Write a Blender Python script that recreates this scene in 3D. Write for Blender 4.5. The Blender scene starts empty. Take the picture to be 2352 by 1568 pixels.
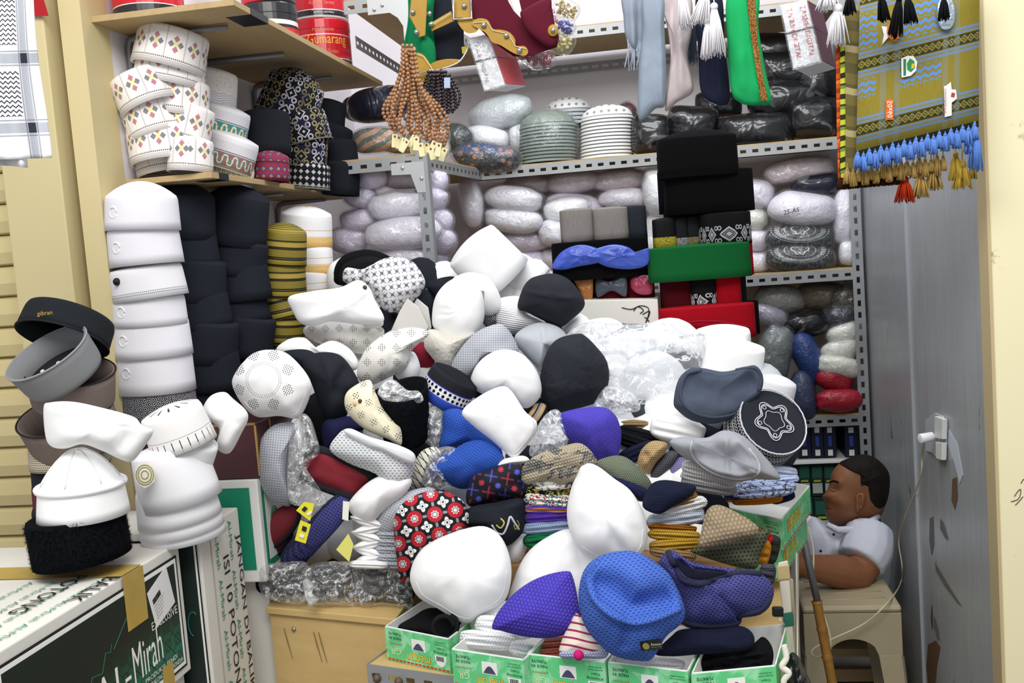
import bpy, bmesh, math, random
from mathutils import Vector, Matrix, noise
random.seed(7)
sc = bpy.context.scene
COL = sc.collection
PI = math.pi
# ---------------------------------------------------------------- camera
W_, H_, F = 2352.0, 1568.0, 2286.7
CAM = Vector((0, 0, 1.5))
YAW, PITCH, ROLL = math.radians(9.5), math.radians(5.0), math.atan(0.075)
fw = Vector((-math.sin(YAW)*math.cos(PITCH), math.cos(YAW)*math.cos(PITCH), -math.sin(PITCH)))
r0 = Vector((math.cos(YAW), math.sin(YAW), 0)); u0 = r0.cross(fw)
RT = math.cos(ROLL)*r0 - math.sin(ROLL)*u0
UP = math.sin(ROLL)*r0 + math.cos(ROLL)*u0
cd = bpy.data.cameras.new('camera'); cam = bpy.data.objects.new('camera', cd); COL.objects.link(cam)
cd.lens = 35.0; cd.sensor_width = 36.0; cd.sensor_fit = 'HORIZONTAL'; cd.clip_start = .05
mw = Matrix((RT, UP, -fw)).transposed().to_4x4(); mw.translation = CAM
cam.matrix_world = mw
sc.camera = cam
# ---------------------------------------------------------------- light
w = bpy.data.worlds.new('hall_light'); sc.world = w; w.use_nodes = True
bg = w.node_tree.nodes['Background']; bg.inputs[0].default_value = (.93, .95, 1, 1); bg.inputs[1].default_value = .58
def area(name, loc, target, sx, sy, power, col=(1, 1, 1)):
    l = bpy.data.lights.new(name, 'AREA'); l.shape = 'RECTANGLE'; l.size = sx; l.size_y = sy; l.energy = power; l.color = col
    o = bpy.data.objects.new(name, l); COL.objects.link(o); o.location = loc
    o.rotation_euler = (Vector(target)-Vector(loc)).to_track_quat('-Z', 'Y').to_euler()
    return o
area('hall_ceiling_light', (-.15, .1, 3.3), (-.1, 2.4, .9), 2.6, 1.2, 88, (1, .985, .95))
area('stall_ceiling_light', (-.1, 2.75, 3.1), (-.05, 2.95, 1.0), 1.2, .5, 19, (.93, .96, 1))
vs = sc.view_settings
vs.view_transform = 'Standard'; vs.look = 'None'; vs.gamma = 1; vs.use_curve_mapping = False; vs.exposure = 0.06
# ---------------------------------------------------------------- pixel helpers
def ray(px, py):
    return fw + RT*((px-W_/2)/F) - UP*((py-H_/2)/F)
def at(px, py, Y):
    d = ray(px, py); return CAM + d*(Y/d.y)
def atz(px, py, z):
    d = ray(px, py); return CAM + d*((z-CAM.z)/d.z)
def m_px(Y): return Y/F
# ---------------------------------------------------------------- material language
NT = None
class X:
    def __init__(s, k): s.k = k
    def __add__(s, b): return mth('ADD', s, b)
    __radd__ = __add__
    def __sub__(s, b): return mth('SUBTRACT', s, b)
    def __rsub__(s, b): return mth('SUBTRACT', b, s)
    def __mul__(s, b): return mth('MULTIPLY', s, b)
    __rmul__ = __mul__
    def __truediv__(s, b): return mth('DIVIDE', s, b)
    def __lt__(s, b): return mth('LESS_THAN', s, b)
    def __gt__(s, b): return mth('GREATER_THAN', s, b)
def put(inp, v):
    if isinstance(v, X): NT.links.new(v.k, inp)
    elif isinstance(v, (tuple, list)): inp.default_value = tuple(v)+((1,) if len(v) == 3 else ())
    else: inp.default_value = v
def mth(op, *a):
    n = NT.nodes.new('ShaderNodeMath'); n.operation = op
    for i, v in enumerate(a): put(n.inputs[i], v)
    return X(n.outputs[0])
def sin(a): return mth('SINE', a)
def frac(a): return mth('FRACT', a)
def ab(a): return mth('ABSOLUTE', a)
def mn(a, b): return mth('MINIMUM', a, b)
def mx(a, b): return mth('MAXIMUM', a, b)
def fl(a): return mth('FLOOR', a)
def sq(a): return mth('SQRT', a)
def pp(a, s): return mth('PINGPONG', a, s)
def sstep(lo, hi, a):
    n = NT.nodes.new('ShaderNodeMapRange'); n.interpolation_type = 'SMOOTHSTEP'
    put(n.inputs[0], a); n.inputs[1].default_value = lo; n.inputs[2].default_value = hi
    return X(n.outputs[0])
def mixc(f, a, b):
    n = NT.nodes.new('ShaderNodeMix'); n.data_type = 'RGBA'
    put(n.inputs[0], f); put(n.inputs[6], a); put(n.inputs[7], b); return X(n.outputs[2])
def uv(rot=0, su=1, sv=1, ou=0, ov=0):
    n = NT.nodes.new('ShaderNodeUVMap'); s = NT.nodes.new('ShaderNodeSeparateXYZ')
    NT.links.new(n.outputs[0], s.inputs[0]); u, v = X(s.outputs[0]), X(s.outputs[1])
    if rot:
        c, q = math.cos(math.radians(rot)), math.sin(math.radians(rot)); u, v = u*c+v*q, v*c-u*q
    return u*su+ou, v*sv+ov
def obj_xyz():
    n = NT.nodes.new('ShaderNodeTexCoord'); s = NT.nodes.new('ShaderNodeSeparateXYZ')
    NT.links.new(n.outputs['Object'], s.inputs[0]); return X(s.outputs[0]), X(s.outputs[1]), X(s.outputs[2])
def comb(a, b, c=0):
    n = NT.nodes.new('ShaderNodeCombineXYZ'); put(n.inputs[0], a); put(n.inputs[1], b); put(n.inputs[2], c); return X(n.outputs[0])
def nz(vec=None, scale=5, detail=2, rough=.5, dist=0):
    n = NT.nodes.new('ShaderNodeTexNoise'); n.inputs['Scale'].default_value = scale; n.inputs['Detail'].default_value = detail
    n.inputs['Roughness'].default_value = rough; n.inputs['Distortion'].default_value = dist
    if vec is None:
        t = NT.nodes.new('ShaderNodeTexCoord'); NT.links.new(t.outputs['Object'], n.inputs[0])
    else: put(n.inputs[0], vec)
    return X(n.outputs[0])
def vor(vec, scale, feat='F1'):
    n = NT.nodes.new('ShaderNodeTexVoronoi'); n.feature = feat; n.inputs['Scale'].default_value = scale; put(n.inputs['Vector'], vec); return X(n.outputs[0])
MATS = {}
def mk(name, fn):
    """fn() -> dict(col, rough, bump(height socket), bs (strength), bd (distance), metal, coat, spec)"""
    global NT
    if name in MATS: return MATS[name]
    m = bpy.data.materials.new(name); m.use_nodes = True; old = NT; NT = m.node_tree
    b = NT.nodes['Principled BSDF']; d = fn()
    put(b.inputs['Base Color'], d['col']); put(b.inputs['Roughness'], d.get('rough', .85))
    put(b.inputs['Metallic'], d.get('metal', 0)); put(b.inputs['Coat Weight'], d.get('coat', 0)); b.inputs['Coat Roughness'].default_value = d.get('coatr', .12)
    put(b.inputs['Specular IOR Level'], d.get('spec', .25))
    if 'bump' in d:
        n = NT.nodes.new('ShaderNodeBump'); n.inputs['Strength'].default_value = d.get('bs', .5); n.inputs['Distance'].default_value = d.get('bd', .002)
        put(n.inputs['Height'], d['bump']); NT.links.new(n.outputs[0], b.inputs['Normal'])
        if d.get('coat'): NT.links.new(n.outputs[0], b.inputs['Coat Normal'])
    if 'emit' in d: put(b.inputs['Emission Color'], d['emit']); b.inputs['Emission Strength'].default_value = d.get('es', 1)
    m.diffuse_color = (.5, .5, .5, 1); MATS[name] = m; NT = old
    return m
def lin(c):
    if isinstance(c, str):
        c = tuple(int(c[i:i+2], 16)/255 for i in (0, 2, 4))
    return tuple((x/12.92 if x <= .04045 else ((x+.055)/1.055)**2.4) for x in c)
def plain(hexc, rough=.6, metal=0, spec=.3, coat=0):
    return mk('plain_%s_%g_%g_%g' % (hexc, rough, metal, coat), lambda: dict(col=lin(hexc), rough=rough, metal=metal, spec=spec, coat=coat))
def fabric(hexc, bs=.25, scale=700, rough=.95, var=.06):
    def f():
        c = lin(hexc); n = nz(None, 14, 3)
        return dict(col=mixc(n, tuple(x*(1-var) for x in c), tuple(min(1, x*(1+var)) for x in c)), rough=rough, spec=.12, bump=nz(None, scale, 2), bs=bs, bd=.0012)
    return mk('fabric_%s_%g_%g' % (hexc, bs, scale), f)
def knit(hexc, s=170, rot=0, dark=.62, bs=.55):
    def f():
        c = lin(hexc); u, v = uv(rot, s, s); r = fl(v); q = frac(u+frac(r*.5))-.5; t = frac(v)-.5
        d = sq(q*q+t*t*.7); h = 1-sstep(.15, .55, d)
        return dict(col=mixc(h, tuple(x*dark for x in c), c), rough=.95, spec=.1, bump=h, bs=bs, bd=.003)
    return mk('knit_%s_%g_%g' % (hexc, s, rot), f)
def meshfab(hexc, hole, s=110, rot=0, size=.3, su=1.0):
    def f():
        u, v = uv(rot, s*su, s); r = fl(v); q = frac(u+frac(r*.5))-.5; t = frac(v)-.5
        d = sq(q*q+t*t); h = 1-sstep(size-.1, size+.06, d)
        return dict(col=mixc(h, lin(hexc), lin(hole)), rough=.8, spec=.2, bump=1-h, bs=.7, bd=.0025)
    return mk('meshfab_%s_%s_%g_%g' % (hexc, hole, s, rot), f)
def rib(hexc, s=60, rot=0, amp=.6, dark=.75):
    def f():
        c = lin(hexc); u, v = uv(rot, s, s); h = ab(sin(u*PI))
        return dict(col=mixc(sstep(0, .5, h), tuple(x*dark for x in c), c), rough=.95, spec=.1, bump=h, bs=amp, bd=.004)
    return mk('rib_%s_%g_%g' % (hexc, s, rot), f)
def wrapped(hexc, pat=None):
    """fabric seen under tight clear plastic: glossy crinkled coat"""
    def f():
        c = lin(hexc); n = nz(None, 9, 4, .6, .4); k = nz(None, 35, 3, .6, 1.5)
        col = mixc(n, tuple(x*.82 for x in c), c)
        if pat: col = pat(col)
        return dict(col=col, rough=.6, spec=.3, coat=.55, coatr=.16, bump=k, bs=.6, bd=.009)
    return mk('wrapped_%s_%s' % (hexc, pat.__name__ if pat else ''), f)
def plastic_mat(name='clear_plastic', k=.16, tint=(1, 1, 1), painted_sheen=.07, sc_=22):
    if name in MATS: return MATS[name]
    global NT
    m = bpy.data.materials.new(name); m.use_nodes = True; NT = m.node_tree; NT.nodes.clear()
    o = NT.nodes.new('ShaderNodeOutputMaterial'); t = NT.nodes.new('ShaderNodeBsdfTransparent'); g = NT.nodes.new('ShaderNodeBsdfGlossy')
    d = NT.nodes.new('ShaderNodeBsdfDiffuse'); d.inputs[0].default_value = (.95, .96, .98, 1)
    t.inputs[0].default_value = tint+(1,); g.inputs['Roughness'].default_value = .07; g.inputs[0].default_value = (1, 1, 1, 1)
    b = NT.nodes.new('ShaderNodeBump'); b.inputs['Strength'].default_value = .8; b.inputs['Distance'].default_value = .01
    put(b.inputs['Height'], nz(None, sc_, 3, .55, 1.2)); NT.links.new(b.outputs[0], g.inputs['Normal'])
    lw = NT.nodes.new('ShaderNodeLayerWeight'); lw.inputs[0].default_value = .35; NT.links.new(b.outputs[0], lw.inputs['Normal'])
    m1 = NT.nodes.new('ShaderNodeMixShader'); n_ = nz(None, sc_*1.6, 3, .55, 1.0); put(m1.inputs[0], mn(painted_sheen*.5+(1-sstep(0, .035, ab(n_-.5)))*painted_sheen*2.2, .8))  # diffuse white veil and ridge streaks paint reflections and crease highlights into the film
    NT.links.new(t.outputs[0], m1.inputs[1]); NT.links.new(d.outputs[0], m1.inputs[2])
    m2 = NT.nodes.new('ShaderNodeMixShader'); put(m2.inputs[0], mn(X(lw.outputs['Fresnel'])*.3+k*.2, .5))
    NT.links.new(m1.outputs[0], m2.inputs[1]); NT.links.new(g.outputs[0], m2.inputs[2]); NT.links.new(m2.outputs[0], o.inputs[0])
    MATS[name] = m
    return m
# ---------------------------------------------------------------- object helpers
def link(name, me, mat, parent=None):
    o = bpy.data.objects.new(name, me); COL.objects.link(o)
    if mat is not None and not me.materials: me.materials.append(mat)
    if parent is not None: o.parent = parent
    return o
def tag(o, label=None, cat=None, group=None, kind=None):
    if label: o['label'] = label
    if cat: o['category'] = cat
    if group: o['group'] = group
    if kind: o['kind'] = kind
    return o
def empty(name, loc=(0, 0, 0)):
    o = bpy.data.objects.new(name, None); COL.objects.link(o); o.location = loc; o.empty_display_size = .02
    return o
def thing(name, label, cat, group=None): return tag(empty(name), label, cat, group)
def mesh(verts, faces, uvs=None, smooth=False):
    me = bpy.data.meshes.new('m'); me.from_pydata([tuple(v) for v in verts], [], faces)
    if uvs:
        l = me.uv_layers.new(name='UVMap')
        for lp in me.loops: l.data[lp.index].uv = uvs[lp.vertex_index]
    if smooth: me.polygons.foreach_set('use_smooth', [True]*len(me.polygons))
    me.update(); return me
class MB:
    def __init__(s): s.v, s.f, s.u = [], [], []
    def add(s, vs, fs, us=None):
        n = len(s.v); s.v += [Vector(v) for v in vs]; s.f += [tuple(i+n for i in f) for f in fs]; s.u += us or [(v[0], v[2]) for v in vs]
    def hexa(s, p):  # 8 corners: bottom 4 ccw, top 4 ccw
        q = [(0, 3, 2, 1), (4, 5, 6, 7), (0, 1, 5, 4), (1, 2, 6, 5), (2, 3, 7, 6), (3, 0, 4, 7)]
        for f in q:
            vs = [p[i] for i in f]; a = (vs[1]-vs[0]).length; b = (vs[2]-vs[1]).length
            s.add(vs, [(0, 1, 2, 3)], [(0, 0), (a, 0), (a, b), (0, b)])
    def box(s, x0, x1, y0, y1, z0, z1):
        s.hexa([Vector(t) for t in ((x0, y0, z0), (x1, y0, z0), (x1, y1, z0), (x0, y1, z0), (x0, y0, z1), (x1, y0, z1), (x1, y1, z1), (x0, y1, z1))])
    def obox(s, O, a, b, c):
        O, a, b, c = map(Vector, (O, a, b, c)); s.hexa([O, O+a, O+a+b, O+b, O+c, O+a+c, O+a+b+c, O+b+c])
    def sphere(s, c, r, nu=8, nv=5):
        c = Vector(c); vs = [c+Vector((0, 0, r))]; fs = []
        for j in range(1, nv):
            for i in range(nu):
                a, b = 2*PI*i/nu, PI*j/nv; vs.append(c+Vector((math.cos(a)*math.sin(b), math.sin(a)*math.sin(b), math.cos(b)))*r)
        vs.append(c-Vector((0, 0, r))); L = len(vs)-1
        for i in range(nu):
            k = (i+1) % nu; fs.append((0, 1+i, 1+k)); fs.append((L, L-nu+k, L-nu+i))
            for j in range(nv-2): fs.append((1+j*nu+i, 1+(j+1)*nu+i, 1+(j+1)*nu+k, 1+j*nu+k))
        s.add(vs, fs)
    def tube(s, pts, r, n=6, caps=True):
        pts = [Vector(p) for p in pts]; vs = []; fs = []; rr = r if isinstance(r, (list, tuple)) else [r]*len(pts); L = 0; us = []
        for i, p in enumerate(pts):
            t = (pts[min(i+1, len(pts)-1)]-pts[max(i-1, 0)]).normalized()
            a = t.cross(Vector((0.31, -.9, .3))).normalized(); b = t.cross(a)
            if i: L += (p-pts[i-1]).length
            for k in range(n):
                q = 2*PI*k/n; vs.append(p+(a*math.cos(q)+b*math.sin(q))*rr[i]); us.append((rr[i]*q, L))
        for i in range(len(pts)-1):
            for k in range(n): fs.append((i*n+k, i*n+(k+1) % n, (i+1)*n+(k+1) % n, (i+1)*n+k))
        if caps: fs.append(tuple(range(n-1, -1, -1))); fs.append(tuple((len(pts)-1)*n+k for k in range(n)))
        s.add(vs, fs, us)
    def prism(s, pts, off):  # polygon pts extruded by vector off
        n = len(pts); off = Vector(off); pts = [Vector(p) for p in pts]
        s.add(pts+[p+off for p in pts], [tuple(range(n)), tuple(range(2*n-1, n-1, -1))]+[(i, i+n, (i+1) % n+n, (i+1) % n) for i in range(n)])
    def build(s, name, mat, parent=None, smooth=False, bevel=0, solid=0):
        o = link(name, mesh(s.v, s.f, s.u, smooth), mat, parent)
        if solid: md = o.modifiers.new('solid', 'SOLIDIFY'); md.thickness = solid; md.offset = 0
        if bevel:
            w_ = o.modifiers.new('weld', 'WELD'); w_.merge_threshold = 1e-5
            md = o.modifiers.new('bevel', 'BEVEL'); md.width = bevel; md.segments = 2; md.limit_method = 'ANGLE'
        return o
def crom(pts, n, closed=True):
    out = []; L = len(pts); seg = L if closed else L-1
    for k in range(n if closed else n+1):
        t = k*seg/n; i = min(int(t), seg-1); t -= i
        g = (lambda j: Vector(pts[j % L])) if closed else (lambda j: Vector(pts[max(0, min(L-1, j))]))
        a, b, c, d = g(i-1), g(i), g(i+1), g(i+2)
        out.append(.5*((2*b)+(c-a)*t+(2*a-5*b+4*c-d)*t*t+(3*b-a-3*c+d)*t**3))
    return out
def line3(pxs, n=24):
    """smooth world polyline through (px,py,Y) points"""
    return crom([at(*p) for p in pxs], n, False)
class Puff:
    """soft body grown from an outline: rings towards a centre, bulged front and back"""
    def __init__(s, outline, Y, T, back=None, p=2.0, tv=0.0, th=0.0, c=None, folds=(), ns=(0, 1), N=72, K=11, uvrot=0, smooth=True, sharp=False, q=None):
        s.q = q or 1/p
        s.Y, s.T, s.p, s.tv, s.th = Y, T, p, tv, th
        o = [Vector(q) for q in outline]
        s.o = crom(o, N) if not sharp else [o[int(i*len(o)/N)].lerp(o[(int(i*len(o)/N)+1) % len(o)], i*len(o)/N % 1) for i in range(N)]
        ar = cx = cy = 0
        for i in range(N):
            a, b = s.o[i], s.o[(i+1) % N]; k = a.x*b.y-b.x*a.y; ar += k; cx += (a.x+b.x)*k; cy += (a.y+b.y)*k
        s.c = Vector(c) if c else Vector((cx/(3*ar), cy/(3*ar)))
        s.folds, s.ns, s.N, s.K = folds, ns, N, K; s.back = T*.5 if back is None else back
        s.cr, s.sr = math.cos(math.radians(uvrot)), math.sin(math.radians(uvrot))
        s.seed = (s.c.x*.013, s.c.y*.017)
    def base(s, q):
        k = s.Y/F; return at(q.x, q.y, s.Y+s.tv*(s.c.y-q.y)*k+s.th*(q.x-s.c.x)*k)
    def fold(s, q):
        z = 0
        for f in s.folds:
            pts, A, w_ = f; best = 1e9
            for i in range(len(pts)-1):
                a, b = Vector(pts[i]), Vector(pts[i+1]); d = b-a; t = max(0, min(1, (q-a).dot(d)/d.length_squared)); best = min(best, (q-a-d*t).length)
            z += A*math.exp(-(best/w_)**2)
        return z
    def depth(s, q, r, side=1):
        h = max(0, 1-r**s.p)**s.q
        T = s.T if side > 0 else s.back
        z = T*h
        if side > 0: z += s.fold(q)*min(1, (1-r)*4)
        if s.ns[0]:
            v = Vector((q.x*s.ns[1]*.01+s.seed[0]*9, q.y*s.ns[1]*.01, side*3.0+s.seed[1]*9)); z += s.ns[0]*(noise.noise(v)+.5*noise.noise(v*2.3))*min(1, (1-r)*5)
        return z
    def rad(s, q):
        d = q-s.c
        if d.length < 1e-6: return 0
        best = 1e9
        for i in range(s.N):
            a, b = s.o[i]-s.c, s.o[(i+1) % s.N]-s.c; e = b-a; den = d.x*e.y-d.y*e.x
            if abs(den) < 1e-9: continue
            t = (a.x*e.y-a.y*e.x)/den; k = (a.x*d.y-a.y*d.x)/den
            if t > 0 and -1e-6 <= k <= 1+1e-6: best = min(best, t)
        return min(1, 1/best)
    def surf(s, px, py, off=.001):
        q = Vector((px, py)); P = s.base(q); n = (CAM-P).normalized(); return P+n*(s.depth(q, s.rad(q))+off)
    def mesh(s):
        vs, us, fs = [], [], []; N, K = s.N, s.K; k = s.Y/F; n0 = (CAM-s.base(s.c)).normalized()
        def U(q): x, y = (q.x-s.c.x)*k, (s.c.y-q.y)*k; return (x*s.cr+y*s.sr, y*s.cr-x*s.sr)
        rs = [math.sin(PI/2*(j+1)/K) for j in range(K)]  # rings from centre out
        for side in (1, -1):
            q = s.c; n = (CAM-s.base(q)).normalized() if side > 0 else n0
            vs.append(s.base(q)+n*side*s.depth(q, 0, side)); us.append(U(q))
            for j, r in enumerate(rs):
                if side < 0 and j == K-1: break
                for i in range(N):
                    q = s.c+(s.o[i]-s.c)*r; P = s.base(q); n = (CAM-P).normalized() if side > 0 else n0
                    vs.append(P+n*side*s.depth(q, r, side)); us.append(U(q))
        A = 0; B = 1+K*N
        for i in range(N):
            m = (i+1) % N; fs.append((A, 1+m, 1+i)); fs.append((B, B+1+i, B+1+m))
            for j in range(K-1):
                fs.append((1+j*N+i, 1+j*N+m, 1+(j+1)*N+m, 1+(j+1)*N+i))
                a, b = B+1+j*N+i, B+1+j*N+m
                c_, d_ = (B+1+(j+1)*N+m, B+1+(j+1)*N+i) if j < K-2 else (1+(K-1)*N+m, 1+(K-1)*N+i)
                fs.append((a, d_, c_, b))
        return mesh(vs, fs, us, True)
def puff(name, label, cat, outline, Y, T, mat, group=None, parent=None, part=None, **kw):
    """one soft thing; label set -> top-level; returns (object, Puff)"""
    P = Puff(outline, Y, T, **kw)
    o = link(name, P.mesh(), mat, parent)
    if label: tag(o, label, cat, group)
    return o, P
def ell(cx, cy, w, h, ang=0, n=14, e=2.6, wob=0, seed=0):
    """superellipse outline in pixels"""
    rnd = random.Random(seed or int(cx*7+cy)); out = []
    c, s_ = math.cos(math.radians(ang)), math.sin(math.radians(ang))
    for i in range(n):
        a = 2*PI*i/n; x = math.copysign(abs(math.cos(a))**(2/e), math.cos(a))*w/2; y = math.copysign(abs(math.sin(a))**(2/e), math.sin(a))*h/2
        k = 1+rnd.uniform(-wob, wob); x *= k; y *= k; out.append((cx+x*c+y*s_, cy-x*s_+y*c))
    return out
def seam(name, parent, P, pts, r, mat, n=26, off=0):
    q = crom([(a, b) for a, b in pts], n, False); b = MB(); b.tube([P.surf(v.x, v.y, off) for v in q], r, 6)
    return b.build(name, mat, parent, True)
def basis(up2, tilt):
    """cap frame from a screen direction (dx,dy up positive) leaned towards the camera by tilt degrees"""
    a = Vector(up2).normalized(); t = math.radians(tilt)
    sx = RT*a.x+UP*a.y; z = (sx*math.cos(t)-fw*math.sin(t)).normalized()
    x = (RT*a.y-UP*a.x).normalized(); y = z.cross(x).normalized()
    return x, y, z
def cap(name, label, cat, px, py, Y, R, h, mat, top=None, up=(0, 1), tilt=15, el=1.0, taper=.94, ch=.012, rnd=.008, group=None, e=2.0, dent=0, N=56, inside=None, parent=None, edge=None, spin=0, wob=0):
    """brimless cap: open-bottomed wall (part band) with a crown (part crown). px,py = centre of the wall"""
    C = at(px, py, Y); x, y, z = basis(up, tilt)
    t = parent or thing(name, label, cat, group)
    rr = random.Random(int(px*3+py))
    ph = rr.uniform(0, 6)
    def P(a, k, zz):
        ca, sa = math.cos(a), math.sin(a); q = 2/e
        X_, Y_ = math.copysign(abs(ca)**q, ca)*R*k, math.copysign(abs(sa)**q, sa)*R*el*k
        w2 = 1+wob*math.sin(2*a+ph)+wob*.6*math.sin(3*a+ph*2)
        return C+x*X_*w2+y*Y_*w2+z*(zz+wob*.6*R*math.sin(2*a+ph*1.7))
    vs, fs, us = [], [], []
    rows = [(-.5, 1), (-.25, 1-(1-taper)*.25), (0, 1-(1-taper)*.5), (.25, 1-(1-taper)*.75), (.5-rnd/h, taper), (.5, taper-rnd/R*.35)]
    inn = [(.5-.004/h, taper-.012/R-.02), (-.5, 1-.005/R)]
    for zz, k in rows+inn:
        for i in range(N+1):
            a = 2*PI*i/N+spin; vs.append(P(a, k, zz*h)); us.append((a*R, (zz+.5)*h))
    M_ = N+1
    for j in range(len(rows)+len(inn)-1):
        for i in range(N): fs.append((j*M_+i, j*M_+i+1, (j+1)*M_+i+1, (j+1)*M_+i))
    j = len(rows)+len(inn)-1
    for i in range(N): fs.append((j*M_+i, j*M_+i+1, i+1, i))
    b = link('band', mesh(vs, fs, us, True), mat, t)
    vs, fs, us = [], [], []; Kc = 7
    kt = taper-rnd/R*.35
    for j in range(Kc):
        r = 1-j/Kc
        for i in range(N):
            a = 2*PI*i/N+spin; d = dent*math.exp(-((r*math.cos(a))**2)*7)*(1-r*r) if dent else 0
            vs.append(P(a, kt*r, h*.5+ch*(1-r*r)-d)); us.append((math.cos(a)*r*R, math.sin(a)*r*R))
    vs.append(P(0, 0, h*.5+ch-dent)); us.append((0, 0))
    for j in range(Kc-1):
        for i in range(N): fs.append((j*N+i, j*N+(i+1) % N, (j+1)*N+(i+1) % N, (j+1)*N+i))
    for i in range(N): fs.append(((Kc-1)*N+i, (Kc-1)*N+(i+1) % N, Kc*N))
    link('crown', mesh(vs, fs, us, True), top or mat, t)
    if edge:
        m = MB(); m.tube([P(2*PI*i/N, 1.002, -.5*h) for i in range(N+1)], .0022, 5, False); m.build('edge_binding', edge, t, True)
    return t, P
FONTC = {}
def text(parent, s, O, U, V, mat, name='lettering', off=.0012, shear=0, nrm=None):
    """flat lettering filling the parallelogram O, O+U, O+V"""
    key = (s, shear)
    if key not in FONTC:
        cu = bpy.data.curves.new('t', 'FONT'); cu.body = s; cu.resolution_u = 2; cu.shear = shear
        o = bpy.data.objects.new('t', cu); COL.objects.link(o); dg = bpy.context.evaluated_depsgraph_get(); me = bpy.data.meshes.new_from_object(o.evaluated_get(dg))
        vs = [v.co.copy() for v in me.vertices]; fs = [tuple(p.vertices) for p in me.polygons]
        bpy.data.objects.remove(o); x0 = min(v.x for v in vs); x1 = max(v.x for v in vs); y0 = min(v.y for v in vs); y1 = max(v.y for v in vs)
        FONTC[key] = ([((v.x-x0)/(x1-x0), (v.y-y0)/(y1-y0)) for v in vs], fs)
    vs, fs = FONTC[key]; O, U, V = Vector(O), Vector(U), Vector(V); n = nrm or U.cross(V).normalized()
    if n.dot(CAM-O) < 0: n = -n
    return link(name, mesh([O+U*a+V*b+n*off for a, b in vs], fs), mat, parent)
def patch(parent, pts, mat, name, off=.001, n=None, th=.0006):
    """thin flat piece (sticker, print) on points of a surface"""
    pts = [Vector(p) for p in pts]; k = n or (pts[1]-pts[0]).cross(pts[2]-pts[0]).normalized()
    if k.dot(CAM-pts[0]) < 0: k = -k
    b = MB(); b.prism([p+k*off for p in pts], k*th); return b.build(name, mat, parent)
def slab(name, label, cat, outline, Y, th, mat, group=None, parent=None, N=0, tv=0, thh=0, uvrot=0, bevel=0):
    """flat sheet (leather, cloth, card) with real thickness"""
    o = crom([Vector(q) for q in outline], N) if N else [Vector(q) for q in outline]
    cx = sum(q.x for q in o)/len(o); cy = sum(q.y for q in o)/len(o); k = Y/F
    pts = [at(q.x, q.y, Y+tv*(cy-q.y)*k+thh*(q.x-cx)*k) for q in o]; n = (CAM-at(cx, cy, Y)).normalized()
    c_, s_ = math.cos(math.radians(uvrot)), math.sin(math.radians(uvrot))
    U = [((q.x-cx)*k*c_+(cy-q.y)*k*s_, (cy-q.y)*k*c_-(q.x-cx)*k*s_) for q in o]
    m = len(pts); b = MB(); b.add(pts+[p-n*th for p in pts], [tuple(range(m)), tuple(range(2*m-1, m-1, -1))]+[(i, i+m, (i+1) % m+m, (i+1) % m) for i in range(m)], U+U)
    ob = b.build(name, mat, parent, bevel=bevel)
    if label: tag(ob, label, cat, group)
    return ob
# ================================================================ SETTING
def cream():
    n = nz(None, 2.2, 3); s = nz(None, 7, 4, .7); u = nz(None, 40, 3, .7)
    k = sstep(.66, .72, s)*sstep(.5, .62, u)
    return dict(col=mixc(k*.55, mixc(n, lin('C8B98C'), lin('D2C498')), lin('8C8266')), rough=.55, spec=.3)
CREAM = mk('cream_paint', cream)
def creamr():
    s = nz(None, 6, 4, .7); u = nz(None, 45, 3, .7)
    k = sstep(.62, .68, s)*sstep(.52, .6, u)
    return dict(col=mixc(k*.6, lin('EFE6BE'), lin('7C7258')), rough=.5, spec=.3)
CREAMR = mk('cream_paint_scuffed', creamr)
def whitew():
    n = nz(None, 3, 4); return dict(col=mixc(n, lin('D9D5DC'), lin('EFECF0')), rough=.8)
WHITEW = mk('white_wall_paint', whitew)
def panelm():
    x, y, z = obj_xyz()
    st = nz(comb(x*3, y*26, z*1.1), 3, 4, .6); bl = nz(None, 3.2, 4, .6); pe = nz(comb(x, y*2.6, z), 5.5, 4, .62, .6); lo = sstep(1.5, .75, z); fi = nz(comb(x, y*60, z*6), 3, 2)
    c = mixc(st, lin('A4A8AC'), lin('D2D8E2')); c = mixc(bl*.5, c, lin('8F927F'))
    c = mixc(sstep(.66, .70, pe)*lo, c, lin('6E5338')); c = mixc(sstep(.72, .78, fi), c, lin('D9DCE0'))
    return dict(col=c, rough=mixc(bl, (.28,)*3, (.5,)*3), metal=.25, spec=.5, bump=pe, bs=.15)
PANEL = mk('worn_grey_panel', panelm)
def woodm(a, b, sx, name):
    def f():
        x, y, z = obj_xyz(); n = nz(comb(x*sx[0], y*sx[1], z*sx[2]), 2.0, 5, .6, .8); k = nz(None, 60, 2)
        return dict(col=mixc(mn(n*.85+k*.15, 1), lin(a), lin(b)), rough=.6, spec=.25, bump=n, bs=.08)
    return mk(name, f)
PLY = woodm('A48A60', 'C4AC80', (14, 2, 14), 'plywood_board')
PANELW = woodm('BE9C5E', 'DDC08A', (2.2, 2, 13), 'varnished_plywood_panel')
STEEL = mk('grey_slotted_steel', lambda: dict(col=mixc(nz(None, 8, 3), lin('8B8E90'), lin('A9ACAE')), rough=.45, metal=.35, spec=.5))
DSTEEL = mk('painted_grey_bracket', lambda: dict(col=lin('8A8A8C'), rough=.4, metal=.5))
FLOOR = mk('worn_concrete', lambda: dict(col=mixc(nz(None, 6, 5), lin('57544E'), lin('83807A')), rough=.7))
WHITE = plain('F2F2F0', .55); BLACK = plain('15161A', .5); TAPE = plain('1B1C20', .35)
def struct(name, b, m, **k): return tag(b.build(name, m, **k), kind='structure')
b = MB(); b.box(-3, 3, -1.5, 4.05, -.05, 0); struct('floor', b, FLOOR)
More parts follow.
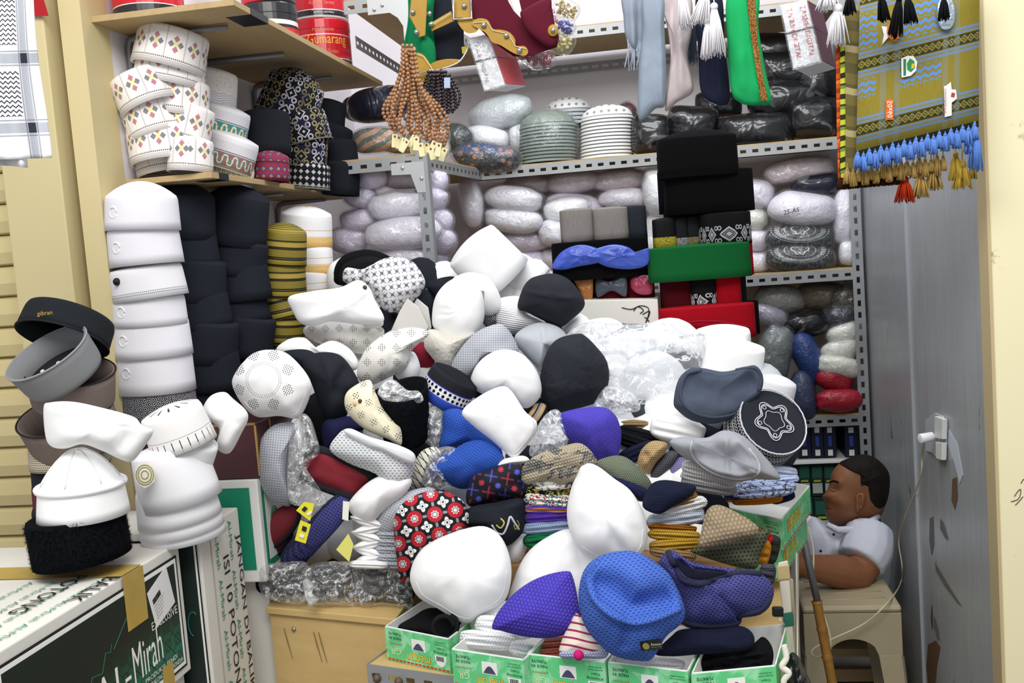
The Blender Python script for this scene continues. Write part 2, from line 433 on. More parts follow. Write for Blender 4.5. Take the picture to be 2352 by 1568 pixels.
b = MB(); b.box(-1.35, .75, 4.03, 4.1, 0, 3.2); struct('wall_back', b, WHITEW)
b = MB(); b.box(-1.31, -1.266, 2.16, 4.03, 0, 3.2); struct('wall_left', b, WHITEW)
b = MB(); b.box(.648, .69, 2.23, 4.03, 0, 3.2); WALLR = struct('wall_right', b, PANEL)
b = MB(); b.box(.64, .648, 2.93, 2.945, 0, 3.2); b.build('panel_joint_strip', plain('B9BDC2', .4, .3), WALLR)
b = MB(); b.box(.645, 1.5, 2.19, 2.25, 0, 3.2); wp = struct('wall_right_pillar', b, CREAMR, bevel=.004)
b = MB(); b.box(.639, .645, 2.187, 2.25, 0, 3.2); b.build('corner_strip', plain('C2AF86', .5), wp)
# pencil scribble on the pillar
b = MB()
for pts in ([(2330, 1140), (2338, 1128), (2345, 1124), (2340, 1145), (2322, 1152)], [(2332, 1160), (2340, 1152), (2350, 1140)], [(2345, 1110), (2352, 1100), (2358, 1112)]):
    b.tube(line3([(x, y, 2.189) for x, y in pts], 10), .0008, 4)
b.build('pencil_scribble', plain('3A3630', .8), wp)
b = MB(); b.box(-1.478, -1.335, 2.06, 2.13, 0, 3.2); struct('wall_left_pillar', b, CREAM, bevel=.003)
b = MB(); b.box(-1.335, -1.315, 2.13, 2.2, 0, 3.2); struct('trim_1', b, plain('8C7F5A', .5))
b = MB(); b.box(-1.315, -1.262, 2.09, 2.2, 0, 3.2); struct('trim_2', b, plain('CFC092', .5))
# roller shutter of the neighbouring shop, slat by slat
sh = thing('door_1', 'cream roller shutter of ribbed slats', None); sh['kind'] = 'structure'; del sh['label']
prof = [(0, 0), (.012, .004), (.018, .03), (.012, .06), (.002, .068), (-.004, .0715)]
sv = [(-2.6, -a, z) for a, z in prof]+[(-1.44, -a, z) for a, z in prof]; sf = [(i, i+6, i+7, i+1) for i in range(5)]
sme = mesh(sv, sf, None, False); sme.materials.append(plain('CBBB8B', .45))
for i in range(33):
    o = link('slat', sme, None, sh); o.location = (0, 2.135, .05+i*.072)
    o.modifiers.new('s', 'SOLIDIFY').thickness = .0015
b = MB(); b.box(-2.6, -1.44, 2.16, 2.17, 0, 2.5); b.build('backing', plain('B3A67C', .6), sh)

# ---------------------------------------------------------------- wall shelves
def bracket(parent, y, z, L, drop):
    b = MB(); x0 = -1.262
    b.tube([(x0+.006, y, z-drop), (x0+.006, y, z-.03), (x0+.012, y, z-.014), (x0+.03, y, z-.009), (x0+L, y, z-.009)], [.005, .0085, .0095, .009, .006], 8)
    b.build('bracket', DSTEEL, parent, True)
def wshelf(z, x1, y0, y1, label, brs, L, tapes):
    t = thing('wooden_wall_shelf', label, 'shelf')
    b = MB(); b.box(-1.262, x1, y0, y1, z-.014, z); b.build('board', PLY, t, bevel=.001)
    for y in brs: bracket(t, y, z-.014, L, .27)
    for y, w_ in tapes:
        b = MB(); b.box(x1-.06, x1+.0012, y, y+w_, z-.0152, z+.001); b.build('black_tape', TAPE, t)
    return t
wshelf(2.104, -.92, 2.13, 3.28, 'plywood wall shelf carrying the red tins', (2.27, 2.62, 3.0), .26, ((2.22, .1),))
wshelf(1.742, -1.045, 2.2, 3.28, 'plywood wall shelf carrying stacks of patterned caps', (2.75, 3.1), .17, ((2.24, .05),))

# ---------------------------------------------------------------- slotted angle rack
def slotted(b, p0, p1, up, wd, pitch=.04, sl=.02, sh_=.011, flange=None):
    p0, p1, up = Vector(p0), Vector(p1), Vector(up).normalized(); d = p1-p0; L = d.length; d.normalize(); n = max(1, int(L/pitch)); pt = L/n
    q = lambda s, t: p0+d*s+up*t
    a, c = wd*.5-sh_*.5, wd*.5+sh_*.5
    b.add([q(0, 0), q(L, 0), q(L, a), q(0, a)], [(0, 1, 2, 3)]); b.add([q(0, c), q(L, c), q(L, wd), q(0, wd)], [(0, 1, 2, 3)])
    for i in range(n):
        s0 = i*pt; g = (pt-sl)*.5
        b.add([q(s0, a), q(s0+g, a), q(s0+g, c), q(s0, c)], [(0, 1, 2, 3)]); b.add([q(s0+g+sl, a), q(s0+pt, a), q(s0+pt, c), q(s0+g+sl, c)], [(0, 1, 2, 3)])
    if flange is not None:
        fv = Vector(flange); b.add([q(0, wd), q(L, wd), q(L, wd)+fv, q(0, wd)+fv], [(0, 1, 2, 3)])
rk = thing('slotted_steel_rack', 'grey slotted steel angle rack around the back corner, shelves packed with bagged caps', 'rack')
XR, YF, YB = .605, 3.55, 4.0
AX, AY = -.728, 2.88
def beam(p0, p1, wd=.036, up=(0, 0, 1), fl=None, name='beam', **k):
    b = MB(); slotted(b, p0, p1, up, wd, flange=fl, **k); b.build(name, STEEL, rk, solid=.002)
for z in (2.25, 1.79, 1.345, .84):
    xl = -.905 if z > 2 else -1.0
    beam((-.66 if z > 1 else -.6, YF, z-.018), (XR, YF, z-.018), fl=(0, .03, 0))
    if z > 1:
        beam((AX, AY, z-.018), (-.66, YF, z-.018), fl=(-.03, 0, 0)); beam((-.905 if z > 2 else -1.0, AY, z-.018), (AX, AY, z-.018), fl=(0, .03, 0))
    b = MB(); b.box(xl, XR, YF+.003, YB, z+.012, z+.024)
    if z > 1: b.hexa([Vector(v) for v in ((xl, AY+.004, z+.012), (AX-.004, AY+.004, z+.012), (-.664, YF, z+.012), (xl, YF, z+.012), (xl, AY+.004, z+.024), (AX-.004, AY+.004, z+.024), (-.664, YF, z+.024), (xl, YF, z+.024))])
    b.build('shelf_board', PLY, rk)
beam((-1.0, YB, 2.19), (XR, YB, 2.19), sl=.026, name='rear_beam'); beam((-.9, 2.95, 2.15), (-.9, 3.95, 2.15), name='side_beam')
for p, w_ in (((AX, AY), .034), ((XR-.005, YF), .036)):
    b = MB(); x, y = p
    slotted(b, (x+.0, y-.001, .02), (x, y-.001, 2.75), (1, 0, 0), w_, flange=(0, .034, 0)); b.build('post', STEEL, rk, solid=.002)
b = MB(); x = AX-.005
b.prism([(x-.1, AY-.003, 2.268), (x+.03, AY-.003, 2.268), (x+.03, AY-.003, 2.1), (x+.002, AY-.003, 2.1), (x+.002, AY-.003, 2.18), (x-.012, AY-.003, 2.205), (x-.035, AY-.003, 2.222), (x-.1, AY-.003, 2.222)], (0, -.0015, 0)); b.build('gusset_plate', plain('B9BBBC', .4, .3), rk)
b = MB(); b.prism([(x-.07, AY-.003, 1.79), (x+.03, AY-.003, 1.79), (x+.03, AY-.003, 1.70), (x+.004, AY-.003, 1.70), (x-.012, AY-.003, 1.755), (x-.07, AY-.003, 1.757)], (0, -.0015, 0)); b.build('gusset_plate', plain('B9BBBC', .4, .3), rk)
for q in ((-.06, 2.245), (-.085, 2.235), (.012, 2.16), (.015, 1.74), (-.04, 1.775)):
    b = MB(); b.sphere((AX+q[0], AY-.005, q[1]), .006); b.build('bolt', plain('C9CBCC', .3, .8), rk, True)

# ---------------------------------------------------------------- tins on the upper shelf
def tin(px, py, Y, R, h, label, matname, stack=1, words=True, z0=2.105):
    c0 = at(px, py, Y)
    for k in range(stack):
        t = thing('metal_tin', label[k], 'tin', None)
        c = Vector((c0.x, c0.y, z0+k*(h+.002)))
        def m(N=40):
            v, f, u = [], [], []; rows = [(0, R*.985), (.004, R), (h-.03, R), (h-.028, R*1.015), (h-.003, R*1.015), (h, R)]
            for z, r in rows:
                for i in range(N+1): a = -PI+2*PI*i/N; v.append(c+Vector((math.sin(a)*r, -math.cos(a)*r, z))); u.append((a*R, z))
            for j in range(5):
                for i in range(N): f.append((j*(N+1)+i, j*(N+1)+i+1, (j+1)*(N+1)+i+1, (j+1)*(N+1)+i))
            f.append(tuple(5*(N+1)+i for i in range(N))); f.append(tuple(range(N-1, -1, -1)))
            return mesh(v, f, u)
        link('body', m(), MATS[matname], t)
        if words:
            def put_text(s, a0, a1, za, zb, mat, sh=0):
                o = text(t, s, (a0, 0, za), (a1-a0, 0, 0), (0, 0, zb-za), mat, off=0, shear=sh)
                for v in o.data.vertices:
                    a = v.co.x; v.co = c+Vector((math.sin(a)*(R+.0008), -math.cos(a)*(R+.0008), v.co.z))
            put_text('Gumarang', -.15, 1.25, h*.40, h*.68, plain('E8B944', .35))
            put_text('"', -.28, -.2, h*.62, h*.68, plain('E8B944', .35))
            put_text('Peci Nasional', .05, .8, h*.73, h*.82, plain('D98F6A', .4), .3); put_text('Kualitas Teratas', .02, .9, h*.27, h*.35, plain('D98F6A', .4), .3)
            put_text('Jl. Tanah Abang Blok F', .1, 1.0, h*.135, h*.175, WHITE); put_text('JAKARTA - INDONESIA', .15, .85, h*.08, h*.12, WHITE)
def tinm():
    u, v = uv(); c = mixc((v > .024), lin('26262B'), lin('C41A2B')); c = mixc((v > .0225)*(v < .0245), c, lin('EEE8E6')); c = mixc((v < .006), c, lin('C9C9C9')); c = mixc((v > .093)*(v < .096), c, lin('F0C9C9'))
    return dict(col=c, rough=.25, spec=.5)
mk('tin_red', tinm)
def tinb():
    u, v = uv(); c = mixc(u > .015, lin('C41A2B'), lin('2A2629')); c = mixc((v > .045)*(v < .062)*(u > -.05), c, lin('C8303A')); c = mixc((v > .07)*(v < .082), c, lin('E9E6E2')); c = mixc((v > .09), c, lin('26262B'))
    d = sq((u-.035)*(u-.035)+(v-.022)*(v-.022)*1.4); c = mixc((d < .016), c, lin('EDEBEB')); e = sq((u-.022)*(u-.022)+(v-.04)*(v-.04)); c = mixc((e < .008), c, lin('EDEBEB'))
    return dict(col=c, rough=.25, spec=.5)
mk('tin_black', tinb)
tin(737, 80, 3.02, .089, .142, ['red tin with gold lettering, lower one of two by the shelf end', 'red tin stacked on top of the gold-lettered tin'], 'tin_red', 2)
tin(622, 60, 2.72, .075, .13, ['red and black tin with white figure, lower one of its stack', 'red and black tin on top of its like'], 'tin_black', 2, False)
tin(340, 0, 2.235, .08, .12, ['red tin with black band at the near end of the upper shelf'], 'tin_red', 1, False)

# ---------------------------------------------------------------- cartons at lower left
def carton(name, label, x0, x1, y0, y1, z0, z1, mat):
    t = thing(name, label, 'box'); b = MB(); b.box(x0, x1, y0, y1, z0, z1); b.build('body', mat, t, bevel=.003); return t
def cardw():
    n = nz(None, 5, 3); x, y, z = obj_xyz(); return dict(col=mixc(n, lin('CFCBC0'), lin('EAE7E0')), rough=.7, bump=ab(sin(y*700)), bs=.03)
CARDW = mk('white_carton', cardw)
INK = plain('22201F', .7); INKG = plain('2E8C6E', .7); INKW = plain('EFEFEA', .6); DGREEN = plain('1F2B27', .5); TAPEB = mk('brown_tape', lambda: dict(col=mixc(nz(None, 30, 2), lin('A98C3E'), lin('C0A356')), rough=.25, spec=.5))
XC = -1.022
c1 = carton('shipping_carton', 'white carton with dark green Al-Mirah panel under the black fur hat', -1.52, XC, 1.25, 1.835, .705, .97, CARDW)
def fx(y, z, o=.0016): return Vector((XC+o, y, z))
def rect(y0, y1, z0, z1, o=.0016): return [fx(y0, z0, o), fx(y1, z0, o), fx(y1, z1, o), fx(y0, z1, o)]
patch(c1, rect(1.27, 1.817, .722, .95), INK, 'printed_border', .0002); patch(c1, rect(1.275, 1.812, .727, .945), INKW, 'printed_border', .0006); 
def almir():
    x, y, z = obj_xyz(); a = y*26; bb = z*26; q = ab(frac(a)-.5); r = ab(frac(bb)-.5); d = sq(q*q+r*r)
    k = mx((ab(q-r) < .035), mx((d > .22)*(d < .26), (d < .34)*(d > .30))); fade = sstep(.86, .76, z)*sstep(1.45, 1.7, y)
    return dict(col=mixc(fade, lin('1D2622'), mixc(k, lin('1F6B55'), lin('12241F'))), rough=.45)
patch(c1, rect(1.283, 1.804, .735, .937), mk('mirah_print', almir), 'printed_panel', .001)
Vz = Vector((0, 0, 1)); Vy = Vector((0, 1, 0))
text(c1, 'Mirah', fx(1.625, .765), Vy*.105+Vz*.008, Vz*.07, INKW, off=.0018)
text(c1, 'Al', fx(1.5, .748), Vy*.075, Vz*.075, INKW, off=.0018); text(c1, '-', fx(1.595, .783), Vy*.02, Vz*.007, INKW, off=.0018)
text(c1, 'EXCLUSIVE', fx(1.7, .838), Vy*.098, Vz*.016, INKW, off=.0018)
text(c1, 'PRODUKSI: FENDI', fx(1.66, .752), Vy*.12, Vz*.009, INKW, off=.0018); text(c1, 'PEKALONGAN - INDONESIA', fx(1.67, .738), Vy*.13, Vz*.009, INKW, off=.0018)
b = MB(); sk = [(1.45, .79), (1.47, .83), (1.475, .80), (1.5, .835), (1.53, .83), (1.545, .86), (1.56, .855), (1.565, .868), (1.57, .856), (1.62, .895), (1.66, .89), (1.675, .9), (1.68, .915), (1.685, .9), (1.71, .895), (1.73, .905)]
b.tube([fx(y, z, .0032) for y, z in sk], .0006, 4); b.build('printed_skyline', INKG, c1)
lb = [fx(1.695, .913, .0035), fx(1.772, .942, .0035), fx(1.792, .862, .0035), fx(1.715, .838, .0035)]
patch(c1, lb, plain('E9E8E6', .5), 'address_label', .0002)
lu = lb[1]-lb[0]; lv = lb[3]-lb[0]
for i in range(14):
    O = lb[0]+lu*(.12+.028*i)+lv*.28; patch(c1, [O, O+lu*random.choice((.008, .014, .018)), O+lu*.012+lv*.14, O+lv*.14], INK, 'barcode_bar', .0012)
for i in range(5): text(c1, 'Kepada: Toko Peci No. %d' % (12+i), lb[0]+lu*.12+lv*(.52+.085*i), lu*(.5-.05*i), -lv*.05, INK, off=.0014)
def ctop(x, y): return Vector((x, y, .9715))
patch(c1, [ctop(-1.5, 1.62), ctop(XC+.001, 1.62), ctop(XC+.001, 1.69), ctop(-1.5, 1.69)], TAPEB, 'packing_tape', .0003)
patch(c1, rect(1.62, 1.69, .868, .971), TAPEB, 'packing_tape', .0022); patch(c1, rect(1.5, 1.57, .72, .79), TAPEB, 'packing_tape', .0022); patch(c1, rect(1.72, 1.76, .71, .755), TAPEB, 'packing_tape', .0022)
text(c1, 'BALIK', ctop(-1.05, 1.62), -Vy*.13, Vector((.03, 0, 0)), INK); text(c1, 'POTONG', ctop(-1.12, 1.63), -Vy*.19, Vector((.03, 0, 0)), INK)
for i in range(4): text(c1, 'Al-Mirah Al-Mirah Al-Mirah', ctop(-1.2+.045*i+.01, 1.6), -Vy*.3, Vector((.012, 0, 0)), INKG)
c2 = carton('shipping_carton', 'white carton printed JANGAN DI BALIK standing behind the green panelled one', -1.35, -.99, 1.862, 2.05, .52, .985, CARDW)
b = [(-1.3, 1.862, .53), (-.997, 1.862, .53), (-.997, 1.862, .968), (-1.3, 1.862, .968)]
patch(c2, [Vector(v) for v in b], INK, 'printed_border', .0004); patch(c2, [Vector(v)+Vector((-.003, 0, -.005)) for v in b], INKW, 'printed_border', .0012); patch(c2, [Vector(v)+Vector((-.007, 0, -.012)) for v in b], DGREEN, 'printed_panel', .002)
b = MB(); b.tube([(-1.02+.012*math.cos(a*.3), 1.8585, .79+.026*math.sin(a*.3)) for a in range(3, 16)], .0009, 4); b.build('printed_crescent', INKG, c2)
def gx(y, z): return Vector((-.9895, y, z))
text(c2, 'JANGAN DI BALIK', gx(2.018, .93), -Vz*.36, Vy*.026, INK); text(c2, 'ISI 10 POTONG', gx(1.955, .9), -Vz*.32, Vy*.026, INK)
for k, y in enumerate((1.99, 1.925)): text(c2, 'Al-Mirah   Al-Mirah   Al-Mirah   Al-Mirah', gx(y, .97), -Vz*.42, Vy*.016, INKG)
patch(c2, [gx(1.905, .5), gx(1.909, .5), gx(1.909, .985), gx(1.905, .985)], plain('B8B4A8', .7), 'flap_edge', .0002)
c3 = carton('shipping_carton', 'plain carton at the bottom of the carton stack', -1.5, XC-.02, 1.3, 1.84, .2, .703, CARDW)
carton('shipping_carton', 'low carton standing on the floor under the cartons', -1.5, -1.0, 1.3, 2.05, .0, .198, CARDW)
carton('shipping_carton', 'carton carrying the JANGAN DI BALIK carton', -1.36, -1.0, 1.86, 2.05, .2, .518, CARDW)
# maroon and green gift boxes behind
def marb(): return dict(col=mixc(nz(None, 20, 3), lin('3E2226'), lin('553036')), rough=.35, spec=.4)
c4 = carton('gift_box', 'dark maroon box with gold edges below the dotted white cap', -1.25, -.95, 2.09, 2.85, 1.04, 1.165, mk('maroon_card', marb))
for x, y in ((-.949, 2.09), (-.949, 2.17)):
    b = MB(); b.box(x-.002, x+.0012, y-.001, y+.004, 1.045, 1.16); b.build('gold_edge', plain('B08C4C', .4), c4)
b = MB(); b.box(-1.25, -.949, 2.0885, 2.0935, 1.161, 1.1665); b.build('gold_edge', plain('8C6A44', .4), c4)
c5 = carton('gift_box', 'white and green printed box under the maroon box', -1.25, -.955, 2.085, 2.85, .80, 1.038, plain('ECEBE6', .5))
patch(c5, [Vector(v) for v in ((-1.1, 2.084, .83), (-.975, 2.084, .83), (-.975, 2.084, 1.02), (-1.1, 2.084, 1.02))], plain('1E8A69', .5), 'printed_panel', .0004)
patch(c5, [Vector(v) for v in ((-.9545, 2.1, .83), (-.9545, 2.35, .83), (-.9545, 2.35, 1.02), (-.9545, 2.1, 1.02))], plain('1E8A69', .5), 'printed_panel', .0004)
patch(c5, [Vector(v) for v in ((-.954, 2.112, .845), (-.954, 2.34, .845), (-.954, 2.34, 1.007), (-.954, 2.112, 1.007))], plain('E4E8DF', .5), 'printed_panel', .001)
b = MB()
for r in (.012, .017, .022): b.tube([(-.9515, 2.155+r*math.cos(a*.35), .93+r*1.3*math.sin(a*.35)) for a in range(19)], .001, 4)
b.build('printed_crest', INKG, c5)
carton('gift_box', 'white box supporting the printed green and white box', -1.25, -.97, 2.12, 2.85, 0, .798, CARDW)

# ---------------------------------------------------------------- wooden chest and steel table
ch = thing('plywood_chest', 'varnished plywood chest front below the bagged belts', 'chest')
A_, B_ = Vector((-.962, 2.10, 0)), Vector((-.636, 2.014, 0)); d_ = (B_-A_); bk = Vector((0, .62, 0))
b = MB(); b.obox(A_, d_, bk, (0, 0, .722)); b.build('body', PANELW, ch)
b = MB(); b.obox(A_+Vector((-.006, -.006, .7225)), d_*1.02, bk, (0, 0, .016)); b.build('lid', PANELW, ch, bevel=.002)
for q in (.12,):
    b = MB(); b.sphere(A_+d_*q*1.6+Vector((0, -.0005, .69)), .006); b.build('screw', plain('A9A59A', .3, .8), ch, True)
for q in (.1, .34, .38):
    b = MB(); p = A_+d_*q+Vector((.004, -.004, .69)); b.tube([p, p+Vector((.006, -.001, -.03)), p+Vector((.015, -.003, -.07))], [.0008, .0012, .0005], 5); b.build('tape_shred', plain('7A6A45', .4), ch)
tb = thing('steel_display_table', 'grey slotted steel display table carrying the heap of caps', 'table')
Q = [Vector((-.665, 1.885, 0)), Vector((.165, 1.628, 0)), Vector((.27, 2.8, 0)), Vector((-.4, 2.8, 0))]
b = MB(); b.hexa([q+Vector((0, 0, .675)) for q in Q]+[q+Vector((0, 0, .688)) for q in Q]); b.build('table_top', PANELW, tb)
for i in range(4):
    p, q = Q[i]+Vector((0, 0, .647)), Q[(i+1) % 4]+Vector((0, 0, .647)); b = MB(); slotted(b, p, q, (0, 0, 1), .045); b.build('beam', STEEL, tb, solid=.002)
    b = MB(); pz = Q[i]*.985+Vector((0, .03, 0)); b.box(pz.x-.018, pz.x+.018, pz.y-.018, pz.y+.018, 0, .63); b.build('leg', STEEL, tb)
for s_ in (.03, .09, .3, .62):
    p = Q[0].lerp(Q[1], s_)+Vector((-.002, -.004, .666)); b = MB(); b.sphere(p, .009); b.build('bolt', plain('6B5A48', .6, .4), tb, True)
# hidden stepped supports inside the heap
KRAFT = mk('kraft_card', lambda: dict(col=mixc(nz(None, 8, 3), lin('8A6A45'), lin('A5835A')), rough=.8))
for (x0, x1, y0, y1, z0, z1), lab in (((-.44, .09, 2.03, 2.26, .689, .845), 'kraft carton under the folded knits'), ((-.42, -.02, 2.3, 2.42, .689, .86), 'kraft carton inside the heap, lowest step'), ((-.52, -.02, 2.43, 2.64, .689, .95), 'kraft carton inside the heap, middle step'),
        ((-.45, .05, 2.69, 2.79, .689, 1.08), 'kraft carton inside the heap, top step'), ((-.92, -.63, 2.42, 2.7, .74, .93), 'kraft carton standing on the plywood chest')):
    carton('support_carton', lab, x0, x1, y0, y1, z0, z1, KRAFT)

# ---------------------------------------------------------------- green knitted-cap boxes
GRN = mk('green_box_print', lambda: dict(col=mixc(sstep(.45, .62, nz(None, 26, 3, .6, 1.0)), lin('63CE86'), lin('9BE3B0')), rough=.4, spec=.4))
BOXW = plain('F1F2EE', .6); YEL = plain('F4D21C', .5); RED = plain('D23A2A', .5)
def gbox(label, FL, FR, dep, h, flip=True, side=None, qr=False, logo='mercan', z=0):
    t = thing('knit_cap_box', label, 'box'); FL, FR, dep = Vector(FL), Vector(FR), Vector(dep); u = FR-FL; zz = Vector((0, 0, h)); L = u.length; un = u.normalized(); dn = dep.normalized(); w_ = .0025
    b = MB(); b.obox(FL, u, dep, (0, 0, w_)); b.build('base', BOXW, t)
    for O, a, c in ((FL, u, dn*w_), (FL+dep-dn*w_, u, dn*w_), (FL, dep, un*w_), (FR-un*w_, dep, un*w_)):
        b = MB(); b.obox(O, a, c, zz); b.build('side', BOXW, t, bevel=.0006)
    nf = -dn; 
    def fp(a, c): return FL+u*a+zz*c+nf*.0004
    patch(t, [fp(0, 0), fp(1, 0), fp(1, .97), fp(0, .97)], GRN, 'green_print', .0002, n=nf)
    sn = un
    patch(t, [FR+sn*.0004, FR+dep+sn*.0004, FR+dep+zz*.97+sn*.0004, FR+zz*.97+sn*.0004], GRN, 'green_print', .0002, n=sn)
    patch(t, [FL-sn*.0004, FL+dep-sn*.0004, FL+dep+zz*.97-sn*.0004, FL+zz*.97-sn*.0004], GRN, 'green_print', .0002, n=-sn)
    def ft(s, a0, a1, c0, c1, m, off=.0016, n2=nf):
        O = fp(a1, c1) if flip else fp(a0, c0); k = -1 if flip else 1
        text(t, s, O, u*(a1-a0)*k, zz*(c1-c0)*k, m, off=off, nrm=n2)
    ft(logo, .33, .70, .14, .36, RED, .0013); ft(logo, .335, .695, .16, .35, YEL, .0017)
    for i in range(16):
        a = .02+i*.061; patch(t, [fp(a, .03), fp(a+.045, .03), fp(a+.045, .075), fp(a, .075)], RED, 'red_dash', .0008, n=nf)
    ft('Knitting', .76, .96, .50, .58, INK); ft('Caps', .82, .93, .62, .69, INK); ft('bonnets tricotes', .78, .96, .74, .78, INK); ft('strickmutze', .79, .95, .81, .85, INK)
    ft('MADE IN', .06, .26, .66, .74, INK); ft('TURKIYE', .06, .26, .79, .87, INK); ft('perfetto', .06, .26, .5, .57, RED); ft('GR', .08, .24, .22, .42, plain('DCE8B0', .5))
    patch(t, [fp(.42, .45), fp(.63, .45), fp(.63, .78), fp(.42, .78)], BOXW, 'printed_picture', .0008, n=nf)
    arc = [fp(.44+.17*i/8, .48+.2*math.sin(PI*i/8)) for i in range(9)]; patch(t, arc, plain('4A4C63', .6), 'printed_cap', .0015, n=nf)
    bc = [fp(.86-.09*math.cos(PI*i/8), .45-.32*math.sin(PI*i/8)) for i in range(9)]; patch(t, bc, BOXW, 'barcode_field', .0008, n=nf)
    for i in range(9): a = .80+.013*i; patch(t, [fp(a, .3), fp(a+.006, .3), fp(a+.006, .43), fp(a, .43)], INK, 'barcode_bar', .0016, n=nf)
    if side:
        def sp(a, c): return FR+dep*a+zz*c+sn*.0004
        text(t, logo, sp(.6, .8), -dep*.45, -zz*.45, RED, off=.0013, nrm=sn); text(t, logo, sp(.59, .78), -dep*.43, -zz*.41, YEL, off=.0017, nrm=sn)
        for i in range(14): a = .02+i*.07; patch(t, [sp(a, .03), sp(a+.045, .03), sp(a+.045, .08), sp(a, .08)], RED, 'red_dash', .0008, n=sn)
    return t
zt = .689
def fz(px, py, z=.76, zb=zt): p = atz(px, py, z); return Vector((p.x, p.y, zb))
gbox('open green cap box holding a rolled black cap', fz(884, 1437), fz(1030, 1466), (.06, .2, 0), .071)
gbox('open green cap box heaped with white knitted caps', fz(1037, 1489), fz(1203, 1514), (.055, .19, 0), .071)
gbox('open green cap box holding salmon caps and the striped beanie', fz(1210, 1500), fz(1390, 1519), (.05, .19, 0), .071)
gbox('open green cap box below the bright blue mesh cap', fz(1396, 1519), fz(1580, 1540), (.045, .19, 0), .071)
gbox('open green cap box holding crumpled black cloth', fz(1588, 1545), fz(1782, 1527), (.04, .19, 0), .071, side=True)
g1 = [atz(1612, 1152, .865), atz(1795, 1192, .865)]
gbox('torn green cap box on top, filled with folded knits', (g1[0].x, g1[0].y, .795), (g1[1].x, g1[1].y, .795), (.1, .3, 0), .07, side=True)
gbox('closed green cap box underneath the torn one', (g1[0].x-.01, g1[0].y-.005, .722), (g1[1].x-.012, g1[1].y+.0, .722), (.1, .3, 0), .068, side=True)
# ================================================================ LEFT WALL: STACKED CAPS
def rv(deg): a = math.radians(deg); return (-math.sin(a), math.cos(a))
def capi(name, label, px, py, w, h, Y, mat, rot=4.3, tilt=5, group=None, cat='cap', **k):
    s = Y/F; return cap(name, label, cat, px, py, Y, w*s/2, h*s, mat, up=rv(rot), tilt=tilt, group=group, **k)
WC = fabric('ECEBEE', .15); WCAP = fabric('F4F4F4', .18); BC = fabric('22252D', .25); BV = fabric('0A0A0C', .1)
def lines_at(v, zs, w_):
    k = None
    for z in zs: q = ab(v-z) < w_; k = q if k is None else mx(k, q)
    return k
def diam():
    u, v = uv(); x = (frac(u/.046)-.5)*.046; y = v-.05; a = ab(x*1.15+y); b_ = ab(x*1.15-y); inn = (mx(a, b_) < .021)
    sg = ((x+y)*(x-y)) > 0; stp = frac(y/.003) < .75
    col = mixc(sg, lin('A8495C'), lin('42475F')); plus = mn(a, b_) < .0045; col = mixc(plus*(mx(a, b_) < .013), col, lin('E6DDA8')); col = mixc(plus*(mx(a, b_) > .013), col, lin('EAE6E2'))
    base = mixc(nz(None, 400, 2), lin('E2DDD9'), lin('F2EFEC')); col = mixc(inn*mx(stp, plus), base, col)
    sep = (ab(x) > .0215)*(v > .018)*((frac(v/.003) < .6)); col = mixc(sep*.7, col, lin('8B6C6A'))
    dots = (frac(u/.0045) < .55)*lines_at(v, (.016,), .0014); col = mixc(dots, col, lin('4A4048')); col = mixc(lines_at(v, (.003, .0105), .0006)*.5, col, lin('998A88'))
    d2 = (frac(u/.004) < .5)*lines_at(v, (.0065,), .0016); col = mixc(d2*.35, col, lin('B08A8A'))
    return dict(col=col, rough=.9, bump=nz(None, 600, 2), bs=.3, bd=.0015)
DIAM = mk('white_diamond_embroidery', diam)
g = 'white diamond-embroidered caps on the plywood shelf'; L = 'white cap embroidered with red and navy diamonds, in the leaning stack'
for i, (x, y, w_, h, r, Y) in enumerate([(393, 118, 170, 92, -12, 2.27), (392, 160, 166, 84, -8, 2.28), (334, 214, 150, 84, 24, 2.235), (404, 230, 158, 84, -5, 2.29), (352, 280, 140, 82, 20, 2.245), (420, 284, 142, 88, -14, 2.29), (372, 335, 160, 84, 10, 2.255), (438, 360, 108, 78, -3, 2.235), (372, 376, 128, 56, 12, 2.28)]):
    capi('embroidered_cap', L, x, y, w_, h, Y, DIAM, r, 2, g, taper=.97, ch=.01, spin=i*.7, top=fabric('E9E4DE', .2))
def scroll(c1, c2, name):
    def f():
        u, v = uv(); base = mixc(nz(None, 300, 2), lin('DEDBE0'), lin('EFECEE')); t = u/.03
        yy = v-.024; wv = sin(t*2*PI)*.011; d = ab(yy-wv*1.0+sin(yy*300)*.004*0); e = ab((frac(t*2)-.5)*.015)
        xx = (frac(u/.013)-.5)*.013; ev = frac(fl(u/.013)*.5) > .2; ys = yy*(ev*2-1); hb = .005; arc = ab(sq(xx*xx+(ys-hb)*(ys-hb))-.0065); ver = ab(ab(xx)-.0065); dd = mn(mx(arc, (ys < hb)*1), mx(ver, (ab(yy) > hb)*1)); k = dd < .0034; col = mixc(lines_at(v, (.024,), .017), base, lin(c2)); col = mixc(k, col, lin(c1)); k2 = dd < .0012; col = mixc(k2, col, lin('F0ECE0'))
        r = frac(v/.0035) < .5; col = mixc(r*(v > .046)*(v < .07)*(frac(u/.006) < .7)*.4, col, lin('7D7A9A')); col = mixc(lines_at(v, (.044, .005), .0012), col, lin('5C6A7E'))
        return dict(col=col, rough=.85, bump=nz(None, 600, 2), bs=.3, bd=.0015)
    return mk(name, f)
def wavy():
    u, v = uv(); base = mixc(nz(None, 300, 2), lin('E6E3DE'), lin('F4F2EE')); w_ = frac(v/.006+sin(u*220)*.35); k = (w_ < .25)*(v > .008)*(v < .034); col = mixc(k*.75, base, lin('7A7FB4')); d = vor(comb(u, v, 0), 150); col = mixc((d < .2)*(v > .038), col, lin('C9B66A'))
    return dict(col=col, rough=.85)
